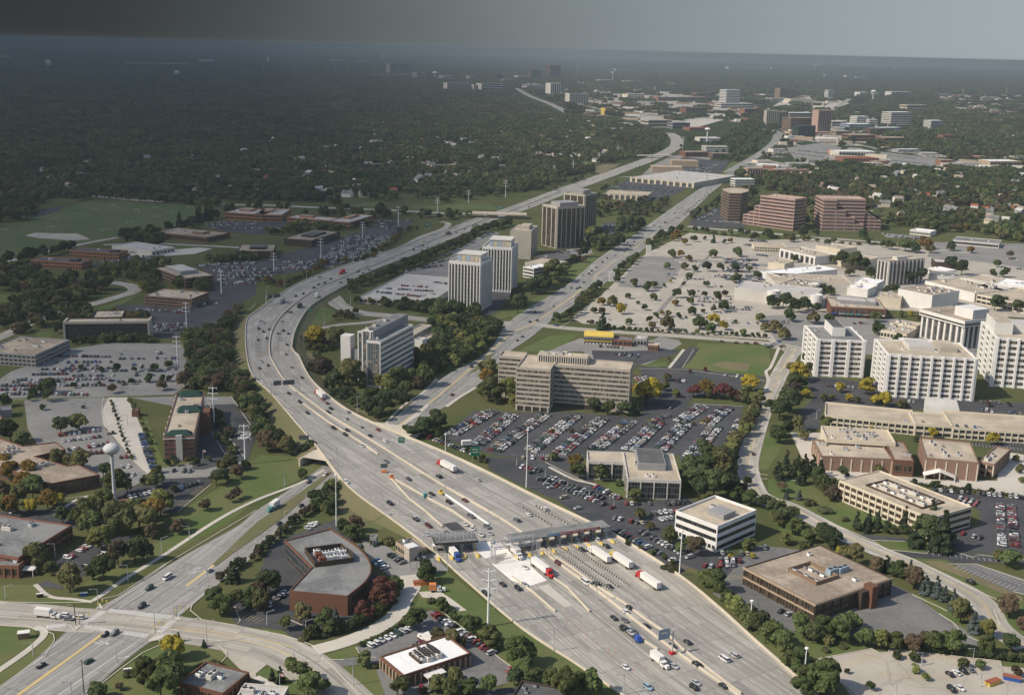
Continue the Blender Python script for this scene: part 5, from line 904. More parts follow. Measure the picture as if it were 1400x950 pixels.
for lb, cr, x0, x1, yt, yb, mt, rm, f, rot in (
    ('dark grey office slab on the horizon with a roof mast', 'B0', 725, 845, 347, 405, 'grey_panel', 'grey_membrane', 'p16x9', 0), ('tan grey office left of the distant white water tower', 'B0', 862, 936, 393, 431, 'tan_concrete', 'pale_membrane', 'r5', .2),
    ('low white building right of the distant white water tower', 'B0', 1004, 1076, 411, 438, 'pale_concrete', 'pale_membrane', 'r3', .2), ('grey glass office in front of the woods, left of two', 'B0', 1035, 1152, 449, 497, 'pale_concrete', 'grey_membrane', 'p14x5', -.1), ('grey gridded office in front of the woods, right of two', 'B0', 1213, 1352, 453, 499, 'pale_concrete', 'grey_membrane', 'b10x4', .1),
    ('narrow white stair block between the two grey wood edge offices', 'B0', 1178, 1212, 460, 498, 'pale_concrete', 'pale_membrane', 'p3x4', 0), ('small white block behind the gridded grey office', 'B0', 1154, 1194, 412, 440, 'pale_concrete', 'pale_membrane', 'r3', 0), ('dark small tower behind the gridded grey office', 'B0', 1304, 1333, 405, 438, 'dark_panel', 'dark_membrane', None, 0),
    ('long low white range under the dark grey horizon slab', 'B0', 640, 860, 404, 416, 'pale_concrete', 'pale_membrane', None, 0), ('low buff block at the far tollway bend', 'B0', 1345, 1390, 430, 452, 'tan_concrete', 'pale_membrane', 'r2', 0),
    ('brown office block beside the tall brown horizon tower', 'C0', 103, 159, 382, 430, 'brown_brick', 'dark_membrane', 'r8', 0), ('tallest brown horizon tower with a green cap', 'C0', 200, 266, 356, 428, 'brown_brick', 'green_roof', 'r12', .1), ('white slab tower beside the far tollway', 'C0', 204, 266, 451, 508, 'white_panel', 'pale_membrane', 'p5x9', .1),
    ('pale office with a green roof edge beyond the far tollway', 'C0', 310, 412, 507, 562, 'pale_concrete', 'green_roof', 'p12x6', -.1), ('long low white office left of the white slab tower', 'C0', 80, 176, 462, 487, 'pale_concrete', 'pale_membrane', 'r3', 0), ('pale flat building at the left of the brown office block', 'C0', 32, 92, 411, 426, 'pale_concrete', 'pale_membrane', None, 0),
    ('yellow motel among the distant shops', 'C0', 497, 556, 586, 622, 'yellow_metal', 'tan_gravel', 'g6x4', .2), ('cream motel among the distant shops', 'C0', 625, 716, 511, 538, 'cream_panel', 'tan_gravel', 'g9x3', 0), ('long shopping centre with white fronts', 'C0', 790, 1062, 527, 548, 'red_brick', 'pale_membrane', 'b18x1', 0), ('brown brick range beside the long shopping centre', 'C0', 1000, 1090, 503, 526, 'brown_brick', 'brown_gravel', None, 0),
    ('white office tower standing alone left of the tan pair', 'C0', 1150, 1238, 487, 562, 'white_panel', 'white_membrane', 'r9', .12), ('white podium at the foot of the lone white tower', 'C0', 1130, 1305, 562, 588, 'pale_concrete', 'pale_membrane', 'r2', 0), ('red and white striped block near the tan pair', 'C0', 1257, 1332, 589, 622, 'red_brick', 'pale_membrane', 'p6x3', 0),
    ('tan ribbed tower, left half of a pair', 'D0', -12, 52, 600, 684, 'tan_concrete', 'pale_membrane', 'p6x10', -.2), ('tan and grey ribbed tower, right half of a pair', 'D0', 50, 112, 605, 684, 'tan_concrete', 'pale_membrane', 'p6x10', .2), ('wide brown ribbon windowed office below the red brown tower', 'D0', 118, 262, 640, 714, 'brown_panel', 'brown_gravel', 'r8', 0),
    ('dark green glass office in front of the wide brown one', 'D0', 162, 253, 682, 748, 'green_roof', 'dark_membrane', 'r6', 0), ('tall red brown tower with vertical ribs', 'D0', 260, 341, 598, 722, 'pink_granite', 'tan_gravel', 'p8x14', .1), ('flat white range behind the wide brown office', 'D0', 115, 240, 612, 640, 'tan_concrete', 'white_membrane', 'r2', 0),
    ('small white tower block on the skyline left of the mushroom water tower', 'D0', 324, 358, 489, 530, 'white_panel', 'white_membrane', 'r6', 0), ('brown pair of flats on the skyline, larger', 'D0', 62, 116, 479, 536, 'brown_panel', 'dark_membrane', 'p5x8', 0), ('brown pair of flats on the skyline, smaller', 'D0', 116, 152, 488, 532, 'brown_panel', 'dark_membrane', 'p3x6', 0),
    ('white ribbon windowed office left of the grey ribbon tower', 'D0', 470, 546, 631, 678, 'white_panel', 'white_membrane', 'r5', .15), ('small white office next to the ribbon windowed one', 'D0', 546, 592, 648, 680, 'white_panel', 'white_membrane', 'r3', 0), ('low blue and white office below the grey ribbon tower', 'D0', 436, 562, 673, 708, 'blue_grey', 'white_membrane', 'r3', 0), ('brown brick office with dark bands below the grey ribbon tower', 'D0', 554, 626, 696, 732, 'brown_brick', 'pale_membrane', 'r3', 0),
    ('blue banded office right of the brown brick one', 'D0', 626, 716, 692, 722, 'blue_grey', 'white_membrane', 'r2', 0), ('long red brick school block, left', 'D0', 445, 576, 731, 768, 'red_brick', 'tan_gravel', 'r2', 0), ('short red brick school block, middle', 'D0', 578, 630, 738, 766, 'red_brick', 'tan_gravel', 'r2', 0), ('long red brick school block, right', 'D0', 626, 748, 747, 778, 'red_brick', 'tan_gravel', 'r2', 0),
    ('tan brick block at the left of the school', 'D0', 366, 446, 711, 742, 'tan_brick', 'tan_gravel', 'r2', 0), ('grey ribbon windowed tower rising from the trees', 'D0', 654, 776, 609, 694, 'pale_concrete', 'white_membrane', 'r9', .08), ('white ribbon windowed office alone in the trees at right', 'D0', 870, 948, 654, 702, 'white_panel', 'white_membrane', 'r6', .15), ('white hospital block on the skyline, right of the mushroom tower', 'D0', 665, 776, 498, 526, 'white_panel', 'white_membrane', 'p10x3', 0),
    ('white block on the skyline left of the mushroom tower', 'D0', 496, 542, 500, 521, 'white_panel', 'white_membrane', None, 0), ('white low block on the skyline at the mushroom tower foot', 'D0', 574, 602, 505, 520, 'white_panel', 'white_membrane', None, 0), ('tan villa like block in the trees', 'D0', 750, 856, 570, 602, 'cream_panel', 'tan_gravel', 'r2', 0), ('low brick house with red roof among right trees', 'D0', 945, 1012, 734, 766, 'red_brick', 'rust_red', 'g5x1', 0),
    ('tan office block behind the white podium trees', 'D0', 345, 422, 658, 692, 'tan_concrete', 'white_membrane', 'r2', 0), ('long flat tan range at the left skyline', 'D0', 18, 112, 532, 552, 'tan_concrete', 'tan_gravel', None, 0), ('long flat tan range beside the far road', 'D0', 120, 242, 537, 560, 'cream_panel', 'tan_gravel', None, 0), ('big white roofed superstore with orange entrance', 'D0', 384, 580, 822, 850, 'pale_concrete', 'white_membrane', 'b12x1', -.05), ('low red roofed shops below the superstore', 'D0', 420, 600, 858, 878, 'red_brick', 'rust_red', None, 0),
    ('small orange fronted shop left of the superstore', 'D0', 340, 382, 814, 836, 'orange_paint', 'pale_membrane', None, 0), ('red brick shop at the right side of the near wood edge', 'D0', 934, 1012, 868, 894, 'red_brick', 'tan_gravel', None, 0), ('tan shop range at the right edge of the far shops', 'D0', 1200, 1362, 874, 908, 'tan_brick', 'white_membrane', 'b9x1', 0), ('white low shop range right of the red brick shop', 'D0', 1118, 1232, 906, 926, 'white_panel', 'white_membrane', None, 0), ('pale shop beside the far car park at right', 'D0', 690, 762, 912, 928, 'cream_panel', 'white_membrane', None, 0), ('white gabled shops at the wood edge', 'D0', 740, 772, 888, 906, 'white_panel', 'white_membrane', None, 0),
    ('dark brick office in the middle of the far shops', 'C0', 940, 1056, 586, 614, 'brown_brick', 'dark_membrane', 'p9x2', 0), ('tan flat shops above the car dealer', 'C0', 730, 870, 652, 688, 'tan_concrete', 'tan_gravel', 'r2', .1), ('grey flat shops above the car dealer', 'C0', 868, 962, 666, 698, 'grey_panel', 'grey_membrane', 'r2', 0), ('long thin red roofed shops', 'C0', 960, 1082, 694, 708, 'red_brick', 'rust_red', None, 0), ('white banded office with a stepped top, beside the diagonal road', 'C0', 1048, 1170, 795, 824, 'white_panel', 'tan_gravel', 'r3', -.1),
    ('pale depot behind the white banded office', 'C0', 1020, 1130, 748, 768, 'pale_concrete', 'white_membrane', None, 0), ('low brown shops below the pale depot', 'C0', 938, 1072, 824, 850, 'brown_brick', 'brown_gravel', 'b8x1', 0), ('low brown block under the white banded office', 'C0', 1085, 1180, 832, 856, 'brown_panel', 'brown_gravel', 'r2', 0), ('tan roofed superstore, upper of two beside the tollway', 'C0', 860, 1010, 872, 902, 'tan_brick', 'tan_gravel', None, -.25), ('tan roofed superstore, lower of two beside the tollway', 'C0', 752, 926, 905, 935, 'tan_brick', 'tan_gravel', None, -.25),
    ('small pink office left of the diagonal road', 'C1', 1205, 1310, 22, 60, 'white_panel', 'white_membrane', 'r3', 0), ('pink brick shop block by the diagonal road', 'C0', 1272, 1358, 912, 950, 'pink_granite', 'tan_gravel', 'p6x2', 0), ('white fronted low range left of the far tower', 'C0', 478, 542, 434, 446, 'pale_concrete', 'white_membrane', None, 0), ('white low range right of the slim water tower', 'C0', 618, 704, 440, 450, 'pale_concrete', 'white_membrane', None, 0),
    ('broad white industrial range on the skyline, left', 'C0', 950, 1060, 292, 299, 'white_panel', 'white_membrane', None, 0), ('broad white industrial range on the skyline, right', 'C0', 1085, 1225, 296, 303, 'white_panel', 'white_membrane', None, 0), ('white terrace range on the right skyline', 'C0', 1170, 1385, 360, 374, 'white_panel', 'tan_gravel', None, 0), ('square white block standing on the horizon', 'D0', 686, 706, 316, 342, 'pale_concrete', 'pale_membrane', None, 0),
    ('pale school range in the dark woods, upper', 'A0', 700, 852, 341, 354, 'pale_concrete', 'pale_membrane', None, 0), ('pale school range in the dark woods, right', 'A0', 880, 1010, 341, 356, 'pale_concrete', 'pale_membrane', None, 0), ('pale school range in the dark woods, lower', 'A0', 576, 772, 400, 410, 'tan_concrete', 'pale_membrane', None, 0), ('pale flats far in the dark woods', 'A0', 1095, 1160, 322, 338, 'pale_concrete', 'pale_membrane', None, 0)):
    FB(lb, cr, x0, x1, yt, yb, mt, rm, f, rot=rot)
# skyline strips
SK = [("A0", 835, 905, 236), ("A0", 1160, 1180, 230), ("A0", 0, 60, 310), ("A0", 10, 95, 372), ("B0", 50, 92, 495), ("B0", 130, 228, 492), ("B0", 378, 432, 498), ("B0", 440, 490, 506), ("B0", 270, 318, 260), ("B0", 440, 498, 264), ("B0", 584, 700, 268), ("B0", 812, 846, 266), ("B0", 880, 1040, 273), ("B0", 1130, 1182, 306), ("B0", 1310, 1356, 306), ("B0", 100, 190, 290), ("B0", 410, 480, 330), ("B0", 550, 600, 334),
      ("C0", 160, 230, 308), ("C0", 330, 530, 300), ("C0", 620, 690, 306), ("C0", 810, 930, 306), ("C0", 1045, 1110, 366), ("C0", 540, 640, 412), ("C0", 560, 650, 382), ("D0", 310, 396, 412), ("D0", 422, 450, 418), ("D0", 480, 545, 422), ("D0", 20, 110, 376), ("D0", 600, 690, 484), ("D0", 790, 850, 515), ("D0", 860, 988, 518), ("D0", 1010, 1082, 522), ("D0", 1170, 1240, 533), ("D0", 1210, 1280, 480), ("D0", 900, 945, 552), ("D0", 1005, 1060, 565), ("D0", 815, 850, 548), ("D0", 1310, 1360, 364)]
for i, (cr, x0, x1, y) in enumerate(SK):
    FB('thin pale roof line of a distant building on the wooded plain', cr, x0, x1, y - R.choice([5, 7, 9]), y, R.choice(['pale_concrete', 'white_panel', 'tan_concrete']), R.choice(['white_membrane', 'pale_membrane']), None, group='distant pale roofs on the plain', name='distant_building', dep=30)
# low shops and houses sprinkled through the far town and the woods
TOWN = [pts(s) for s in ("C0 20,440 400,430 720,430 1000,470 1385,440 D0 480,500 500,640 420,600 0,590 C0 1330,620 1200,680 900,640 640,690 400,640 300,560 60,470", "D0 0,760 330,700 440,790 640,810 1000,850 1385,860 1385,920 900,930 640,900 300,880 150,950 0,950 C0 1270,950 1385,850", "D0 900,520 1385,520 1385,640 950,600", "D0 60,640 440,660 430,760 130,770")]
def pick(polys):
    P = R.choice(polys); xs = [p[0] for p in P]; ys = [p[1] for p in P]
    for _ in range(200):
        x, y = R.uniform(min(xs), max(xs)), R.uniform(min(ys), max(ys))
        if inside(x, y, P): return x, y
    return P[0][:2]
def occ_free(p, r=4):
    for Q, (a, c, e, f) in zip(OCC, OB):
        if a - r < p.x < c + r and e - r < p.y < f + r and (inside(p.x, p.y, Q) or (r > 5 and (inside(p.x + r, p.y, Q) or inside(p.x - r, p.y, Q) or inside(p.x, p.y - r, Q)))): return False
    return True
def obox(): return [(min(p[0] for p in Q), max(p[0] for p in Q), min(p[1] for p in Q), max(p[1] for p in Q)) for Q in OCC]
OB = obox(); n = 0; LOTC = []
while n < 290:
    x, y = pick(TOWN); p = g(x, y); OB = OB if len(OB) == len(OCC) else obox()
    if not occ_free(p, 24): continue
    W = R.uniform(18, 70); D = R.uniform(14, 30); H = R.uniform(4.5, 8); a = R.uniform(-.5, .5); d = Vector((math.cos(a), math.sin(a), 0)); nn = Vector((-d.y, d.x, 0)); q = p + Vector((0, 0, H)); mt = R.choice(['pale_concrete', 'tan_brick', 'cream_panel', 'red_brick', 'tan_concrete', 'white_panel', 'grey_panel'])
    cw = {'pale_concrete': 'pale grey', 'tan_brick': 'tan brick', 'cream_panel': 'cream', 'red_brick': 'red brick', 'tan_concrete': 'tan', 'white_panel': 'white', 'grey_panel': 'grey'}[mt]
    B('shop', f'low flat roofed {cw} shop in the far shopping strips', q - d * W / 2, q + d * W / 2, q - d * W / 2 + nn * D, H, mt, R.choice(['white_membrane', 'tan_gravel', 'pale_membrane', 'brown_gravel']), nu=0, cat='shop', group=f'far {cw} shops'); n += 1
    mm = MB(); zz = LZ[0] + R.uniform(.02, .2); e0 = R.uniform(8, 26); e1 = R.uniform(24, 60); Q = [p - d * (W / 2 + e0) - nn * e1, p + d * (W / 2 + e0) - nn * e1, p + d * (W / 2 + e0) + nn * (D + 6), p - d * (W / 2 + e0) + nn * (D + 6)]; mm.face([(q_.x, q_.y, zz) for q_ in Q]); setting(mm.build('parking_lot', R.choice(['pale_lot', 'pale_lot', 'grey_lot', 'concrete_walk', 'concrete_walk']))); OCC.append([(q_.x, q_.y) for q_ in Q]); LOTC.append((p - nn * e1 * .6, d, W / 2 + e0 - 4))
WOODS = [pts(s) for s in ("A0 0,440 700,520 1385,560 B0 700,620 1385,600 C0 300,750 700,860 500,900 100,950 B1 1200,90 600,140 A1 1200,110 600,90 300,60 0,0", "C0 60,600 560,640 780,740 600,860 250,900 60,850", "D1 230,60 700,-20 1385,-30 1385,260 1150,280 620,250", "D0 800,640 1385,560 1385,760 1000,750", "B0 0,760 1385,780 1385,950 B1 600,130 100,130")]
HOUSE = []
hw = {}
for wn_, c in (('white_panel', 'white'), ('cream_panel', 'cream'), ('red_brick', 'brick'), ('grey_panel', 'grey')):
    m = MB(); m.prism([(-7, -4.5), (7, -4.5), (7, 4.5), (-7, 4.5)], 0, 6); 
    for s_ in (-1, 1): m.face([(s_ * 7, -4.5, 6), (s_ * 7, 4.5, 6), (s_ * 7, 0, 9.2)][::s_])
    hw[c] = m.mesh('wall', wn_)
hr = {}
for rn_, c in (('brown_gravel', 'brown'), ('grey_membrane', 'grey'), ('rust_red', 'red'), ('pale_membrane', 'pale')):
    m = MB()
    for s_ in (-1, 1): m.face([(-7.5, s_ * 5, 5.7), (7.5, s_ * 5, 5.7), (7.5, 0, 9.45), (-7.5, 0, 9.45)][::-s_])
    hr[c] = m.mesh('roof', rn_)
n = 0; OB = obox()
while n < 300:
    x, y = pick(WOODS); p = g(x, y)
    if p.y > 5200 or not occ_free(p, 14): continue
    wc = R.choice(['white', 'white', 'cream', 'brick', 'grey']); rc = R.choice(['brown', 'grey', 'pale', 'brown', 'grey', 'red' if R.random() < .3 else 'pale']); zone = 'woods left of the tollway' if x < 900 else 'woods at the right side'
    o = empty('house', p, R.uniform(-1.2, 1.2)); tag(o, f'{wc} house with a {rc} gabled roof half hidden in the {zone}', 'house', f'{wc} houses with {rc} roofs in the {zone}'); k = R.uniform(.75, 1.2); o.scale = (k, k, k)
    link('wall', hw[wc], o); link('roof', hr[rc], o); HOUSE.append(p); n += 1
# ================================================================== trees
LEAF = dict(g=((0.140, 0.171, 0.063), (0.104, 0.128, 0.051)), d=((0.095, 0.120, 0.051), (0.067, 0.088, 0.040)), o=((0.189, 0.183, 0.076), (0.140, 0.137, 0.061)), y=((.46, .37, .055), (.37, .29, .05)), a=((0.270, 0.165, 0.045), (0.180, 0.125, 0.040)), r=((0.189, 0.076, 0.061), (0.134, 0.061, 0.051)), b=((0.171, 0.128, 0.079), (0.122, 0.098, 0.061)), p=((0.091, 0.063, 0.061), (0.067, 0.051, 0.049)), s=((0.146, 0.183, 0.159), (0.110, 0.140, 0.128)), c=((0.071, 0.095, 0.049), (0.051, 0.071, 0.040)), l=((0.232, 0.238, 0.079), (0.177, 0.189, 0.067)), u=((0.128, 0.137, 0.061), (0.098, 0.105, 0.049)))
CNAME = dict(g='green', d='dark green', o='olive green', y='bright yellow', a='orange tinged', r='dark red', b='brownish', p='purple brown', s='blue green', c='dark', l='yellow green', u='dull green')
for k, (c1, c2) in LEAF.items():
    m, t, b_ = nodes('leaves_' + k); ge = t.nodes.new('ShaderNodeNewGeometry'); oi = t.nodes.new('ShaderNodeObjectInfo')
    col = mixc(t, ge.outputs['Random Per Island'], c1, c2); hs = t.nodes.new('ShaderNodeHueSaturation'); t.links.new(col, hs.inputs['Color'])
    t.links.new(M_(t, 'MULTIPLY_ADD', oi.outputs['Random'], .015 if k in 'ya' else .05, .5 if k in 'ya' else .475), hs.inputs['Hue']); t.links.new(M_(t, 'MULTIPLY_ADD', M_(t, 'FRACT', M_(t, 'MULTIPLY', oi.outputs['Random'], 7.3)), .3 if k in 'ya' else .7, .9 if k in 'ya' else .7), hs.inputs['Value'])
    tl = t.nodes.new('ShaderNodeBsdfTranslucent'); t.links.new(hs.outputs[0], tl.inputs[0]); mxs = t.nodes.new('ShaderNodeMixShader'); mxs.inputs[0].default_value = .4; t.links.new(b_.outputs[0], mxs.inputs[1]); t.links.new(tl.outputs[0], mxs.inputs[2]); t.links.new(mxs.outputs[0], t.nodes['Material Output'].inputs[0])
    t.links.new(hs.outputs[0], b_.inputs['Base Color']); b_.inputs['Roughness'].default_value = .75; b_.inputs['Specular IOR Level'].default_value = .15
def leafcloud(rs, lumps, per, size, mats_idx=None):
    """leaf clumps scattered over lumps ((x,y,z,r), ...): numpy quads"""
    V = []
    for (x, y, z, r) in lumps:
        d = rs.normal(size=(per, 3)); d /= np.linalg.norm(d, axis=1)[:, None]; d[:, 2] = np.where(d[:, 2] < -.35, -d[:, 2], d[:, 2]); c = np.array((x, y, z)) + d * r * rs.uniform(.72, 1.05, size=(per, 1)) * np.array((1, 1, .9))
        nrm = d + rs.normal(scale=.33, size=(per, 3)); nrm /= np.linalg.norm(nrm, axis=1)[:, None]
        a = np.cross(nrm, rs.normal(size=(per, 3))); a /= np.linalg.norm(a, axis=1)[:, None]; bb = np.cross(nrm, a); s = size * rs.uniform(.6, 1.25, size=(per, 1))
        V.append(np.stack([c - a * s - bb * s * .6, c + a * s * .7 - bb * s, c + a * s + bb * s * .7, c - a * s * .6 + bb * s], 1).reshape(-1, 3))
    return np.concatenate(V)
def quadmesh(name, V, mats, mi=None):
    n = len(V) // 4; me = bpy.data.meshes.new(name); me.vertices.add(len(V)); me.vertices.foreach_set('co', V.astype(np.float32).ravel()); me.loops.add(len(V)); me.loops.foreach_set('vertex_index', np.arange(len(V), dtype=np.int32)); me.polygons.add(n); me.polygons.foreach_set('loop_start', np.arange(0, len(V), 4, dtype=np.int32))
    for m in mats: me.materials.append(MATS[m])
    if mi is not None: me.polygons.foreach_set('material_index', np.asarray(mi, dtype=np.int32))
    me.update(calc_edges=True); me.validate(); return me
def crown_v(rs, per=105, size=.06, nl=22):
    """unit crown: width 1, its foot at z=0"""
    L = [(0, 0, .5, .36)]; ax = rs.uniform(.85, 1.1)
    lean = rs.uniform(-.12, .12, 2); L[0] = (lean[0] * .4, lean[1] * .4, .46, .3); tall = rs.uniform(.26, .42)
    for i in range(nl):
        a = rs.uniform(0, math.tau); e = rs.uniform(-.6, 1.3); rr = rs.uniform(.24, .4)
        L.append((math.cos(a) * math.cos(e) * rr * ax + lean[0] * (1 + math.sin(e)), math.sin(a) * math.cos(e) * rr + lean[1] * (1 + math.sin(e)), .46 + math.sin(e) * tall, rs.uniform(.09, .22)))
    return leafcloud(rs, L, per, size)
def conifer_v(rs, per=60, size=.09):
    L = []
    for i in range(11):
        z = .1 + i * .165; r = .46 * (1 - i / 11.5) + .05
        for k in range(max(1, int(6 * (1 - i / 11)))): a = rs.uniform(0, math.tau); L.append((math.cos(a) * r * .62, math.sin(a) * r * .62, z, r * .48))
    return leafcloud(rs, L, per * 6 // 10, size)
def bush_v(rs): return leafcloud(rs, [(rs.uniform(-.3, .3), rs.uniform(-.3, .3), .15, .26) for _ in range(6)], 60, .09)
CROWN = {}
for ki, k in enumerate(LEAF):
    for v in range(5):
        rs = np.random.RandomState(100 + ki * 5 + v); CROWN[k, v] = quadmesh('crown', conifer_v(rs) if k in 'sc' else bush_v(rs) if k == 'u' else crown_v(rs), ['leaves_' + k])
LOWC = {}
for ki, k in enumerate(LEAF):
    for v in range(2):
        rs = np.random.RandomState(300 + ki * 5 + v); LOWC[k, v] = quadmesh('crown', conifer_v(rs, 22, .14) if k in 'sc' else bush_v(rs) if k == 'u' else crown_v(rs, 22, .15, 11), ['leaves_' + k])
TR = MB(); TR.bar((0, 0, -.1), (.01, 0, .45), .035, .02, 7)
for i in range(5):
    a = i * 1.26; TR.bar((0, 0, .25 + .03 * i), (math.cos(a) * .28, math.sin(a) * .28, .55 + .05 * i), .016, .006, 5)
TRUNK = TR.mesh('trunk', 'bark'); TR = MB(); TR.bar((0, 0, -.1), (0, 0, 1.7), .04, .01, 6); TRUNKC = TR.mesh('trunk', 'bark')
TREES = []                                   # (P, width, class, zone)
def T(zone, s):
    cur = ''
    for t in s.split():
        if t[0].isalpha() and t[0].isupper(): cur = t; continue
        x, y, w_, c = t.split(','); P = gp(f'{cur} {x},{y}')[0]; TREES.append((P, float(w_) * .87 * 350 / 1385 * depth(P) / F, c, zone))
OB = obox()
def TS(zone, s, n, w0, w1, cl, avoid=True):
    P = pts(s); xs = [p[0] for p in P]; ys = [p[1] for p in P]; k = 0; tr = 0
    while k < n and tr < n * 12:
        tr += 1; x, y = R.uniform(min(xs), max(xs)), R.uniform(min(ys), max(ys))
        if not inside(x, y, P): continue
        q = g(x, y); w_ = R.uniform(w0, w1) * .88
        if avoid and not occ_free(q, 1.5): continue
        if any((q - t[0]).length < (w_ + t[1]) * .27 for t in TREES[-60:]): continue
        TREES.append((q, w_, R.choice(cl), zone)); k += 1
def TL(zone, s, n, w0, w1, cl, jit=1):
    P = spline(gp(s), 6); S = [0]
    for a, c in zip(P, P[1:]): S.append(S[-1] + (c - a).length)
    for k in range(n):
        t = S[-1] * (k + .5) / n; i = min(max(int(np.searchsorted(S, t)) - 1, 0), len(P) - 2); q = lerp(P[i], P[i + 1], (t - S[i]) / max(S[i + 1] - S[i], 1e-6)); TREES.append((q + Vector((R.uniform(-jit, jit), R.uniform(-jit, jit), 0)), R.uniform(w0, w1) * .88, R.choice(cl), zone))
T('on the lawn beside the lower road', "A3 480,105,150,g 640,90,190,o 755,60,200,o 550,165,170,l 380,395,175,o 230,275,160,o 560,330,180,d 730,240,150,d 800,225,100,d 640,245,130,b 965,75,100,b 830,100,90,b 500,320,90,d 280,300,90,o")
T('beside the curving brick office', "A3 1260,340,95,c 1150,460,120,d 1190,515,150,g 1310,470,110,g 1370,480,130,g B3 70,390,170,d 20,430,100,b 15,500,120,o 240,560,120,o 375,605,130,g 430,545,52,s 150,600,90,g 560,110,80,g 520,110,110,g 470,70,90,g 720,130,90,u 540,70,90,b")
T('in the corner garden by the junction', "A3 530,970,115,g 870,970,220,g 800,890,160,g 870,880,180,g 960,870,150,g 930,840,160,g 950,760,150,y 965,662,36,c 1105,690,36,c 645,925,55,b 1150,800,100,u 700,850,80,u 780,905,50,d 1100,800,70,u")
T('along the driveway behind the brick office', "B3 700,480,150,r 690,440,140,r 725,420,110,r 600,552,115,r 770,395,110,g 920,300,90,d 925,345,120,g 840,590,150,g 760,400,90,g 1150,585,80,g 1010,490,90,g 940,450,60,u 1050,500,50,u")
T('around the white roofed office', "B3 1290,690,155,g 1040,690,110,o 985,680,110,o 1100,690,80,o 585,795,95,g 650,800,60,u 765,950,130,g 975,930,115,o 1075,905,105,o 1150,945,100,g 1050,960,110,g 1250,950,120,g 910,930,60,u 1190,580,70,g")
T('in front of the concrete forecourt', "B3 240,870,160,g 300,960,190,g 190,800,70,g 88,872,46,c 132,885,62,c 380,930,80,g")
T('on the verge between office and tollway', "C3 60,800,190,g 40,870,130,g 130,895,150,g 300,960,210,g 210,930,130,g 10,890,110,d 420,960,150,g")
T('by the white ribbon windowed office', "C3 980,190,115,b 910,180,70,g 850,130,95,g 960,150,90,g 745,55,52,o 1275,165,85,g 880,280,80,u 830,270,60,u 1180,215,40,y 1300,210,40,y")
T('along the wall right of the tollway', "C3 1020,340,90,g 1050,360,120,g 1100,395,140,g 1130,440,110,g 1165,470,110,g 1210,515,125,l 1250,560,110,g 1280,590,120,g 1330,620,120,d 1370,670,130,g 1310,560,100,g D3 40,690,140,g 90,740,120,g 100,800,110,g 160,780,120,d 30,620,110,g 170,850,110,g 230,900,140,g 290,950,200,g 320,900,150,g 200,960,130,g 310,715,60,u 410,695,60,u 320,680,70,o 250,790,70,u")
T('in the row below the dark framed office', "D3 190,640,140,g 240,670,120,d 300,650,140,g 370,640,150,g 400,670,140,g 450,600,120,g 500,685,115,g 600,690,110,l 680,705,115,g 780,725,130,b 840,700,90,b 890,725,120,g 980,725,150,g 940,700,110,g 1180,730,110,g 1180,640,105,l 1310,710,125,d")
T('along the side road by the dark framed office', "D3 1110,610,85,s 1040,555,130,o 1080,560,90,b 1000,490,72,s 950,440,62,s 910,425,72,s 850,405,82,s 790,375,130,b 770,305,60,s 690,312,110,g 740,330,70,g 640,285,72,c 580,285,95,b 470,240,130,o 410,205,80,o 340,165,165,d 300,120,110,d 220,120,90,g 130,80,110,g 60,40,90,o 100,135,80,l 200,180,80,g 390,190,60,y 1060,500,60,g")
T('behind the kerb by the cream office', "D3 480,60,55,d 540,75,50,c 590,70,40,d 640,75,45,d 690,78,50,d 735,80,60,d 800,150,100,c 840,145,170,d 880,100,110,d 930,170,150,c 970,150,110,d 1290,262,115,g 1300,530,130,b 1380,600,90,b 1240,220,70,o 860,160,50,l")
T('on an island of the pale car park', "D3 695,757,56,d 790,772,66,g 792,832,56,l 853,868,56,l 558,927,62,d 424,832,36,d 1052,802,66,g 1145,808,62,g 1335,842,70,b")
T('beside the long brown office at left', "A2 60,700,120,a 30,640,110,a 130,765,120,a 150,700,110,a 180,800,130,g 100,830,110,o 260,860,110,a 310,850,110,y 280,830,100,a 20,790,100,b 300,620,90,o 430,650,145,o 380,640,100,o 560,690,95,d 30,870,80,d 70,890,120,a 160,880,90,y 60,500,140,d 120,520,100,d 330,445,110,d 400,430,90,d 430,430,100,o 180,250,60,d 260,270,80,d 40,300,80,d")
T('around the foot of the white water tower', "A2 620,790,170,g 690,770,110,g 550,900,150,g 500,850,90,o 480,970,190,g 420,960,130,g 340,930,110,d 870,890,150,l 920,860,100,o 820,950,170,a 770,920,130,o 705,890,90,l 590,830,80,o")
T('on the slope above the lower road', "A2 1170,730,110,d 1210,710,80,d 1270,802,75,b 1250,820,60,b 1115,865,80,b 850,740,110,o 790,720,60,g 940,760,50,o 1280,690,90,b 1250,640,120,o 1210,650,80,o 1340,640,60,d")
T('among the parked cars of the big left car park', "A2 800,170,55,d 840,110,55,g 875,165,42,d 915,165,42,d 910,90,50,g 730,115,36,d 715,180,40,d 630,110,50,d 550,115,36,d 440,105,42,d 600,230,60,b 870,215,70,b 270,230,90,d 215,220,60,d 165,270,44,d 650,180,20,d 675,180,20,d 540,185,25,d 400,200,40,d 320,180,30,d 450,310,25,o 230,320,40,g 770,100,25,d")
TL('in the planting strip beside the concrete lane', "A2 600,270 640,400 690,540 715,600", 15, 2.2, 3.2, 'ddg', .3); TL('beside the hotel wall', "A2 690,270 740,340 790,440 830,560", 9, 2.5, 4.2, 'dgg', .5); TS('in the planted islands right of the hotel', "A2 1120,310 1200,330 1290,560 1250,640 1180,520", 26, 3, 6, 'odgb', False)
T('at the front of the hotel', "A2 850,660,50,d 840,730,90,o 780,720,50,g 910,620,50,d 960,620,40,d 1020,610,50,b 1060,620,50,d 1130,600,40,d 940,600,40,d")
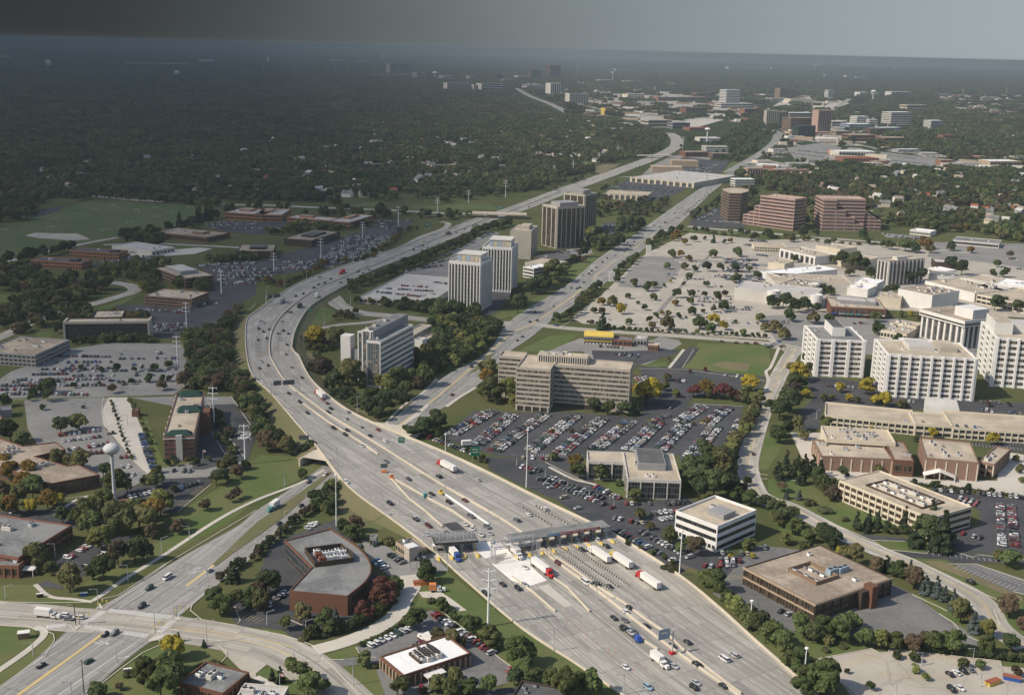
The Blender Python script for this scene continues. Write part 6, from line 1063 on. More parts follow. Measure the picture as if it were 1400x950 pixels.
T('on the bank inside the tollway bend', "B2 500,190,170,o 440,180,110,g 380,150,120,b 330,120,100,b 560,200,100,g 690,345,155,d 610,350,120,d 660,380,90,d 770,200,130,g 720,250,110,l 800,260,110,d 870,200,90,b 910,190,125,g 820,190,110,g 760,270,90,d 640,290,130,g 800,310,90,d 700,210,110,l 400,210,80,g 420,260,70,d 480,280,90,d 530,300,80,d 985,430,100,d 995,420,120,d 900,460,120,d 850,470,100,d 940,440,100,g 820,455,70,g B1 420,945,140,o 330,925,130,y 280,920,90,o 460,930,80,b")
T('beside the big tan office', "B2 1260,275,140,g 1230,250,90,d 1270,150,110,o 1240,120,70,d 1350,270,120,l 1310,285,55,c 1260,190,100,a 1380,200,90,g C2 20,300,80,l 440,330,92,d 515,345,92,g 590,350,100,d 680,345,42,c 725,295,160,y 770,250,110,a 310,290,50,d 690,250,90,y")
T('by the two winged concrete office', "C2 330,630,90,a 350,660,80,o 365,690,100,g 490,700,92,g 650,812,92,g 690,905,75,o 740,720,40,d 590,730,40,d 225,590,60,o 570,730,30,g")
T('in the big clump beside the concrete office', "C2 1010,740,190,d 1080,660,170,d 1140,690,180,o 1090,800,190,d 1010,800,150,d 1160,780,160,d 960,680,110,g 1190,640,110,d 1230,760,60,p 1240,785,80,p 1265,730,60,d 1195,815,95,g 1285,835,95,g 1350,850,90,d 980,720,150,d 1120,600,120,d 1050,580,110,d")
TL('in the row along the side road', "C2 1325,310 1290,380 1250,450 1200,520 1170,580", 14, 8, 10.5, ['o', 'g', 'a', 'o', 'l', 'g', 'b'], 1)
T('at the corner of the upper car park', "C2 980,250,90,r 1040,250,100,a 1080,255,70,o 1120,260,95,r 1190,270,95,r 1225,275,60,b 1260,285,75,g 1320,290,100,o 1290,220,115,y 1270,240,80,o 820,215,60,l 895,250,56,l 835,160,50,o 850,55,30,b 960,120,25,r 1040,110,28,r 600,110,30,d")
T('along the left side of the white blocks', "D2 180,165,110,y 150,140,80,o 160,210,115,g 130,240,90,p 205,255,62,y 110,340,170,d 60,370,140,d 20,330,80,d 170,440,100,o 190,480,70,o 300,440,95,g 310,400,60,d 60,500,110,d 90,460,90,d 30,470,80,d 130,130,90,o 100,260,100,d 215,60,70,d 225,110,60,d")
T('in the dark conifer grove by the brick halls', "D2 50,680,60,c 100,640,60,c 160,640,60,c 200,640,60,c 240,670,66,c 130,690,60,c 180,720,66,c 60,700,60,c 280,680,70,c 100,800,42,s 168,805,42,s 75,760,70,b 60,690,50,c 210,670,60,c")
T('on the lawn left of the cream office', "D2 250,720,110,d 300,770,105,g 340,760,90,g 360,800,100,b 320,810,80,b 225,835,80,u 310,870,90,u 410,690,75,d 280,740,90,d 370,780,70,d 590,660,60,o 830,960,120,d 880,960,90,c 420,920,50,u 480,960,60,c 540,955,60,c 590,955,55,c 650,960,50,d 740,960,70,c 30,890,100,d 100,930,110,d 60,860,70,g 130,900,80,g 170,960,70,g")
T('near the long parking deck', "D2 395,225,62,y 535,235,95,y 545,190,60,y 300,270,50,o 345,265,45,o 440,275,50,y 485,280,45,o 575,290,60,y 630,300,95,y 600,280,60,o 745,305,40,o 715,310,60,o 940,310,60,o 545,425,58,y 655,428,66,y 885,470,68,y 1210,505,78,y 820,440,70,d 965,450,60,d 605,420,40,o 1245,585,45,o 1340,600,46,o 1355,660,42,o 1370,710,42,o 1360,640,40,o 1185,300,40,b 1300,300,30,b 800,490,50,d 1010,260,50,d 1065,260,40,g")
TL('in the dark shrub row before the brick halls', "D2 760,712 900,735 1100,760 1370,785", 22, 3.5, 5, 'duu', .5)
T('on the mall car park', "C1 865,445,52,g 915,440,42,a 890,345,62,a 985,360,42,g 1040,350,25,d 1088,365,30,c 1145,370,30,d 1175,365,32,a 960,465,42,o 1085,445,52,g 930,510,47,o 995,522,42,d 1060,520,62,d 1130,520,52,d 1220,440,60,g 1210,520,56,d 840,507,42,g 660,602,52,g 725,627,60,d 765,607,46,g 825,605,25,d 855,580,25,y 955,562,42,g 925,595,25,d 885,662,60,d 970,657,46,g 1050,605,42,g 1045,660,40,d 1110,680,60,d 1150,655,42,p 1205,580,60,d 1090,740,40,d 1145,735,70,d 1035,745,30,b 975,755,52,g 960,700,50,g 885,705,42,a 628,667,36,g 545,710,70,o 480,702,52,a 595,752,66,y 490,750,46,b 440,745,42,g 765,677,46,g 720,730,42,g 680,698,26,g 845,765,42,g 810,755,30,a 780,775,40,d 740,795,42,d 825,785,22,d 755,825,46,o 905,775,40,d 490,838,72,c 630,808,42,g 840,835,90,o 1015,832,92,g 1095,815,82,y 1140,838,62,y 1070,850,62,g 1210,800,26,g 1250,870,46,g 1340,790,62,o 1365,845,62,o 1330,560,50,d 1280,520,40,g 870,355,40,a 930,375,40,a 1300,350,50,d 1240,320,40,d")
TL('in the hedge row along the mall street', "C1 400,800 560,835 700,845 900,855 1140,865 1385,880", 34, 3.5, 5.5, 'ddgu', .8)
TL('in the row between the diagonal road and the mall car park', "C1 250,800 340,750 400,670 470,610", 16, 8, 11, 'dgdo', 3); TL('in the short row by the upper mall entrance', "C1 560,590 580,520 660,470 680,440", 8, 8, 11, 'dgd', 2); TL('in the row north of the diagonal road', "C1 730,400 790,360 840,330 900,300 940,310", 11, 9, 13, 'dgd', 4)
T('at the roadside left of the diagonal road', "C1 110,640,110,d 180,640,110,d 250,575,130,g 170,600,90,d 210,560,100,d 30,745,110,d 20,700,90,b 60,720,60,d 280,540,70,g 540,405,110,d 490,400,90,d 585,380,80,d 610,300,90,d 680,300,90,d 640,290,80,d 430,350,90,l 460,400,80,d 600,340,100,d 380,440,70,d 330,470,50,g 290,520,60,g 390,470,40,b 370,390,50,d 470,380,90,g")
TS('in the trees between tollway and store', "C1 330,130 500,60 640,20 600,80 500,180 470,230 380,240", 40, 8, 13, 'dgob'); TS('in the thicket behind the brown towers', "C1 500,210 560,160 700,140 860,130 800,200 700,235 520,220", 60, 8, 14, 'dgdob'); TS('in the trees by the tall brown towers', "C1 380,300 500,320 560,380 460,420 380,400", 16, 8, 13, 'dg'); TS('along the edge of the diagonal road left side', "C1 640,330 700,260 740,270 690,310", 5, 8, 12, 'dg')
T('in the plaza of the mall shops', "D1 80,715,90,d 140,740,90,d 210,730,80,d 30,720,80,d 120,790,80,d 300,640,60,d 340,650,60,d 520,645,50,a 630,640,50,d 680,635,60,g 490,765,60,g 580,790,70,g 715,765,42,g 765,760,36,y 820,780,50,o 800,580,110,d 770,590,80,d 560,560,70,d 450,510,110,d 400,500,90,d 500,515,90,d 350,480,60,g 440,545,60,o 140,470,50,g 80,560,50,o 740,410,90,g 800,420,70,d 860,400,80,a 880,420,60,o 660,400,60,g 620,390,40,d 985,410,60,d 1090,420,45,a 1235,495,50,g 1310,450,50,b 990,510,90,d 1045,540,90,d 1270,550,60,d 1220,550,50,d 1225,730,90,d 1350,740,80,d 1290,720,70,d 590,860,80,g 690,905,60,d 1240,860,60,p 1220,890,50,p 30,850,80,o 90,890,80,o 240,800,80,o 330,800,60,g 180,340,70,d 120,360,60,o 260,330,50,d 520,350,60,d 10,340,60,d 960,680,50,d 270,740,60,d")
TL('in the row along the road below the stepped offices', "C1 960,300 1200,325 1385,330 D1 100,345 400,370 700,380", 26, 6, 11, 'ddgu', 3)
TS('in the left woods by the winding road', "A1 0,490 120,500 260,560 500,580 600,620 520,660 380,690 250,760 60,830 0,840", 120, 9, 15, 'dgdobd'); TS('among the trees near the black glass slab', "A1 430,700 500,740 490,850 350,850 100,880 90,830 260,760", 24, 9, 14, 'ddgob'); TS('in front of the black glass slab', "A1 350,895 800,880 860,905 600,910 420,920", 26, 5, 9, 'ddgo')
TS('beside the sports field pond', "A1 -40,160 130,150 170,200 160,280 60,290 -40,220", 14, 14, 20, 'dgd'); TS('along the far edge of the sports field', "A1 200,130 480,120 880,150 1190,175 1080,145 600,110 240,95", 60, 9, 15, 'dgdo'); TL('along the park road', "A1 20,480 110,470 240,440 330,420 420,400", 9, 12, 17, 'd', 4); TS('between the brick offices and the field', "A1 650,340 720,320 830,310 900,370 1080,380 860,390 700,370", 24, 9, 14, 'ddg'); TL('in the row left of the brick campus', "A1 900,300 1000,290 1060,260 1130,240 1200,235", 12, 11, 15, 'ddc', 4)
TS('in the park between the brick offices and banded office', "A1 520,530 680,490 840,480 930,480 860,550 760,640 860,600 1000,600 1160,600 1130,640 760,580 560,560", 55, 8, 14, 'gdold'); TS('on the wooded bank left of the tollway', "A1 1060,800 1240,720 1330,690 1250,800 1230,940 1000,920", 70, 8, 13, 'dgob'); TS('on the wooded bank left of the tollway bend', "A2 1020,0 1240,0 1260,160 1385,250 B2 60,420 190,560 100,600 A2 1340,440 1280,300 1180,230 1000,200", 120, 8, 13, 'dgobd'); TS('on the bank beside the bridge', "B2 200,520 320,540 360,620 300,690 230,690 180,600", 24, 6, 9, 'dgd')
TS('among the cars left of the tollway', "A1 600,760 830,850 1000,860 900,790 740,730", 18, 7, 10, 'goad'); TS('among the cars by the freeway offices', "A1 1100,470 1385,430 B1 100,480 200,440 A1 1385,470", 22, 7, 11, 'gdgo'); TL('in the line along the car park and freeway', "B1 0,570 150,600 260,560 400,480 560,470 700,400 800,310 880,290", 40, 6, 10, 'dgoba', 3); TS('around the brick campus', "B1 0,250 130,240 330,260 500,270 640,270 440,300 100,330 0,310", 40, 8, 12, 'dgl')
TL('in the long row along the inner edge of the tollway', "B1 500,640 560,600 640,575 730,540 850,490 950,440 1020,410 1110,370 1200,320 1300,290 1385,270", 40, 10, 14, 'dgdo', 2.5); TS('below the white parking deck', "B1 520,690 800,700 1000,710 1130,740 1000,755 820,740 640,700", 34, 7, 12, 'dgdo'); TS('left of the diagonal road by the white tower', "B1 900,770 1000,770 1300,800 1310,850 1200,940 1050,950 950,940 1000,860 920,800", 70, 9, 14, 'dgdl'); TS('in front of the white tower', "B1 960,700 1110,745 1250,735 1200,760 1000,750", 14, 8, 12, 'dg'); TS('between the deck and diagonal road', "B2 930,0 1250,-40 1200,40 1040,120 900,130 860,60", 46, 8, 13, 'dgl')
TS('beside the loop ramp', "B1 380,760 560,750 580,770 430,790", 10, 5, 8, 'bgb'); TS('left of the glass office', "B1 250,880 420,850 420,950 300,960 B2 300,60 260,20", 34, 5, 9, 'gobd'); TS('in the scrub along the inner tollway edge', "B2 260,40 380,180 560,320 680,390 660,350 560,280 440,160 340,40", 40, 4, 8, 'gdob'); TS('in the scrub strip right of the tollway', "B2 800,440 900,430 1030,510 1200,600 1385,680 1385,650 1180,570 1000,470", 44, 3.5, 6, 'dgu'); TS('in the scrub by the lower road', "B2 330,780 480,760 560,860 480,930 330,860 290,900", 22, 6, 10, 'bgdo')
TL('in the hedge along the lower road', "B2 440,760 330,840 200,945 A3 1385,205 1290,260 1180,340", 26, 4, 6, 'ddb', .6); TL('in the bushy hedge along the driveway', "B3 250,650 400,620 540,580 640,520 700,470 760,440", 30, 4.5, 6.5, 'dgu', .8); TL('in the clipped hedge by the white roofed office', "B3 560,690 680,640 800,570", 26, 2.2, 2.8, 'g', .2); TL('in the hedge by the car column', "B3 1000,490 1100,560 1220,650 1300,720", 18, 3, 4, 'gud', .5); TL('in the low hedge round the pale car park', "D3 660,690 900,720 1100,745 1380,770", 26, 3, 4, 'dd', .4)
TS('between the two office lots', "C3 560,20 700,60 660,90 560,60", 3, 4, 6, 'g'); TL('small trees in the shared car park island', "C3 600,130 760,190 900,260", 5, 3, 4, 'dg', .5); TL('tiny trees standing between parked cars of the tan office', "C2 200,450 420,420 600,420 760,400 900,400 1090,400", 16, 2.5, 3.5, 'oab', 6)
TS('on the far lawn along the mall street', "C2 1000,0 1385,20 1385,60 1000,20", 10, 3, 5, 'rbdo'); TS('along the far edge of the woods', "B1 0,150 700,130 1300,120 C1 0,30 300,-20 C0 600,850 C0 400,860 A1 1300,120", 120, 10, 16, 'dgdo'); TS('between tollway and the far road', "C1 40,150 200,90 400,10 440,30 220,110 80,170", 20, 8, 12, 'dgb'); TS('around the dark banded tower', "C1 960,240 1040,190 1090,150 1130,130 1100,180 1000,250", 14, 9, 13, 'dg'); TS('along the diagonal road at the far end', "C0 900,780 1050,760 1100,740 1200,740 1250,800 1200,900 1130,870 1000,770", 50, 9, 14, 'dgd'); TS('by the far tollway bend', "C0 930,740 1040,770 930,830 890,840", 14, 9, 13, 'dg')
# biggest ones become things of their own, the rest one body of trees
KIND = lambda c: 'conifer' if c in 'sc' else 'shrub' if c == 'u' else 'tree'
TREES = [t if t[2] != 'u' or t[1] > 0 else t for t in TREES]
GEN = {}
order = sorted(range(len(TREES)), key=lambda i: -TREES[i][1] / depth(TREES[i][0])); cnt = {}; IND, REST = [], []
for i in order:
    k = KIND(TREES[i][2]); cnt[k] = cnt.get(k, 0) + 1; (IND if cnt[k] <= 300 else REST).append(i)
seq = {}
for i in IND: seq.setdefault((TREES[i][3], TREES[i][2]), []).append(i)
for (zone, c), L in seq.items():
    L.sort(key=lambda i: proj(TREES[i][0])[0])
    for j, i in enumerate(L):
        P, w_, c, zone = TREES[i]; k = KIND(c); o = empty({'tree': 'tree', 'conifer': 'conifer', 'shrub': 'shrub'}[k], P, R.uniform(0, 6.28)); hs_ = R.uniform(.82, 1.18)
        z_ = zone if zone.startswith(('tiny', 'small')) is False else zone[zone.index(' ') + 1:]
        lb = f"{CNAME[c]} {k}, " + ('the only one ' if len(L) == 1 else f'{ordn(j + 1)} from the left ') + z_
        tag(o, ' '.join(lb.split()[:16]), k, f'{k}s {z_}')
        link('crown', CROWN[c, R.randrange(5)], o, (0, 0, w_ * (.12 if k == 'tree' else 0)), 0, (w_ * R.uniform(.92, 1.12), w_ * R.uniform(.92, 1.12), w_ * hs_)); link('trunk', TRUNK if k != 'conifer' else TRUNKC, o, (0, 0, 0), 0, (w_, w_, w_ * hs_))
# ---- scattering by geometry nodes, for the bodies of trees
def scatter(name, protos, P, scl, rot, idx, stuff=True):
    coll = bpy.data.collections.new(name + '_kinds')
    for i, me in enumerate(protos): coll.objects.link(bpy.data.objects.new(f'{name}_{i:03d}', me))
    me = bpy.data.meshes.new(name); me.from_pydata([tuple(p) for p in P], [], [])
    for an, ty, dt in (('scl', 'FLOAT', scl), ('rotz', 'FLOAT', rot), ('idx', 'INT', idx)):
        a = me.attributes.new(an, ty, 'POINT'); a.data.foreach_set('value', np.asarray(dt, dtype=np.int32 if ty == 'INT' else np.float32))
    o = bpy.data.objects.new(name, me); COL.objects.link(o); ng = bpy.data.node_groups.new(name, 'GeometryNodeTree')
    ng.interface.new_socket('Geometry', in_out='INPUT', socket_type='NodeSocketGeometry'); ng.interface.new_socket('Geometry', in_out='OUTPUT', socket_type='NodeSocketGeometry')
    N = ng.nodes.new; i_, o_, ip, ci, cx = N('NodeGroupInput'), N('NodeGroupOutput'), N('GeometryNodeInstanceOnPoints'), N('GeometryNodeCollectionInfo'), N('ShaderNodeCombineXYZ')
    ci.inputs[0].default_value = coll; ci.inputs['Separate Children'].default_value = True; ci.inputs['Reset Children'].default_value = True; A = {}
    for an, ty in (('scl', 'FLOAT'), ('rotz', 'FLOAT'), ('idx', 'INT')): A[an] = N('GeometryNodeInputNamedAttribute'); A[an].data_type = ty; A[an].inputs[0].default_value = an
    lk = ng.links.new; lk(i_.outputs[0], ip.inputs['Points']); lk(ci.outputs[0], ip.inputs['Instance']); ip.inputs['Pick Instance'].default_value = True
    er = N('FunctionNodeEulerToRotation'); lk(A['rotz'].outputs[0], cx.inputs[2]); lk(cx.outputs[0], er.inputs[0]); lk(er.outputs[0], ip.inputs['Rotation']); lk(A['scl'].outputs[0], ip.inputs['Scale']); lk(A['idx'].outputs[0], ip.inputs['Instance Index']); lk(ip.outputs[0], o_.inputs[0])
    md = o.modifiers.new('scatter', 'NODES'); md.node_group = ng; o['kind'] = 'stuff'; return o
keys = list(LEAF); protos = [LOWC[k, v] for k in keys for v in range(2)]
scatter('far_trees', protos, [TREES[i][0] + Vector((0, 0, TREES[i][1] * .06)) for i in REST], [TREES[i][1] for i in REST], [R.uniform(0, 6.28) for _ in REST], [keys.index(TREES[i][2]) * 2 + R.randrange(2) for i in REST])
# woods: patches of crowns
MIX = ([0, 0, 0, 0, 1, 1, 2], [0, 1, 1, 1, 2, 2, 0], [1, 1, 2, 2, 2, 3, 3, 0])
def patch_mesh(rs, size, n, per, leaf, tone=1):
    V = []; mi = []
    for i in range(n):
        w_ = rs.uniform(9, 15); c = crown_v(rs, per, leaf, 5) * w_; c += np.array((rs.uniform(-.5, .5) * size, rs.uniform(-.5, .5) * size, rs.uniform(-1, 2))); V.append(c); mi += [rs.choice(MIX[tone] if rs.uniform() < .985 else [4])] * (len(c) // 4)
    return quadmesh('wood_patch', np.concatenate(V), ['leaves_d', 'leaves_g', 'leaves_o', 'leaves_b', 'leaves_a'], mi)
rs = np.random.RandomState(5); WP = [patch_mesh(rs, 32, 8, 17, .17, k) for k in (0, 0, 1, 1, 2, 2)] + [patch_mesh(rs, 30, 3, 14, .2) for _ in range(4)] + [patch_mesh(rs, 64, 26, 7, .26, k) for k in (0, 1, 1, 2)]
DENSE = [pts(s) for s in ("F 0,55 700,66 700,118 770,157 870,172 905,188 890,212 835,222 790,240 720,262 640,268 520,262 450,275 330,276 210,268 80,262 45,285 0,305", "F 1060,235 1100,228 1250,232 1400,225 1400,330 1320,318 1260,318 1200,300 1110,268 1050,262", "F 1200,192 1260,198 1330,205 1400,200 1400,225 1250,230 1200,215", "F 1250,140 1400,140 1400,200 1290,190")]
OB = obox(); GX = {}
for k, (a, c, e, f) in enumerate(OB):
    for ix in range(int(a // 200), int(c // 200) + 1):
        for iy in range(int(e // 200), int(f // 200) + 1): GX.setdefault((ix, iy), []).append(k)
def free2(x, y, r):
    for k in GX.get((int(x // 200), int(y // 200)), ()):
        a, c, e, f = OB[k]
        if a - r < x < c + r and e - r < y < f + r:
            if r > 3:
                for u, v in ((0, 0), (r, 0), (-r, 0), (0, r), (0, -r)):
                    if inside(x + u, y + v, OCC[k]): return False
    return True
HG = {}
for p in HOUSE: HG.setdefault((int(p.x // 60), int(p.y // 60)), []).append(p)
def near_house(x, y):
    for ix in (-1, 0, 1):
        for iy in (-1, 0, 1):
            for p in HG.get((int(x // 60) + ix, int(y // 60) + iy), ()):
                if abs(p.x - x) < 17 and -44 < y - p.y < 12: return True
    return False
PP, SS, RR, II = [], [], [], []; CLEARW = pts('C0 -10,468 30,474 110,515 310,605 300,650 180,615 60,560 -20,510')
for cell, y0, y1 in ((27, 1000, 4200), (52, 4200, 13000)):
    y = y0
    while y < y1:
        hw_ = y * .47 + 200; x = -hw_
        while x < hw_:
            qx, qy = x + R.uniform(-.3, .3) * cell, y + R.uniform(-.3, .3) * cell; px, py = proj((qx, qy, 0)); x += cell
            dn = any(inside(px, py, P) for P in DENSE) or (py < 118 and (px < 690 or py < 105 or px > 1150))
            if not dn and any(inside(px, py, P) for P in TOWN) and R.random() < .6: continue
            if not dn and (qy < 1650 or (py > 128 and R.random() > .5) or R.random() > .75 or (py > 165 and px < 1000 and px > 640)): continue
            if inside(px, py, CLEARW) or not free2(qx, qy, 15 if cell < 30 else 30): continue
            if cell < 30 and (near_house(qx, qy) or R.random() < .05): continue
            PP.append((qx, qy, 0)); SS.append(R.uniform(.85, 1.2)); RR.append(R.uniform(0, 6.28)); tn = math.sin(qx * .004 + 1.3 * math.sin(qy * .003)) + math.sin(qy * .0061 + qx * .002) + R.uniform(-.8, .8); tn = 0 if tn < -.5 else 1 if tn < .7 else 2; II.append((tn * 2 + R.randrange(2) if dn else 6 + R.randrange(4)) if cell < 30 else 10 + (0, 1 + R.randrange(2), 3)[tn])
        y += cell
tag(scatter('woods', WP, PP, SS, RR, II), 'dense autumn green woods reaching to the horizon', 'woods')
print('TREES', len(TREES), len(IND), len(REST), 'PATCHES', len(PP))
# ================================================================== vehicles
def paint_mat():
    m, t, b = nodes('car_paint'); oi = t.nodes.new('ShaderNodeObjectInfo'); t.links.new(oi.outputs['Color'], b.inputs['Base Color']); b.inputs['Roughness'].default_value = .3; b.inputs['Specular IOR Level'].default_value = .5
    m, t, b = nodes('parked_paint'); at = t.nodes.new('ShaderNodeAttribute'); at.attribute_name = 'Col'; t.links.new(at.outputs['Color'], b.inputs['Base Color']); b.inputs['Roughness'].default_value = .35
paint_mat()
def car_shape(L, W, zb, z1, z2, cab):
    """body with rounded plan and sloped ends, glass house and roof; cab = (rear, front, roof rear, roof front) along x"""
    body, win = MB(), MB(); h = L / 2; w_ = W / 2
    def ring(x0, x1, hw, z): r = .28; return [(x0, -hw + r, z), (x0 + r, -hw, z), (x1 - r * 1.4, -hw, z), (x1, -hw + r * 1.5, z), (x1, hw - r * 1.5, z), (x1 - r * 1.4, hw, z), (x0 + r, hw, z), (x0, hw - r, z)]
    rs_ = [ring(-h + .06, h - .08, w_ - .06, zb), ring(-h, h, w_, (zb + z1) / 2), ring(-h + .05, h - .18, w_ - .03, z1 - .04), ring(-h + .14, h - .4, w_ - .1, z1)]
    for a, c in zip(rs_, rs_[1:]):
        for i in range(8): j = (i + 1) % 8; body.face([a[i], a[j], c[j], c[i]])
    body.face(rs_[-1]); body.face(rs_[0][::-1])
    a = [(cab[0], -w_ + .1, z1 - .01), (cab[1], -w_ + .1, z1 - .01), (cab[1], w_ - .1, z1 - .01), (cab[0], w_ - .1, z1 - .01)]; t = [(cab[2], -w_ + .28, z2 - .06), (cab[3], -w_ + .28, z2 - .06), (cab[3], w_ - .28, z2 - .06), (cab[2], w_ - .28, z2 - .06)]
    for i in range(4): j = (i + 1) % 4; win.face([a[i], a[j], t[j], t[i]])
    body.prism([(p[0] + (.05 if k in (0, 3) else -.05) * -1, p[1] * 1.02) for k, p in enumerate(t)], z2 - .06, z2, top=[(p[0] * .96, p[1] * .94) for p in t])
    return body, win
def wheel_mesh(r, w_):
    m = MB(); m.bar((0, -w_ / 2, 0), (0, w_ / 2, 0), r, n=12); return m.mesh('wheel', 'tyre_black')
WH, WHB = wheel_mesh(.33, .24), wheel_mesh(.5, .32)
SH = dict(sedan=(4.6, 1.8, .25, .88, 1.42, (-1.9, 1.05, -1.15, .3)), suv=(4.7, 1.9, .32, 1.05, 1.75, (-2.2, 1.15, -2.0, .45)), hatchback=(4.1, 1.75, .25, .92, 1.5, (-1.95, 1.0, -1.6, .3)), minivan=(4.9, 1.95, .28, 1.0, 1.75, (-2.3, 1.6, -2.1, .8)), van=(5.6, 2.0, .35, 1.25, 2.15, (-2.72, 2.0, -2.65, 1.5)), pickup=(5.5, 1.95, .38, 1.05, 1.78, (-.5, 1.35, -.3, .7)))
CM = {}
for k, a in SH.items():
    b1, b2 = car_shape(*a); L, W = a[0], a[1]
    if k == 'pickup': b1.prism([(-2.6, -.85), (-.6, -.85), (-.6, .85), (-2.6, .85)], .9, 1.0, 1)
    if k == 'van': b2.v = [(x if x > 1.3 else x, y, z) for x, y, z in b2.v]
    CM[k] = (b1.mesh('car_body', ['car_paint', 'dark_metal']), b2.mesh('windows', 'car_glass'), L, W, b1, b2)
CC = dict(w=('white', (.66, .66, .65)), k=('black', (.02, .021, .024)), s=('silver', (.42, .43, .44)), r=('red', (.25, .03, .03)), b=('blue', (.05, .11, .24)), g=('dark green', (.03, .07, .05)), t=('beige', (.42, .36, .27)), d=('dark red', (.13, .02, .025)), n=('grey', (.15, .155, .16)), y=('yellow', (.7, .48, .06)), l=('light blue', (.28, .4, .48)), o=('orange', (.7, .25, .04)))
CARS = []                   # (P, heading, kind, colour, place, moving)
WAYS = [toll, low, diag, cross, spring, mallst]
WP_ = [(np.array([(p.x, p.y) for p in r_.M]), r_) for r_ in WAYS]
def way_dir(P):
    best = None
    for A, r_ in WP_:
        d2 = (A[:, 0] - P.x) ** 2 + (A[:, 1] - P.y) ** 2; i = int(np.argmin(d2)); lim = max(r_.WL[i], r_.WR[i]) + 6
        if d2[i] < lim * lim and (best is None or d2[i] < best[0]): best = (d2[i], r_, i)
    if best is None: return 0.0, None, 0
    _, r_, i = best; d, n = perp(r_.M, i); lat = (P.x - r_.M[i].x) * n.x + (P.y - r_.M[i].y) * n.y
    right_of_travel = lat < 0                       # keeping right: travel along d when on its right hand side
    if not right_of_travel: d = -d
    return math.atan2(d.y, d.x), r_, lat
def V(place, s, kinds='sedan sedan suv sedan hatchback minivan'):
    cur = ''; ks = kinds.split()
    for t in s.split():
        if t[0].isalpha(): cur = t; continue
        v = t.split(','); q = pts(f'{cur} {v[0]},{v[1]}')[0]; P = gz(q[0], q[1]); h, r_, lat = way_dir(P)
        CARS.append((P, h, v[3] if len(v) > 3 else R.choice(ks), v[2], place, True))
V('on the curving tollway above the bridge', "B2 27,60,s,pickup 65,80,k 18,96,k 163,20,n 190,90,s 248,146,k 178,232,k 238,279,k,suv 278,338,k 403,314,k 388,334,k 495,333,s 485,368,s 566,413,s 660,428,r 617,461,k 700,488,w 420,420,k,suv 482,455,k,suv 495,432,k 574,515,s 420,705,k,suv 400,738,k 488,712,w,suv 385,285,d 362,266,r")
V('on the tollway nearing the plaza', "B2 705,600,n 826,696,k 950,776,k 990,683,k 1045,822,k 1130,810,d 1163,897,n 1200,700,s 725,828,k,suv 860,910,s 930,944,d C2 175,858,w 90,888,w 25,918,n B3 865,5,k 1360,112,w,suv 1250,45,n 1265,80,s 1130,30,w 1170,55,w 1215,88,w 1270,123,w 1035,77,k")
V('on the far curve of the tollway', "B1 40,798,s,pickup 20,789,s 15,832,k 40,847,k 70,835,k 12,892,k 58,882,k 120,857,k 148,842,k 175,858,k 168,917,k 140,792,s 190,742,k 172,740,k 215,655,k 255,642,k 312,610,k 338,592,k 372,585,k 404,562,k 345,552,k 456,582,s 498,564,k 557,517,k 552,524,k 580,530,k 612,512,r 600,497,k 795,422,s 853,405,k 870,390,w 890,420,k 902,382,k 930,397,k 905,357,y 1085,312,k 1130,292,k 1175,274,k 1190,267,k 960,347,k 235,884,k 318,840,k C1 20,190,w 90,172,k C0 640,885,k 650,883,k 670,906,k 690,903,k 790,845,w 840,832,w")
V('past the toll plaza at lower right', "C3 250,242,d,suv 72,264,w 70,358,s 33,378,k 398,346,w,van 455,354,k 525,366,k 510,150,k 458,112,w 395,115,r 350,120,w 375,168,k 635,480,k 610,501,w 552,538,k 610,551,n 725,581,k 655,613,n 615,594,k 950,668,k 865,688,k 998,788,k 1145,760,w,van 1200,739,s 877,798,s 615,804,w 735,913,l 995,888,s 985,915,k,suv 1143,905,k B3 1335,356,k 1240,408,k,suv 925,85,s 935,40,d")
V('on the lower road', "A3 905,322,w,van 808,378,g 768,475,k 620,622,n,suv 568,630,k 480,774,g 222,798,k 1133,283,s 345,524,w 375,545,n 425,538,w B2 375,672,w 286,712,k 245,840,k 125,937,k")
V('on the diagonal road', "B2 1062,240,d 1165,88,k C1 95,795,n,pickup 135,787,k 220,710,s 125,742,k 220,782,k 340,662,w 372,642,k 388,580,k 320,612,k 365,610,k 350,615,k 415,535,k 430,520,k 378,542,s 455,500,r 490,472,k 515,452,k 555,434,s 605,412,r 622,397,k 640,387,k 625,367,k 660,362,k 710,360,w 705,325,s 800,282,k 835,260,k 825,257,k 768,272,k 818,224,w 880,207,k 955,187,k 960,197,k 985,167,k 1000,152,k 1045,117,k 1065,107,k 1080,87,s 900,232,k 930,210,k 945,200,k 970,180,k 975,192,k 1015,140,k 1030,130,k 28,895,k 55,875,k 240,815,b 270,823,w")
V('on the side road', "C2 1305,560,d D3 1095,345,k"); V('on the mall street', "C1 1135,902,k 1215,908,k 1270,910,k 1320,912,d 1370,918,w")
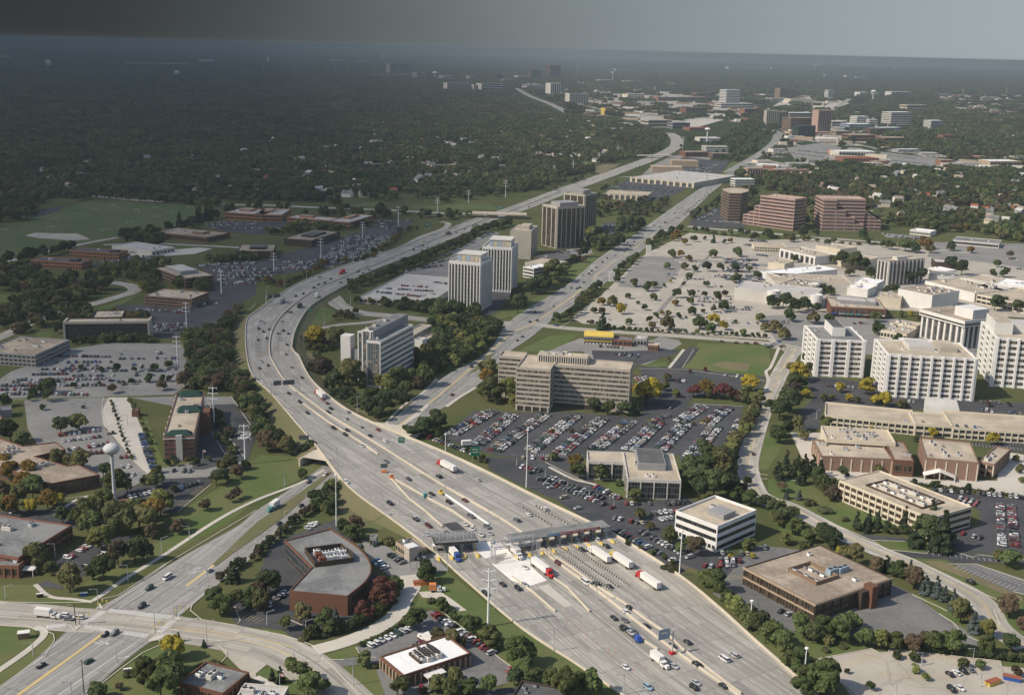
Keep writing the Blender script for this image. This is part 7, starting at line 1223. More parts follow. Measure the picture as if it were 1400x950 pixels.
# parked rows
def row(name, s, occ=.92, dbl=False, cols='wwkkssnnbrgtdwksnnk', kinds='sedan sedan suv hatchback minivan sedan suv', z=0, sp=2.75, off=0, n=None, slant=0):
    P = gp(s, z)
    for a, e in zip(P, P[1:]):
        d = e - a; L = d.length; d.normalize(); nn = Vector((-d.y, d.x, 0)); N = n or max(1, int(L / sp))
        for k in range(N):
            for sd_ in ((-1, 1) if dbl else (0,)):
                if R.random() > occ: continue
                nm = name + ('' if not dbl else ' near line' if nn.y * sd_ < 0 else ' rear line'); q = lerp(a, e, (k + .5) / N) + nn * (2.75 * sd_ + off)
                CARS.append((q, math.atan2(nn.y, nn.x) + (math.pi if R.random() < .5 else 0) + slant + R.uniform(-.04, .04), R.choice(kinds.split()), R.choice(cols), nm, False))
for i, s in enumerate(("B2 1055,455 1285,325", "B2 1190,512 1385,352", "B2 1285,545 C2 180,345", "C2 95,550 345,350", "C2 250,562 490,368", "C2 445,537 645,382", "C2 628,540 790,390", "C2 788,545 935,400", "C2 965,578 1105,408")): row(f'{ordn(i + 1)} slanting tan office row', s, .95, True)
row('short upper office row', "C2 905,385 1030,302", .95, True); row('far upper office row', "C2 1050,402 1165,308", .95, True); row('row at the right edge of the office car park', "C2 1165,508 1230,370", .9); row('line at the foot of the slanting rows', "C2 20,582 380,588", .6); row('line along the lot edge by the green sign', "B2 930,470 1180,560", .8); row('line beside the big tan office', "C2 760,380 850,352", .9); row('patch right of the tan office', "C2 820,300 880,310", .9, True)
row('main double row', "C2 165,685 480,812", .95, True); row('short row left of the concrete office', "C2 430,730 590,805", .95); row('row in front of the concrete office', "C2 600,828 760,828", .9); row('row right of the concrete office', "C2 830,832 965,822", .9); row('row beyond the car park tree', "C2 730,885 900,870", .9); row('near row at the white office', "C2 540,905 690,935 870,905", .75); row('scattered cars by the tollway wall', "C2 90,650 400,890", .22); row('cars by the parking entrance', "C2 480,830 580,862", .8); row('upper line of the near lot', "C2 20,625 160,655", .7)
row('long row beside the tollway wall', "C3 690,70 970,215", .85); row('second row beside the tollway wall', "C3 600,85 900,240", .85); row('corner row left of the white office', "C3 570,60 700,140", .7); row('row below the white office', "C3 1120,185 1290,190", .7); row('red and white row in the yard', "C3 1025,250 1130,270", .9, cols='rrrws'); row('white office corner row', "C3 1110,235 1250,245", .75, True); row('row at the end of the yard', "C3 1320,155 1385,160", .9); row('row under the dark framed office', "D3 50,495 130,525", .9, cols='kskn')
for i, s in enumerate(("A2 320,30 640,35", "A2 295,65 610,62", "A2 220,102 640,95", "A2 170,130 370,126", "A2 85,160 560,155", "A2 0,192 570,188", "A2 0,235 480,240", "A2 0,212 300,210")): row(f'{ordn(i + 1)} row of the big left car park', s, .88, cols='kknnbgswrd')
row('loose cars in the big left car park', "A2 640,20 900,15", .2); row('loose cars across the left car park', "A2 480,115 960,100", .25, cols='kkns'); row('loose cars low in the left car park', "A2 560,150 720,200", .25)
for i, s in enumerate(("A2 310,460 545,432", "A2 330,492 550,465", "A2 360,540 600,505", "A2 480,558 620,545", "A2 640,580 725,572", "A2 640,632 715,628", "A2 650,672 735,675", "A2 570,450 625,445")): row(f'{ordn(i + 1)} row behind the long brown office', s, .95, cols='kknsswwrdd')
row('row along the hotel wall', "A2 765,450 790,530 830,640", .9, off=0, cols='knbns'); row('row before the hotel front', "A2 870,650 1040,655", .85); row('row behind the water tower', "A2 690,800 850,760", .9, cols='wwrkkn'); row('slanting row below the hotel', "A2 950,755 1090,710", .85, cols='kknb'); row('cars in the hotel side lot', "A2 1280,490 1385,440", .6); row('lone cars in the old lot', "A2 290,365 520,385", .25, cols='rwk')
row('left column beside the long brick office', "A2 20,870 110,880", .7, cols='ws'); row('row of the lot at left', "A3 310,245 400,195 560,95", .8, cols='wskrw'); row('lower row of the lot at left', "A3 430,280 520,225 660,140", .75, cols='krwsn')
row('left column of the cream office lot', "D2 1255,830 D3 1265,150", .98, sp=2.7, cols='wssnrdkn'); row('right column of the cream office lot', "D2 1315,840 D3 1335,150", .98, sp=2.7, cols='wssnrdkn'); row('long line before the brick halls', "D2 890,752 1385,798", .75, cols='kknrws'); row('red cream office row', "D2 1020,805 1140,832", .95, cols='rrrsw', dbl=True); row('cars behind the cream office', "D3 1010,70 1160,110", .5)
row('line by the left white block', "D2 310,190 470,200", .8); row('second line by the left white block', "D2 290,250 330,245", .9); row('line before the middle white block', "D2 650,265 800,280", .7); row('lines right of the gabled hut', "D2 1140,325 1225,335", .95, True); row('far right lines by the hut', "D2 1290,340 1380,350", .95, True); row('line at the right block', "D2 1140,275 1260,285", .8)
row('cars on the deck top', "D2 620,385 800,380", .3, z=7.6); row('cars on the right deck top', "D2 1010,405 1180,420", .4, z=7.6); row('cars on the middle deck', "D2 820,355 980,370", .3, z=7.7)
row('white and dark cars in the pale lot', "D3 965,848 1110,815", 1, cols='wknk', n=4); row('two cars low in the pale lot', "D3 970,930 1060,915", 1, cols='kw', n=2)
row('column along the hedge', "B3 940,497 1285,735", .97, cols='wnkbbsrwwrwkd'); row('row under the clipped hedge', "B3 600,692 840,590", .97, cols='wwgskwwk'); row('row under the white office trees', "B3 1115,885 1280,865", .95, cols='kkkn'); row('cars by the white office end', "B3 870,920 960,925", .9, cols='nr'); row('dark cars by the toll office', "B3 725,195 800,245", 1, cols='knkng', n=5); row('white cars by the brick office', "B3 640,228 705,272", 1, cols='wwsb', n=4); row('cars left of the brick office', "B3 95,440 170,395", 1, cols='wkns', n=4); row('cars by the shady tree', "B3 60,468 90,465", 1, n=1, cols='w'); row('cars at the toll office', "B3 870,228 910,210", 1, n=2, cols='wk'); row('middle cars of the white office lot', "B3 850,680 920,685", 1, cols='gdn', n=3); row('cars at the right of the white office', "B3 1350,815 1390,830", .9, cols='kr'); row('white cars by the lower road hedge', "B3 270,60 330,20", 1, n=3, cols='wws'); row('cars at the pump house', "B3 540,150 660,140", .5, cols='grn')
for i, y in enumerate((332, 352, 371, 390, 410, 430, 450)): row(f'{ordn(i + 1)} row between the freeway and brick campus', f"B1 {505 - i * 24},{y} {722 - i * 22},{y - 2}", .93, cols='wwsskkn')
for i, (a, c) in enumerate((("B1 145,472", "480,468"), ("B1 120,492", "400,488"), ("B1 30,510", "330,508"), ("B1 0,530", "150,526"), ("B1 0,550", "90,545"))): row(f'{ordn(i + 1)} lower row by the freeway offices', a + ' ' + c, .9, cols='wwsskknr')
for i, s in enumerate(("A1 1060,492 1385,472", "A1 1150,520 1385,515", "A1 1280,582 1385,562", "A1 1230,545 1385,540", "A1 1180,570 1270,560")): row(f'{ordn(i + 1)} row behind the grey penthouse office', s, .9, cols='wwssnk')
row('white vans beside the depot', "A1 705,420 880,428", .95, cols='w', kinds='van'); row('second line beside the depot', "A1 700,440 890,440", .9, cols='wkn'); row('third line beside the depot', "A1 520,478 780,462", .9, cols='knrw'); row('fourth line beside the depot', "A1 560,495 720,485", .9, cols='kn'); row('line below the banded office', "A1 740,725 1000,745", .85, cols='kwsrn'); row('second line below the banded office', "A1 800,820 990,830", .8, cols='rwsn'); row('third line below the banded office', "A1 1010,740 1090,690", .7)
row('line before the brick campus', "A1 1110,272 1385,265", .9, cols='wsnk'); row('second line before the brick campus', "A1 1140,285 1300,290 B1 200,290", .9, cols='wsnk'); row('line right of the brick campus', "B1 650,242 760,266", .9, cols='kns'); row('second line right of the brick campus', "B1 655,258 740,272", .9)
for i, s in enumerate(("B1 650,632 905,658", "B1 690,612 960,628", "B1 770,596 930,606", "B1 960,578 1045,590", "B1 850,660 980,640")): row(f'{ordn(i + 1)} line on the white parking deck', s, .8 if i < 2 else .5, z=5.0, cols='kkbnrsw')
row('line behind the white deck', "B1 800,522 1010,488", .9); row('second line behind the white deck', "B1 870,502 1040,458", .9, cols='ksnwr'); row('third line behind the white deck', "B1 1000,445 1100,400", .8); row('fourth line behind the white deck', "B1 1200,345 1300,310", .8); row('cars below the white deck', "B1 640,690 860,715", .6); row('line at the twin white tower', "B1 1285,610 1380,612", .7)
for i, s in enumerate(("C1 1150,472 1310,462", "C1 1175,492 1335,490", "C1 1160,512 1260,522", "C1 840,535 895,540", "C1 1130,552 1260,575", "C1 1300,572 1385,592", "C1 1090,722 1290,728", "C1 1000,682 1190,692", "C1 1320,430 1385,440", "C1 1260,600 1385,612", "C1 1340,385 1385,395", "C1 1090,600 1140,605", "C1 1120,745 1180,740")): row(f'{ordn(i + 1)} row on the mall lot', s, .85, cols='kkbgnsw')
for i, (x0, x1, y) in enumerate(((1140, 1330, 455), (1150, 1335, 480), (1160, 1340, 500), (1170, 1290, 520), (1090, 1385, 545), (1150, 1385, 562), (1200, 1385, 582), (1240, 1385, 600), (1280, 1385, 355), (1250, 1385, 378), (1300, 1385, 405), (1000, 1190, 668), (990, 1180, 705), (820, 1000, 465), (860, 1040, 560), (900, 1100, 625), (1100, 1300, 712), (560, 700, 700), (480, 640, 780), (900, 1080, 770), (1100, 1385, 800))): row(f'{ordn(i + 1)} extra row on the mall lot', f"C1 {x0},{y} {x1},{y + 4}", .9 if i < 11 else .35, i < 11, cols='kkknbbgswd')
for i, (x0, x1, y) in enumerate(((480, 730, 340), (455, 700, 361), (430, 690, 381), (405, 670, 400), (380, 650, 420), (340, 600, 441), (300, 560, 460), (200, 480, 480), (140, 420, 500))): row(f'{ordn(i + 1)} extra row by the brick campus', f"B1 {x0},{y} {x1},{y - 1}", .9, cols='wwsskknw')
for i, (x0, x1, y) in enumerate(((1120, 1390, 482), (1150, 1390, 500), (1180, 1390, 508), (1230, 1390, 530), (1200, 1390, 552), (1200, 1390, 590), (520, 720, 470), (560, 860, 452), (750, 1010, 735), (780, 1010, 812), (820, 1000, 842), (1110, 1390, 258), (1000, 1180, 700))): row(f'{ordn(i + 1)} extra row in the left office park', f"A1 {x0},{y} {x1},{y - 3}", .9, cols='wwssknkr')
for i, (x0, x1, y) in enumerate(((660, 860, 250), (670, 790, 280), (700, 800, 290))): row(f'{ordn(i + 1)} extra row right of the brick campus', f"B1 {x0},{y} {x1},{y - 2}", .9)
for i, (x0, x1, y) in enumerate(((640, 960, 45), (380, 960, 80), (330, 900, 112), (260, 560, 140), (600, 960, 135), (60, 420, 172), (560, 900, 170))): row(f'{ordn(i + 1)} extra row in the big left car park', f"A2 {x0},{y} {x1},{y - 4}", .5, cols='kknnsbw')
row('line on the lot by the dark tower', "C1 1045,248 1245,258", .9, cols='wws'); row('row on the lot by the dark tower', "C1 1065,215 1140,170", .9); row('row by the slip lane', "C1 1000,245 1100,205", .8)
for i, s in enumerate(("C1 600,30 950,42", "C1 580,46 960,58", "C1 530,62 900,75", "C1 560,80 920,88", "C1 640,20 900,28", "C1 780,100 860,105", "C1 770,120 850,120")): row(f'{ordn(i + 1)} row of the far store lot', s, .85, cols='nnkbs')
row('line behind the brown towers', "C1 490,278 640,262", .8); row('second line behind the brown towers', "C1 520,300 680,285", .8); row('line at the tan hotel', "C1 260,425 400,400", .8); row('second line at the tan hotel', "C1 210,420 300,405", .8)
for i, s in enumerate(("C0 900,925 1100,910", "C0 880,940 1080,930", "C0 1000,905 1110,895", "D0 160,815 380,840", "D0 130,830 330,858", "D0 640,840 800,862", "D0 660,870 860,890", "D0 700,895 900,905", "C0 640,610 860,640", "C0 700,600 850,620", "C0 420,590 600,625", "C0 450,470 640,480", "C0 560,500 620,510", "C0 350,540 470,570", "C0 650,570 800,590")): row(f'{ordn(i + 1)} row of the far shopping lots', s, .85, cols='nkswb', dbl=i in (0, 3, 8))
row('line by the pink offices', "D1 620,320 860,345", .85, cols='wsnk'); row('line right of the motel', "D1 680,335 840,350", .85); row('left line of the hotel lot', "D1 460,805 540,800", .8); row('second line of the hotel lot', "D1 590,905 640,900", .9); row('line by the round store', "D1 0,790 130,800", .9, dbl=True); row('line of the lower mall lot', "D1 0,935 60,900", .8); row('line by the shop row', "D1 600,770 700,775", .7); row('cars far right in the mall', "D1 1210,445 1380,460", .3, cols='wr'); row('cars behind the store at right', "D1 1220,500 1385,510", .5); row('line by the yellow diner', "C1 450,925 600,935", .7); row('row by the diner', "C2 560,15 690,30", .8, dbl=True); row('row behind the tan office', "C2 690,140 720,180", .9, dbl=True); row('rows right of the tan office', "C2 880,165 930,160", .9, dbl=True); row('line of the dark lot below the lawn', "C2 1080,125 1250,145", .35, cols='wrk')
for p_, d_, hl in LOTC:
    nn_ = Vector((-d_.y, d_.x, 0)); a_ = math.atan2(nn_.y, nn_.x)
    for rw in (0, 6.5, 20):
        x_ = -hl
        while x_ < hl:
            if R.random() < .55: CARS.append((p_ + d_ * x_ + nn_ * (rw - 8) + Vector((0, 0, .2)), a_, 'sedan', R.choice('wwkksnnbr'), 'far shop lots', False))
            x_ += 2.9
CARS = [(c_[0] + Vector((0, 0, LZ[0] if c_[0].z < .1 else .02)),) + c_[1:] for c_ in CARS]
SHOW = sorted(range(len(CARS)), key=lambda i: depth(CARS[i][0]) / (CM[CARS[i][2]][2]) * (1 if CARS[i][5] else 1.02)); IND_, RST = SHOW[:300], SHOW[300:]
byk = {}
for i in range(len(CARS)): byk.setdefault((CARS[i][4], CARS[i][3], CARS[i][2]), []).append(i)
for L in byk.values(): L.sort(key=lambda i: proj(CARS[i][0])[0])
KN = dict(sedan='saloon', suv='tall car', hatchback='hatchback', minivan='people carrier', van='van', pickup='pickup truck')
for i in IND_:
    P, h, kd, c, place, mov = CARS[i]; L = byk[(place, c, kd)]; me, wn_, ln, wd, _, _ = CM[kd]
    o = link('car' if kd not in ('van', 'pickup') else {'van': 'van', 'pickup': 'pickup_truck'}[kd], me, None, P, h); o.color = CC[c][1] + (1,)
    lb = (ordn(L.index(i) + 1) + ' ' if len(L) > 1 else 'only ') + f'{CC[c][0]} {KN[kd]}' + (' from the left' if len(L) > 1 else '') + (' ' if mov else ' in the ') + place.replace(',', '')
    assert len(lb.split()) <= 16 or not print('LONG', lb)
    tag(o, ' '.join(lb.split()[:16]), 'car' if kd not in ('van', 'pickup') else KN[kd], ('cars ' if mov else 'cars of the ') + place)
    link('windows', wn_, o)
    for x in (-ln * .3, ln * .3):
        for y in (-wd / 2 + .1, wd / 2 - .1): link('wheel', WH, o, (x, y, .33))
VV, FF, MI, CL = [], [], [], []
for i in RST:
    P, h, kd, c, place, mov = CARS[i]; b1, b2 = CM[kd][4:]; ch, sh = math.cos(h), math.sin(h); col = CC[c][1]; k = R.uniform(.8, 1.15); col = tuple(v * k for v in col)
    for mb, mi in ((b1, 0), (b2, 1)):
        n0 = len(VV); VV += [(P.x + x * ch - y * sh, P.y + x * sh + y * ch, P.z + z - .05) for x, y, z in mb.v]; FF += [tuple(q + n0 for q in f) for f in mb.f]; MI += [mi] * len(mb.f); CL += [col] * len(mb.v)
me = bpy.data.meshes.new('parked_cars'); me.from_pydata(VV, [], FF); me.materials.append(MATS['parked_paint']); me.materials.append(MATS['car_glass']); me.polygons.foreach_set('material_index', MI)
ca = me.color_attributes.new('Col', 'FLOAT_COLOR', 'POINT'); ca.data.foreach_set('color', np.array([c + (1,) for c in CL], dtype=np.float32).ravel())
o = bpy.data.objects.new('distant_cars', me); COL.objects.link(o); tag(o, 'hundreds of small cars parked and driving in the distance', 'cars', kind='stuff')
print('CARS', len(CARS), len(IND_))
# lorries
def lorry(label, s, cabc, trc, away, semi=True, L=13.5, h=None, cat='semi truck'):
    q = pts(s)[0]; P = gz(q[0], q[1]); hd, r_, lat = way_dir(P)
    if h is not None: hd = h
    root = empty('semi_truck' if semi else 'box_truck', P, hd); tag(root, label, cat)
    tr = MB(); tr.box(-L / 2, L / 2, -1.28, 1.28, 1.15, 4.05); tr.box(-L / 2 + .05, L / 2 - .05, -1.1, 1.1, .95, 1.15, 1); T_ = tr.build('trailer' if semi else 'cargo_box', [trc, 'dark_metal'], root, (-2 if semi else -.8, 0, 0))
    for z in (1.4, 3.85):
        for y in (-1.3, 1.3): link('trailer_rail', boxmesh(L, .06, .12, 'steel'), T_, (0, y, z))
    x0 = L / 2 - (2 - .5 if semi else .8 - .25); c = MB(); H_ = 3.6 if semi else 2.6
    c.prism([(x0, -1.2), (x0 + 2.4, -1.2), (x0 + 2.4, 1.2), (x0, 1.2)], .8, H_, top=[(x0, -1.15), (x0 + 1.7, -1.1), (x0 + 1.7, 1.1), (x0, 1.15)]); c.prism([(x0 + 2.38, -.95), (x0 + 4.1, -.8), (x0 + 4.1, .8), (x0 + 2.38, .95)], .7, 1.9, top=[(x0 + 2.3, -.9), (x0 + 3.9, -.7), (x0 + 3.9, .7), (x0 + 2.3, .9)])
    cb = c.build('cab', cabc, root); wd = MB(); wd.face([(x0 + 2.36, -1.0, 2.0), (x0 + 2.36, 1.0, 2.0), (x0 + 2.02, .95, 2.0 + (H_ - 2) * .55), (x0 + 2.02, -.95, 2.0 + (H_ - 2) * .55)])
    for v in wd.v: pass
    wd.v = [(x + .06, y, z) for x, y, z in wd.v]; wd.build('windscreen', 'car_glass', cb)
    for y in (-1.22, 1.22): link('side_window', boxmesh(.9, .05, .7, 'car_glass'), cb, (x0 + 1.4, y, 2.1))
    ch = MB(); ch.box(x0 - 1.5, x0 + 4, -.45, .45, .55, .85); ch.build('chassis', 'dark_metal', root)
    for x in ([x0 + 3.2, x0 - .6, x0 - 1.7, -L / 2 - .6, -L / 2 + .6] if semi else [x0 + 2.6, -L / 2 + .8]):
        for y in (-1.02, 1.02): link('wheel', WHB, root, (x, y, .5))
    return root
lorry('white trailer truck with a red cab driving away near the green signs', "B2 1030,635", 'red_paint', 'white_panel', True)
lorry('white trailer truck with a red cab coming over the new white concrete', "C3 165,280", 'red_paint', 'white_panel', False); lorry('white trailer truck with a white cab leaving the toll booths', "C3 470,205", 'white_panel', 'white_panel', True)
lorry('white trailer truck with a yellow cab leaving the toll booths', "C3 585,235", 'yellow_metal', 'white_panel', True); lorry('white trailer truck with a red cab, rightmost at the toll plaza', "C3 735,345", 'red_paint', 'white_panel', True)
lorry('white trailer truck on the curve under the glass fronted office', "B2 345,245", 'red_paint', 'white_panel', False, L=12); lorry('truck with a blue cab coming out of the left toll canopy', "B3 1075,205", 'blue_paint', 'white_panel', False, L=8, semi=True)
lorry('white box truck in the lower toll lanes', "C3 790,775", 'white_panel', 'white_panel', False, False, 6.5, cat='box truck'); lorry('white box truck with a teal cab on the lower road', "B2 98,850", 'teal_panel', 'white_panel', True, False, 7, cat='box truck'); lorry('white box truck waiting at the junction', "A3 245,528", 'white_panel', 'white_panel', False, False, 7, cat='box truck')
lorry('white truck passing under the toll gantry', "C3 22,192", 'white_panel', 'white_panel', False, False, 7, cat='box truck'); lorry('red truck far up the tollway curve', "B1 468,530", 'red_paint', 'red_paint', True, False, 8, cat='box truck'); lorry('dark grey truck on the tollway bend', "B1 237,715", 'grey_panel', 'dark_panel', False, False, 8, cat='box truck'); lorry('silver truck on the tollway bend', "B1 145,688", 'grey_panel', 'grey_panel', False, False, 8, cat='box truck'); lorry('white truck at the start of the loop ramp', "B1 330,660", 'white_panel', 'white_panel', True, False, 6, cat='box truck'); lorry('dark truck near the long overpass', "B1 1037,320", 'dark_panel', 'brown_panel', True, False, 12, cat='box truck')
lorry('white delivery truck parked among the office cars', "B2 1145,515", 'white_panel', 'white_panel', True, False, 6, h=.3, cat='box truck'); lorry('white box truck by the slate office', "A2 192,72", 'white_panel', 'white_panel', True, False, 6, h=.6, cat='box truck'); lorry('white camper truck beside the white roofed office', "B3 930,662", 'white_panel', 'white_panel', True, False, 4.5, h=2.4, cat='camper'); lorry('orange service truck parked on the verge', "B3 965,390", 'white_panel', 'orange_paint', True, False, 3.2, h=.1, cat='service truck')
# car carrier
q = pts("C3 650,635")[0]; P = gz(*q); hd, r_, lat = way_dir(P); cr = empty('car_carrier', P, hd); tag(cr, 'blue tow truck carrying two cars past the toll plaza', 'car carrier'); m = MB(); m.box(-9, 3, -1.2, 1.2, .9, 1.15); m.build('deck', 'dark_metal', cr); m = MB(); m.prism([(3.2, -1.2), (6.2, -1.1), (6.2, 1.1), (3.2, 1.2)], .6, 2.6, top=[(3.2, -1.1), (5.2, -1), (5.2, 1), (3.2, 1.1)]); m.build('cab', 'blue_paint', cr)
for x in (-7.5, -6.2, 4.8):
    for y in (-1, 1): link('wheel', WHB, cr, (x, y, .5))
for k, (x, c, lb) in enumerate(((-6.4, 'k', 'black saloon riding at the rear of the blue tow truck'), (-1.2, 's', 'silver saloon riding behind the cab of the blue tow truck'))):
    d = Vector((math.cos(hd), math.sin(hd), 0)); o = link('car', CM['sedan'][0], None, P + d * x + Vector((0, 0, .98)), hd); o.color = CC[c][1] + (1,); tag(o, lb, 'car'); link('windows', CM['sedan'][1], o)
    for x_ in (-1.4, 1.4):
        for y in (-.8, .8): link('wheel', WH, o, (x_, y, .33))
# skips
for s, mt, lb, a in (("D3 1215,890", 'yellow_metal', 'yellow rubbish skip in the pale car park', .5), ("D3 1318,868", 'blue_paint', 'blue rubbish skip with red edge in the pale car park', -.4), ("B3 890,352", 'orange_paint', 'orange plant machine box beside the verge', .2)):
    m = MB(); m.prism([(-3, -1.2), (3, -1.2), (3, 1.2), (-3, 1.2)], 0, 1.7, top=[(-3.4, -1.3), (3.4, -1.3), (3.4, 1.3), (-3.4, 1.3)]); m.prism([(-3.45, -1.35), (3.45, -1.35), (3.45, 1.35), (-3.45, 1.35)], 1.7, 1.85, 1); o = m.build('skip', [mt, 'rust_red']); o.location = gp(s)[0]; o.rotation_euler.z = a; tag(o, lb, 'skip')
# ================================================================== toll plaza, poles, signs, towers
def at2(s, z=None): q = pts(s)[0]; return gz(q[0], q[1])
dT, nT = perp(toll.M, int(np.argmin([abs(proj(p)[1] - 735) + (p.y > 900) * 9e9 for p in toll.M]))); AX = math.atan2(nT.y, nT.x)
def canopy(label, a, e, H, dep, mt, banner=False):
    A, E = at2(a), at2(e); d = E - A; L = d.length; rz = math.atan2(d.y, d.x); root = empty('toll_canopy', (A + E) / 2, rz); tag(root, label, 'toll canopy')
    m = MB(); m.box(-L / 2, L / 2, -dep / 2, dep / 2, H, H + .9); m.build('canopy_roof', mt, root); r = MB(); r.box(-L / 2 + .4, L / 2 - .4, -dep / 2 + .4, dep / 2 - .4, H + .9, H + 1.0); r.build('roof', 'grey_membrane', root)
    n = int(L / 6.2)
    for k in range(n + 1):
        x = -L / 2 + 1 + k * (L - 2) / n
        for y in (-dep * .28, dep * .28): link('column', boxmesh(.5, .5, H, 'yellow_metal' if k % 2 else 'steel'), root, (x, y, H / 2))
        b_ = MB(); b_.box(-1, 1, -1.6, 1.6, 0, 2.6); b_.box(-1.15, 1.15, -1.75, 1.75, 2.6, 2.8, 1); bo = b_.build('toll_booth', ['blue_grey' if k % 2 else 'tan_concrete', 'white_metal'], root, (x, 0, .1)); link('booth_window', boxmesh(2.06, 2.4, .9, 'car_glass'), bo, (0, 0, 1.8))
        i_ = MB(); i_.prism([(x - 1.1, -dep * .5 - 6), (x + 1.1, -dep * .5 - 6), (x + 1.1, dep * .5 + 5), (x - 1.1, dep * .5 + 5)], 0, .22); io = i_.build('toll_island', 'barrier_concrete', root)
        c_ = MB(); c_.prism([(x - .5, -dep * .5 - 7.2), (x + .5, -dep * .5 - 7.2), (x + .8, -dep * .5 - 4), (x - .8, -dep * .5 - 4)], .1, .3, top=[(x - .3, -dep * .5 - 6), (x + .3, -dep * .5 - 6), (x + .7, -dep * .5 - 4), (x - .7, -dep * .5 - 4)]); c_.v = [(a_, b__, c__ * (3.6 if c__ > .2 else 1)) for a_, b__, c__ in c_.v]; c_.build('crash_cushion', 'yellow_metal', root)
        if k < n: link('lane_light', boxmesh(.9, .2, .9, 'dark_metal'), root, (x + 3.1, -dep / 2 - .12, H + .3))
    if banner:
        for x0, x1, mt_ in ((-.28, -.05, 'banner_blue'), (-.03, .78, 'banner_red')):
            link('banner', boxmesh((x1 - x0) * L * .5, .12, 1.5, mt_), root, ((x0 + x1) / 2 * L * .5, -dep / 2 - .1, H + 1.0))
            t_ = MB(); q0 = int((x1 - x0) * L * .5 / 1.1)
            for q in range(q0):
                if q % 7 != 5: t_.box((x0 + .01) * L * .5 + q * 1.1, (x0 + .01) * L * .5 + q * 1.1 + .5, -dep / 2 - .2, -dep / 2 - .165, H + .65, H + 1.35)
            t_.build('pale_lettering', 'white_panel', root)
    return root
canopy('long grey toll canopy with blue and red banners over the booths', "F 694,752", "F 828,731", 5.6, 9, 'grey_panel', True)
cn = canopy('short dark toll canopy with a steel truss on top, at left', "F 592,752", "F 650,748", 5.2, 12, 'dark_panel')
m = MB(); L = 16
for z in (8.6, 10): m.bar((-L, -3, z), (L, -3, z), .12); m.bar((-L, -1.4, z), (L, -1.4, z), .12)
for k in range(9):
    x = -L + k * L / 4; m.bar((x, -3, 6.1), (x, -3, 10), .12); m.bar((x, -3, 8.6), (x, -1.4, 10), .1)
    if k < 8: m.bar((x, -3, 8.6), (x + L / 4, -3, 10), .09)
m.build('roof_truss', 'steel', cn)
def gantry(label, a, e, H, sign=False):
    A, E = at2(a), at2(e); d = E - A; L = d.length; root = empty('toll_gantry', (A + E) / 2, math.atan2(d.y, d.x)); tag(root, label, 'gantry'); m = MB()
    for y in (-.9, .9):
        for z in (H, H + 1.5): m.bar((-L / 2, y, z), (L / 2, y, z), .14)
    n = max(3, int(L / 2.2))
    for k in range(n + 1):
        x = -L / 2 + k * L / n
        for y in (-.9, .9): m.bar((x, y, H), (x, y, H + 1.5), .08)
        m.bar((x, -.9, H + 1.5), (x, .9, H + 1.5), .08)
        if k < n: m.bar((x, -.9, H), (x + L / n, -.9, H + 1.5), .08)
    m.build('truss', 'steel', root)
    for x in (-L / 2, L / 2):
        p = MB(); p.bar((x, -.9, 0), (x, -.9, H + 1.5), .22); p.bar((x, .9, 0), (x, .9, H + 1.5), .22); p.build('leg', 'steel', root)
    if sign:
        for x, w_ in ((-L * .28, L * .26), (L * .12, L * .4)): link('sign_panel', boxmesh(w_, .2, 3.4, 'sign_back'), root, (x, -1.15, H + .8))
    return root
gantry('steel truss gantry over the open toll lanes, rear of two', "F 672,764", "F 728,756", 8); gantry('steel truss gantry over the white new concrete, front of two', "F 676,770", "F 734,762", 7.5); gantry('overhead sign gantry seen from behind on the upper tollway', "B2 82,235", "B2 235,225", 7.5, True); gantry('overhead sign gantry at the far bend of the tollway', "B1 55,700", "B1 145,690", 7, True)
# lane posts in rows
pm = MB(); pm.prism([(-.45, -.25), (.45, -.25), (.45, .25), (-.45, .25)], 0, 1.1, top=[(-.4, -.2), (.4, -.2), (.4, .2), (-.4, .2)]); PM = pm.mesh('lane_post', 'tan_concrete'); k_ = 0
PL = [("C3 190,150 535,385", 30, 'first'), ("C3 240,140 570,365", 28, 'second'), ("C3 300,130 630,355", 28, 'third'), ("C2 330,915 450,970", 9, 'upper left'), ("C2 60,850 210,940", 10, 'upper middle'), ("C2 130,840 300,935", 11, 'upper right')]
for s, n, nm in PL:
    A, E = [gz(*q) for q in pts(s)]
    for k in range(n):
        o = link('lane_post', PM, None, lerp(A, E, k / (n - 1)), AX); tag(o, f'concrete lane post in the {nm} row of posts at the toll booths', 'lane post', f'{nm} row of posts at the toll booths')
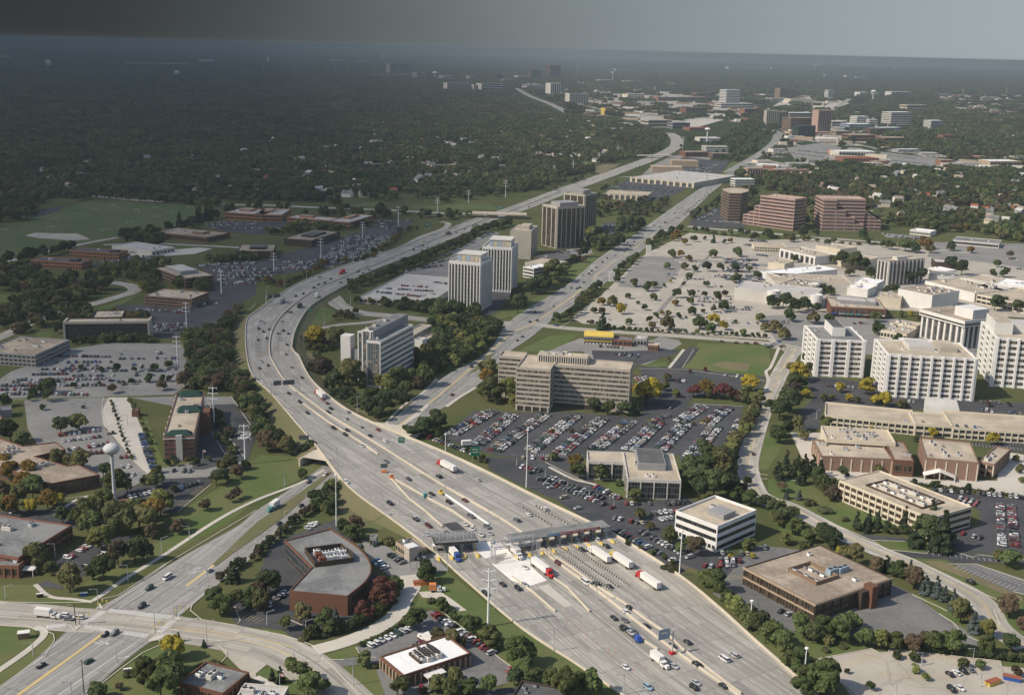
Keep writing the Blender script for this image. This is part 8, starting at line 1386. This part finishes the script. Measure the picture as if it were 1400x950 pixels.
# poles
def pylon(label, s, top):
    P = gp(s)[0]; q = pts(s)[0]; H = hgt(q, q[1] - top * 350 / 1385); root = empty('power_pole', P); tag(root, label, 'power pole'); m = MB(); m.bar((0, 0, 0), (0, 0, H), .55, .28, 8); m.build('mast', 'white_metal', root); P2 = R.uniform(-.2, .2)
    for i, z in enumerate((.97, .82, .67)):
        for s_ in (-1, 1): a = MB(); a.bar((0, 0, H * z - .8), (s_ * (2.6 + .5 * i), s_ * P2, H * z), .28, .14, 6); a.bar((s_ * (2.6 + .5 * i), s_ * P2, H * z), (s_ * (2.6 + .5 * i), s_ * P2, H * z - 1.6), .12, .12, 5); a.build('arm', 'white_metal', root)
PY = [("B3 1255,578", 313, 'standing on the verge beside the toll lanes'), ("A2 1327,612", 218, 'nearest the bank, right of the hotel lot'), ("A2 1158,385", 195, 'behind the hotel side lot'), ("A1 1198,640", 125, 'beside the grey penthouse office'), ("A1 1010,832", 148, 'below the banded office'), ("A2 962,85", 170, 'at the corner of the big left car park'), ("B1 97,528", 112, 'in front of the lower black office'), ("B1 352,448", 108, 'among cars right of the upper black office'), ("B1 577,342", 92, 'among cars right of the brick campus'), ("B1 770,275", 108, 'before the frontage road'), ("B1 982,200", 80, 'beside the frontage road trees'), ("B1 1150,148", 70, 'on the grass beyond the overpass'), ("B1 1350,120", 95, 'beside the houses beyond the overpass'), ("C0 923,808", 68, 'at the far tollway bend'), ("C0 572,842", 52, 'above the short overpass'), ("C0 470,880", 55, 'beside the brown earth bank'), ("C0 330,940", 75, 'near the white house trees'), ("C0 228,950", 55, 'left of the pole by the earth bank')]
for s, t, l in PY: pylon('white steel power pole with six arms ' + l, s, t)
for s, t in (("B0 42,402", 60), ("B0 207,403", 50), ("B0 430,403", 40), ("B0 500,408", 40), ("B0 645,418", 40), ("A0 1265,365", 40), ("A0 1305,400", 30), ("C0 352,420", 70), ("C0 805,430", 30), ("B0 390,402", 32), ("D0 155,460", 20), ("D0 1052,515", 35), ("D0 1288,515", 40)):
    P = gp(s)[0]; q = pts(s)[0]; H = hgt(q, q[1] - t * 350 / 1385); m = MB(); m.bar((0, 0, 0), (0, 0, H), 1.4, .9, 6); m.box(-7, 7, -.6, .6, H * .8, H * .84); m.box(-5, 5, -.6, .6, H * .92, H * .95); o = m.build('distant_pylon', 'pale_concrete'); o.location = P; tag(o, 'pale pylon rising from the distant woods', 'pylon', 'pale pylons in the distance')
def highmast(label, s, top):
    P = at2(s); q = pts(s)[0]; H = hgt(q, q[1] - top * 350 / 1385) * (1 if P.z < 2 else .98); root = empty('high_mast_light', P); tag(root, label, 'light mast'); m = MB(); m.bar((0, 0, 0), (0, 0, H), .34, .18, 8); m.build('mast', 'white_metal', root); r = MB(); r.lathe([(.75, H - .7), (.8, H - .4), (.7, H - .15), (0, H)], 12); r.build('lamp_ring', 'white_metal', root)
for s, t, l in (("C2 77,738", 315, 'right of the tollway wall by the parked cars'), ("C3 905,302", 245, 'beside the wall below the white office'), ("B2 435,945", 280, 'at the bridge left side'), ("D3 195,855", 165, 'beside the wall near the pale car park'), ("C3 1287,580", 145, 'between the wall and the dark framed office'), ("B2 1025,540", 95, 'near the green sign and office cars')): highmast('tall white light mast ' + l, s, t)
def lamp(label, s, top, arm=2.2, grp='street lamps'):
    P = at2(s); q = pts(s)[0]; P0 = g(*q); H = max(hgt(q, q[1] - top * 350 / 1385), 6); root = empty('street_lamp', P, AX if R.random() < .5 else AX + math.pi); tag(root, label, 'street lamp', grp); m = MB(); m.bar((0, 0, 0), (0, 0, H), .2, .12, 6); m.build('pole', 'steel', root); a = MB(); a.bar((0, 0, H - .1), (arm, 0, H + .35), .1, .08, 5); a.build('arm', 'steel', root); h_ = MB(); h_.box(arm - .1, arm + .9, -.22, .22, H + .25, H + .45); h_.build('lamp_head', 'grey_panel', root)
for grp, loc, L in (('lamps along the near tollway', 'along the near tollway', ("C3 225,712,120", "C3 602,945,110", "C3 458,440,110", "C3 150,195,100", "B3 1035,280,90", "B3 1290,480,110")), ('lamps along the upper tollway', 'along the upper tollway', ("B2 78,232,100", "B2 437,640,110", "B2 745,555,65", "B2 1020,740,100", "B2 1258,910,60", "B2 775,890,100", "B1 58,690,85", "B1 152,610,70", "B1 275,560,70", "B1 370,815,70", "B1 260,940,90", "B2 412,215,90", "B2 548,345,100", "B2 312,100,80", "B1 512,700,70", "B1 530,460,50", "B1 722,385,45", "B1 643,420,55", "B1 795,340,50")),
                    ('lamps along the lower road', 'along the lower road', ("A3 632,775,90", "A3 388,955,80", "A3 1120,675,120", "A3 1285,245,85", "A3 940,520,100", "A3 838,600,100", "A3 408,540,80", "A3 530,450,75", "A3 1125,365,95", "A3 693,340,95", "A3 875,180,80", "A3 180,740,75", "A3 30,430,60", "B2 155,730,70", "B2 270,840,80", "B2 157,950,85", "B3 32,140,75", "A3 1025,105,70")),
                    ('lamps of the office car parks', 'in the office car parks', ("C2 180,670,50", "C2 302,735,55", "C2 418,785,50", "C2 550,850,45", "C2 25,620,60", "C3 1180,260,60", "B3 205,790,70", "B3 525,895,125", "B3 270,620,70", "B3 60,570,50", "D3 1105,790,95", "D3 1148,905,70", "D3 690,960,60", "D3 830,790,40", "A3 300,205,75", "B3 425,280,60", "C1 755,555,50", "C1 560,650,30", "C1 815,490,30", "C1 1270,825,60", "C1 725,680,40", "A2 690,395,30", "A2 760,710,40", "D2 260,370,50"))):
    Q = sorted((t.split(' ')[0], *t.split(' ')[1].split(',')) for t in L); Q.sort(key=lambda v: pts(f'{v[0]} {v[1]},{v[2]}')[0][0])
    for i, (c, x, y, t) in enumerate(Q): lamp(f'grey street lamp {loc}, {ordn(i + 1)} from the left', f'{c} {x},{y}', float(t), 2.4, grp)
# wooden poles and signals at the junction
for s, t, l in (("A3 455,940", 185, 'dark wooden utility pole at the lower left of the junction'), ("A3 410,575", 125, 'dark signal pole at the left of the junction')):
    P = gp(s)[0]; q = pts(s)[0]; H = hgt(q, q[1] - t * 350 / 1385); m = MB(); m.bar((0, 0, 0), (0, 0, H), .22, .15, 7); m.bar((-.9, 0, H - 1), (.9, 0, H - 1), .09); o = m.build('utility_pole', 'bark'); o.location = P; tag(o, l, 'utility pole')
def signal(label, s):
    P = gp(s)[0]; root = empty('traffic_light', P, R.uniform(-.3, .3)); tag(root, label, 'traffic light'); m = MB(); m.bar((0, 0, 0), (0, 0, 5.5), .14, .1, 6); m.bar((0, 0, 5.3), (4.5, 0, 5.7), .1, .07, 6); m.build('pole', 'dark_metal', root)
    for x in (0, 2.3, 4.4): link('signal_head', boxmesh(.4, .35, 1.1, 'yellow_metal'), root, (x, -.25, 5.1 if x else 3.4))
for s, l in (("A3 535,490", 'yellow headed traffic light on the upper left island'), ("A3 955,530", 'yellow headed traffic light on the right island'), ("A3 840,615", 'yellow headed traffic light on the lower right corner'), ("A3 430,565", 'yellow headed traffic light on the lower left island')): signal(l, s)
# signs
def sign(label, s, w_, h_, H, mt, cat='road sign', rz=None, posts=2, marks=True):
    P = at2(s); rz = way_dir(P)[0] + math.pi / 2 if rz is None else rz; root = empty('road_sign', P, rz); tag(root, label, cat); link('sign_panel', boxmesh(w_, .15, h_, mt), root, (0, 0, H))
    for x in ((-w_ * .35, w_ * .35) if posts == 2 else (0,)): m = MB(); m.bar((x, .15, 0), (x, .15, H + h_ / 2), .12); m.build('post', 'steel', root)
    if marks:
        for sg in (-1, 1):
            t_ = MB(); 
            for r_, (a, c) in enumerate(((-.38, .3), (-.3, .38))):
                x = a
                while x < c: t_.box(x * w_, (x + .05) * w_, sg * .1 - .015, sg * .1 + .015, h_ * (.12 - .32 * r_), h_ * (.28 - .32 * r_)); x += .09
            o = t_.build('sign_lettering', 'white_panel', root); o.location = (0, 0, H)
    return root
sign('green direction sign below the glass fronted office', "B2 487,250", 4.6, 3.4, 5.5, 'road_sign_green', rz=.1); sign('green direction sign on the median of the tollway', "B2 787,545", 3.8, 3.4, 7.5, 'road_sign_green', rz=.1, posts=1); sign('green direction sign by the office car park', "B2 1185,600", 5, 5.4, 7, 'road_sign_green', rz=.1); sign('green sign at the far side of the loop ramp', "B1 290,745", 4, 2.6, 3.5, 'road_sign_green', rz=.1); sign('green signs high beside the curve near the brick campus', "B1 925,298", 6, 6, 8, 'road_sign_green', rz=.2); sign('green overhead sign hanging at the overpass', "C1 -65,205", 11, 2.6, 8.5, 'road_sign_green', rz=.05)
sign('dark message board on the bank left of the tollway', "B2 260,505", 6, 2.8, 4.5, 'sign_back', 'message board', .1, 2, False); o = sign('dark message board on an orange trailer in the closed lanes', "B2 693,655", 4, 2.4, 4, 'sign_back', 'message board', .1, 1, False); sub(o, 'trailer', 'orange_paint', -1.6, 1.6, -1, 1, .2, 1.2)
root = empty('road_sign', at2("C3 865,725"), AX); tag(root, 'blue grey sign on a cantilever mast in the toll lanes', 'road sign'); m = MB(); m.bar((0, 0, 0), (0, 0, 11), .35, .3, 8); m.bar((0, 0, 10.5), (-7, 0, 10.8), .2); m.bar((0, 0, 9), (-7, 0, 9.3), .2); m.build('mast', 'steel', root)
for sx_ in (1,): link('sign_panel', boxmesh(5.5, .2, 4.6, 'blue_grey'), root, (-4.6, -.35, 10)); link('sign_lettering', boxmesh(3, .06, .7, 'white_panel'), root, (-4.6, -.5, 10.6))
link('base_block', boxmesh(2, 2, 1, 'red_paint'), root, (0, 0, .5))
for s, l in (("B2 735,690", 'orange arrow truck attenuator at the split of the lanes'), ("B2 1000,770", 'yellow crash cushion before the white barrier')):
    P = at2(s); m = MB(); m.box(-2, 2, -.8, .8, .2, 1.1); m.box(-.3, .3, -1, 1, 1.1, 2.4); o = m.build('crash_attenuator', 'yellow_metal' if 'yellow' in l else 'orange_paint'); o.location = P; o.rotation_euler.z = way_dir(P)[0]; tag(o, l, 'crash attenuator')
m = MB(); m.prism([(-.9, -.9), (.9, -.9), (.9, .9), (-.9, .9)], 0, 2.4); m.prism([(-1, -1), (1, -1), (1, 1), (-1, 1)], 2.4, 2.7, top=[(-.4, -.4), (.4, -.4), (.4, .4), (-.4, .4)]); o = m.build('portable_toilet', 'teal_panel'); o.location = at2("B2 915,790"); o.rotation_euler.z = .4; tag(o, 'teal portable toilet in the closed lanes', 'portable toilet')
coneM = MB(); coneM.lathe([(.3, 0), (.3, .05), (.18, .06), (.03, .95), (0, .96)], 8); CMs = coneM.mesh('traffic_cone', 'orange_paint')
for s in ("B2 640,610 720,640 800,700 870,760", "B2 680,560 760,620 860,660", "C3 300,550 440,650 520,720 620,790 760,890", "B3 1130,180 1180,175 1240,240", "C3 360,600 520,700 680,780 860,850"):
    P = [gz(*q) for q in pts(s)]
    for a, e in zip(P, P[1:]):
        for k in range(2): o = link('traffic_cone', CMs, None, lerp(a, e, k / 4)); o.scale = (1,) * 3; tag(o, 'orange traffic cone standing in the tollway work zone', 'traffic cone', 'cones in the tollway work zone')
for s, w_, h_, H, lb in (("C1 738,425", 6, 11, 7, 'tall white pylon sign at the upper mall entrance'), ("C1 540,572", 6, 10, 6.5, 'tall white pylon sign at the lower mall entrance')):
    P = gp(s)[0]; m = MB(); m.box(-w_ / 2, w_ / 2, -.8, .8, .3, h_); m.box(-w_ / 2 - .3, w_ / 2 + .3, -1.1, 1.1, 0, .3); o = m.build('pylon_sign', 'white_panel'); o.location = P; o.rotation_euler.z = .1; tag(o, lb, 'pylon sign')
for s, mt, lb in (("A3 455,415", 'blue_paint', 'small blue sign on the lawn corner of the junction'), ("A3 690,828", 'grey_panel', 'low stone sign in the corner garden'), ("A3 218,420", 'dark_panel', 'dark box sign in its red flower bed'), ("A3 130,640", 'brown_panel', 'brown sign shelter on the lower left lawn')):
    P = gp(s)[0]; m = MB(); big = 'shelter' in lb; k = 2.2 if big else 1.4; m.box(-k, k, -.4 if not big else -1.2, .4 if not big else 1.2, .3, k * 1.2); m.box(-k - .2, k + .2, -.5 if not big else -1.5, .5 if not big else 1.5, k * 1.2, k * 1.2 + .25, 1); m.box(-.3, .3, -.2, .2, 0, .3); o = m.build('ground_sign' if not big else 'sign_shelter', [mt, 'white_panel']); o.location = P; o.rotation_euler.z = .3; tag(o, lb, 'sign')
for s, lb in (("B3 130,945", 'white flagpole with a flag by the forecourt conifers'), ("A2 1100,612", 'white flagpole with a flag before the hotel')):
    P = gp(s)[0]; root = empty('flagpole', P); tag(root, lb, 'flagpole'); m = MB(); m.bar((0, 0, 0), (0, 0, 9), .1, .06, 6); m.build('pole', 'white_metal', root); f_ = MB()
    for k in range(6): f_.face([(k * .3, .12 * math.sin(k), 7.6), ((k + 1) * .3, .12 * math.sin(k + 1), 7.6), ((k + 1) * .3, .12 * math.sin(k + 1), 8.8), (k * .3, .12 * math.sin(k), 8.8)], k % 2)
    f_.build('flag', ['red_paint', 'white_panel'], root)
# soccer goals on the field
for i, (x, y) in enumerate(((300, 240), (425, 215), (507, 190), (640, 185), (735, 190), (742, 202), (840, 180), (915, 205), (850, 228), (703, 258), (272, 285), (567, 302), (1030, 175), (600, 170), (25, 300))):
    P = gp(f'A1 {x},{y}')[0]; m = MB(); a = [(-3.6, 0, 0), (-3.6, 0, 2.4), (3.6, 0, 2.4), (3.6, 0, 0)]
    for u, v in zip(a, a[1:]): m.bar(u, v, .13, .13, 5)
    for x_ in (-3.6, 3.6): m.bar((x_, 0, 2.4), (x_, 2, 0), .09, .09, 5)
    o = m.build('soccer_goal', 'white_metal'); o.location = P; o.rotation_euler.z = .15; tag(o, 'white soccer goal standing on the wide green sports field', 'soccer goal', 'goals on the sports field')
# water towers
def wtower(label, s, bulb_y, rx, style='ball'):
    P = gp(s)[0]; q = pts(s)[0]; c = pts(s.split(' ')[0] + f" {s.split(' ')[1].split(',')[0]},{bulb_y}")[0]; zc = hgt(q, c[1]); r = rx * 350 / 1385 * depth(P) / F; root = empty('water_tower', P); tag(root, label, 'water tower')
    if style == 'ball': prof = [(r * .22, zc - r * .95)] + [(r * math.cos(t), zc + r * .72 * math.sin(t)) for t in np.linspace(-1.3, 1.5, 12)] + [(0, zc + r * .72)]; sh = [(r * .55, 0), (r * .24, zc * .12), (r * .17, zc * .5), (r * .22, zc - r * .9)]
    elif style == 'disc': prof = [(r * .2, zc - r * .6)] + [(r * math.cos(t), zc + r * .45 * math.sin(t)) for t in np.linspace(-1.2, 1.5, 12)] + [(0, zc + r * .45)]; sh = [(r * .4, 0), (r * .2, zc * .15), (r * .2, zc - r * .4)]
    else: prof = [(r * .8, zc - r * .6), (r, zc - r * .3), (r, zc + r * .2), (r * .7, zc + r * .55), (0, zc + r * .7)]; sh = [(r * .8, 0), (r * .75, zc - r * .6)]
    m = MB(); m.lathe(prof, 24); t = m.build('tank', 'tank_grey' if style == 'ball' else 'white_metal', root); m = MB(); m.lathe(sh, 18); m.build('shaft', 'tank_grey' if style == 'ball' else 'white_metal', root)  # ball tanks are greyer than white, their shade put into the colour
    for p in t.data.polygons: p.use_smooth = True
    v = MB(); v.bar((0, 0, zc + r * .44), (0, 0, zc + r * .9), r * .06, r * .06); v.build('vent', 'white_metal', root)
    if style == 'ball' and r < 8: sub(root, 'base_hut', 'red_brick', r * .7, r * 1.8, -r * .4, r * .4, 0, 3)
wtower('white ball shaped water tower rising from the trees at left', "A2 622,830", 528, 43)
for lb, s, by, rx, st in (('white mushroom water tower by the far tollway bend', "C0 1054,778", 700, 16, 'disc'), ('white mushroom water tower on the skyline among white blocks', "D0 566,552", 496, 15, 'disc'), ('slim white water tower in the far town', "C0 543,442", 394, 8, 'ball'), ('white water tower on the skyline beside pale offices', "B0 968,430", 395, 14, 'disc'), ('stout pale water tower in the dark woods at far left', "A0 261,364", 336, 17, 'tank'), ('stout pale water tower in the dark woods by the school', "A0 957,418", 392, 14, 'tank'),
                          ('tiny white water tower near the dark horizon mast', "B0 65,334", 312, 8, 'tank'), ('tiny white water tower above the dark grey slab', "B0 790,302", 287, 8, 'disc'), ('tiny teal white water tower left of the dark grey slab', "B0 683,318", 297, 6, 'tank'), ('tiny white water tower at the right horizon, larger', "D0 257,375", 352, 10, 'disc'), ('tiny white water tower at the right horizon, smaller', "D0 287,340", 328, 5, 'disc'), ('tiny white water tower under the horizon block', "D0 684,385", 367, 6, 'disc'), ('tiny white water tower at the horizon above the far town', "C0 100,312", 297, 9, 'disc'), ('tiny white water tower at the middle of the dark horizon', "A0 1087,280", 266, 6, 'disc'), ('tiny white water tower at the left of the dark horizon', "A0 95,252", 240, 5, 'disc'), ('tiny white water tower on the horizon beside the first', "A0 449,268", 252, 5, 'disc'), ('tiny white water tower at the far right horizon', "D0 1012,348", 334, 6, 'disc'), ('tiny white twin water tower right of the pale offices', "B0 1262,302", 284, 8, 'disc')): wtower(lb, s, by, rx, st)
# ================================================================== air
hb = MB(); hb.box(-34000, 34000, -34000, 34000, -1.5, 241.5); hz = bpy.data.materials.new('haze_air'); hz.use_nodes = True; t = hz.node_tree
for n in list(t.nodes):
    if n.type == 'BSDF_PRINCIPLED': t.nodes.remove(n)
pv = t.nodes.new('ShaderNodeVolumePrincipled'); pv.inputs['Color'].default_value = (.33, .395, .445, 1); pv.inputs['Density'].default_value = 8.5e-5; pv.inputs['Anisotropy'].default_value = .1
t.links.new(pv.outputs[0], t.nodes['Material Output'].inputs['Volume']); MATS['haze_air'] = hz; tag(hb.build('haze', 'haze_air'), kind='stuff')
# unseen added cloud over the left to darken the ground below, thinning to its edges
def shade_slab():
    sh = Vector((sd.x, sd.y, 0)) / sd.z; zc = 2600; NA, NRr = 40, 34; top, bot = [], []; rs_ = np.random.RandomState(3); ph = rs_.uniform(0, 6.28, 8)
    for j in range(NRr):
        d_ = 420 * (36000 / 420) ** (j / (NRr - 1)); tr, br = [], []
        for i in range(NA):
            a = -1.0 + 1.05 * i / (NA - 1); x, y = d_ * a, d_; e = min(1, max(0, (-a + .12) / .62)); e = e * e * (3 - 2 * e); e2 = min(1, max(0, (d_ - 480) / 800)); e2 = e2 * e2 * (3 - 2 * e2); e3 = min(1, max(0, (1 + a) / .12))
            lump = 1 + .10 * math.sin(x * .004 + ph[0]) * math.sin(y * .0017 + ph[1]) + .06 * math.sin(x * .011 + y * .003 + ph[2]); th = 300 * e * e2 * e3 * lump * (1 + 1.0 * min(1, max(0, (d_ - 1100) / 4500))) + 1.0
            p = Vector((x, y, 0)) + sh * zc; tr.append((p.x, p.y, zc + th)); br.append((p.x, p.y, zc))
        top.append(tr); bot.append(br)
    m = MB()
    for j in range(NRr - 1):
        for i in range(NA - 1):
            m.face([top[j][i], top[j][i + 1], top[j + 1][i + 1], top[j + 1][i]]); m.face([bot[j][i], bot[j + 1][i], bot[j + 1][i + 1], bot[j][i + 1]])
    for j in range(NRr - 1): m.face([top[j][0], top[j + 1][0], bot[j + 1][0], bot[j][0]]); m.face([top[j + 1][-1], top[j][-1], bot[j][-1], bot[j + 1][-1]])
    for i in range(NA - 1): m.face([top[0][i + 1], top[0][i], bot[0][i], bot[0][i + 1]]); m.face([top[-1][i], top[-1][i + 1], bot[-1][i + 1], bot[-1][i]])
    cm = bpy.data.materials.new('cloud_vapour'); cm.use_nodes = True; t = cm.node_tree
    for n in list(t.nodes):
        if n.type == 'BSDF_PRINCIPLED': t.nodes.remove(n)
    pv = t.nodes.new('ShaderNodeVolumePrincipled'); pv.inputs['Color'].default_value = (.35, .36, .38, 1); pv.inputs['Density'].default_value = SHADE_D; t.links.new(pv.outputs[0], t.nodes['Material Output'].inputs['Volume']); MATS['cloud_vapour'] = cm
    o = m.build('cloud', 'cloud_vapour'); o.data.validate()
    # weld the shared corners so that the slab is one closed body
    import bmesh
    bm = bmesh.new(); bm.from_mesh(o.data); bmesh.ops.remove_doubles(bm, verts=bm.verts, dist=.05); bmesh.ops.recalc_face_normals(bm, faces=bm.faces); bm.to_mesh(o.data); bm.free(); tag(o, kind='structure')
SHADE_D = .0034
shade_slab()
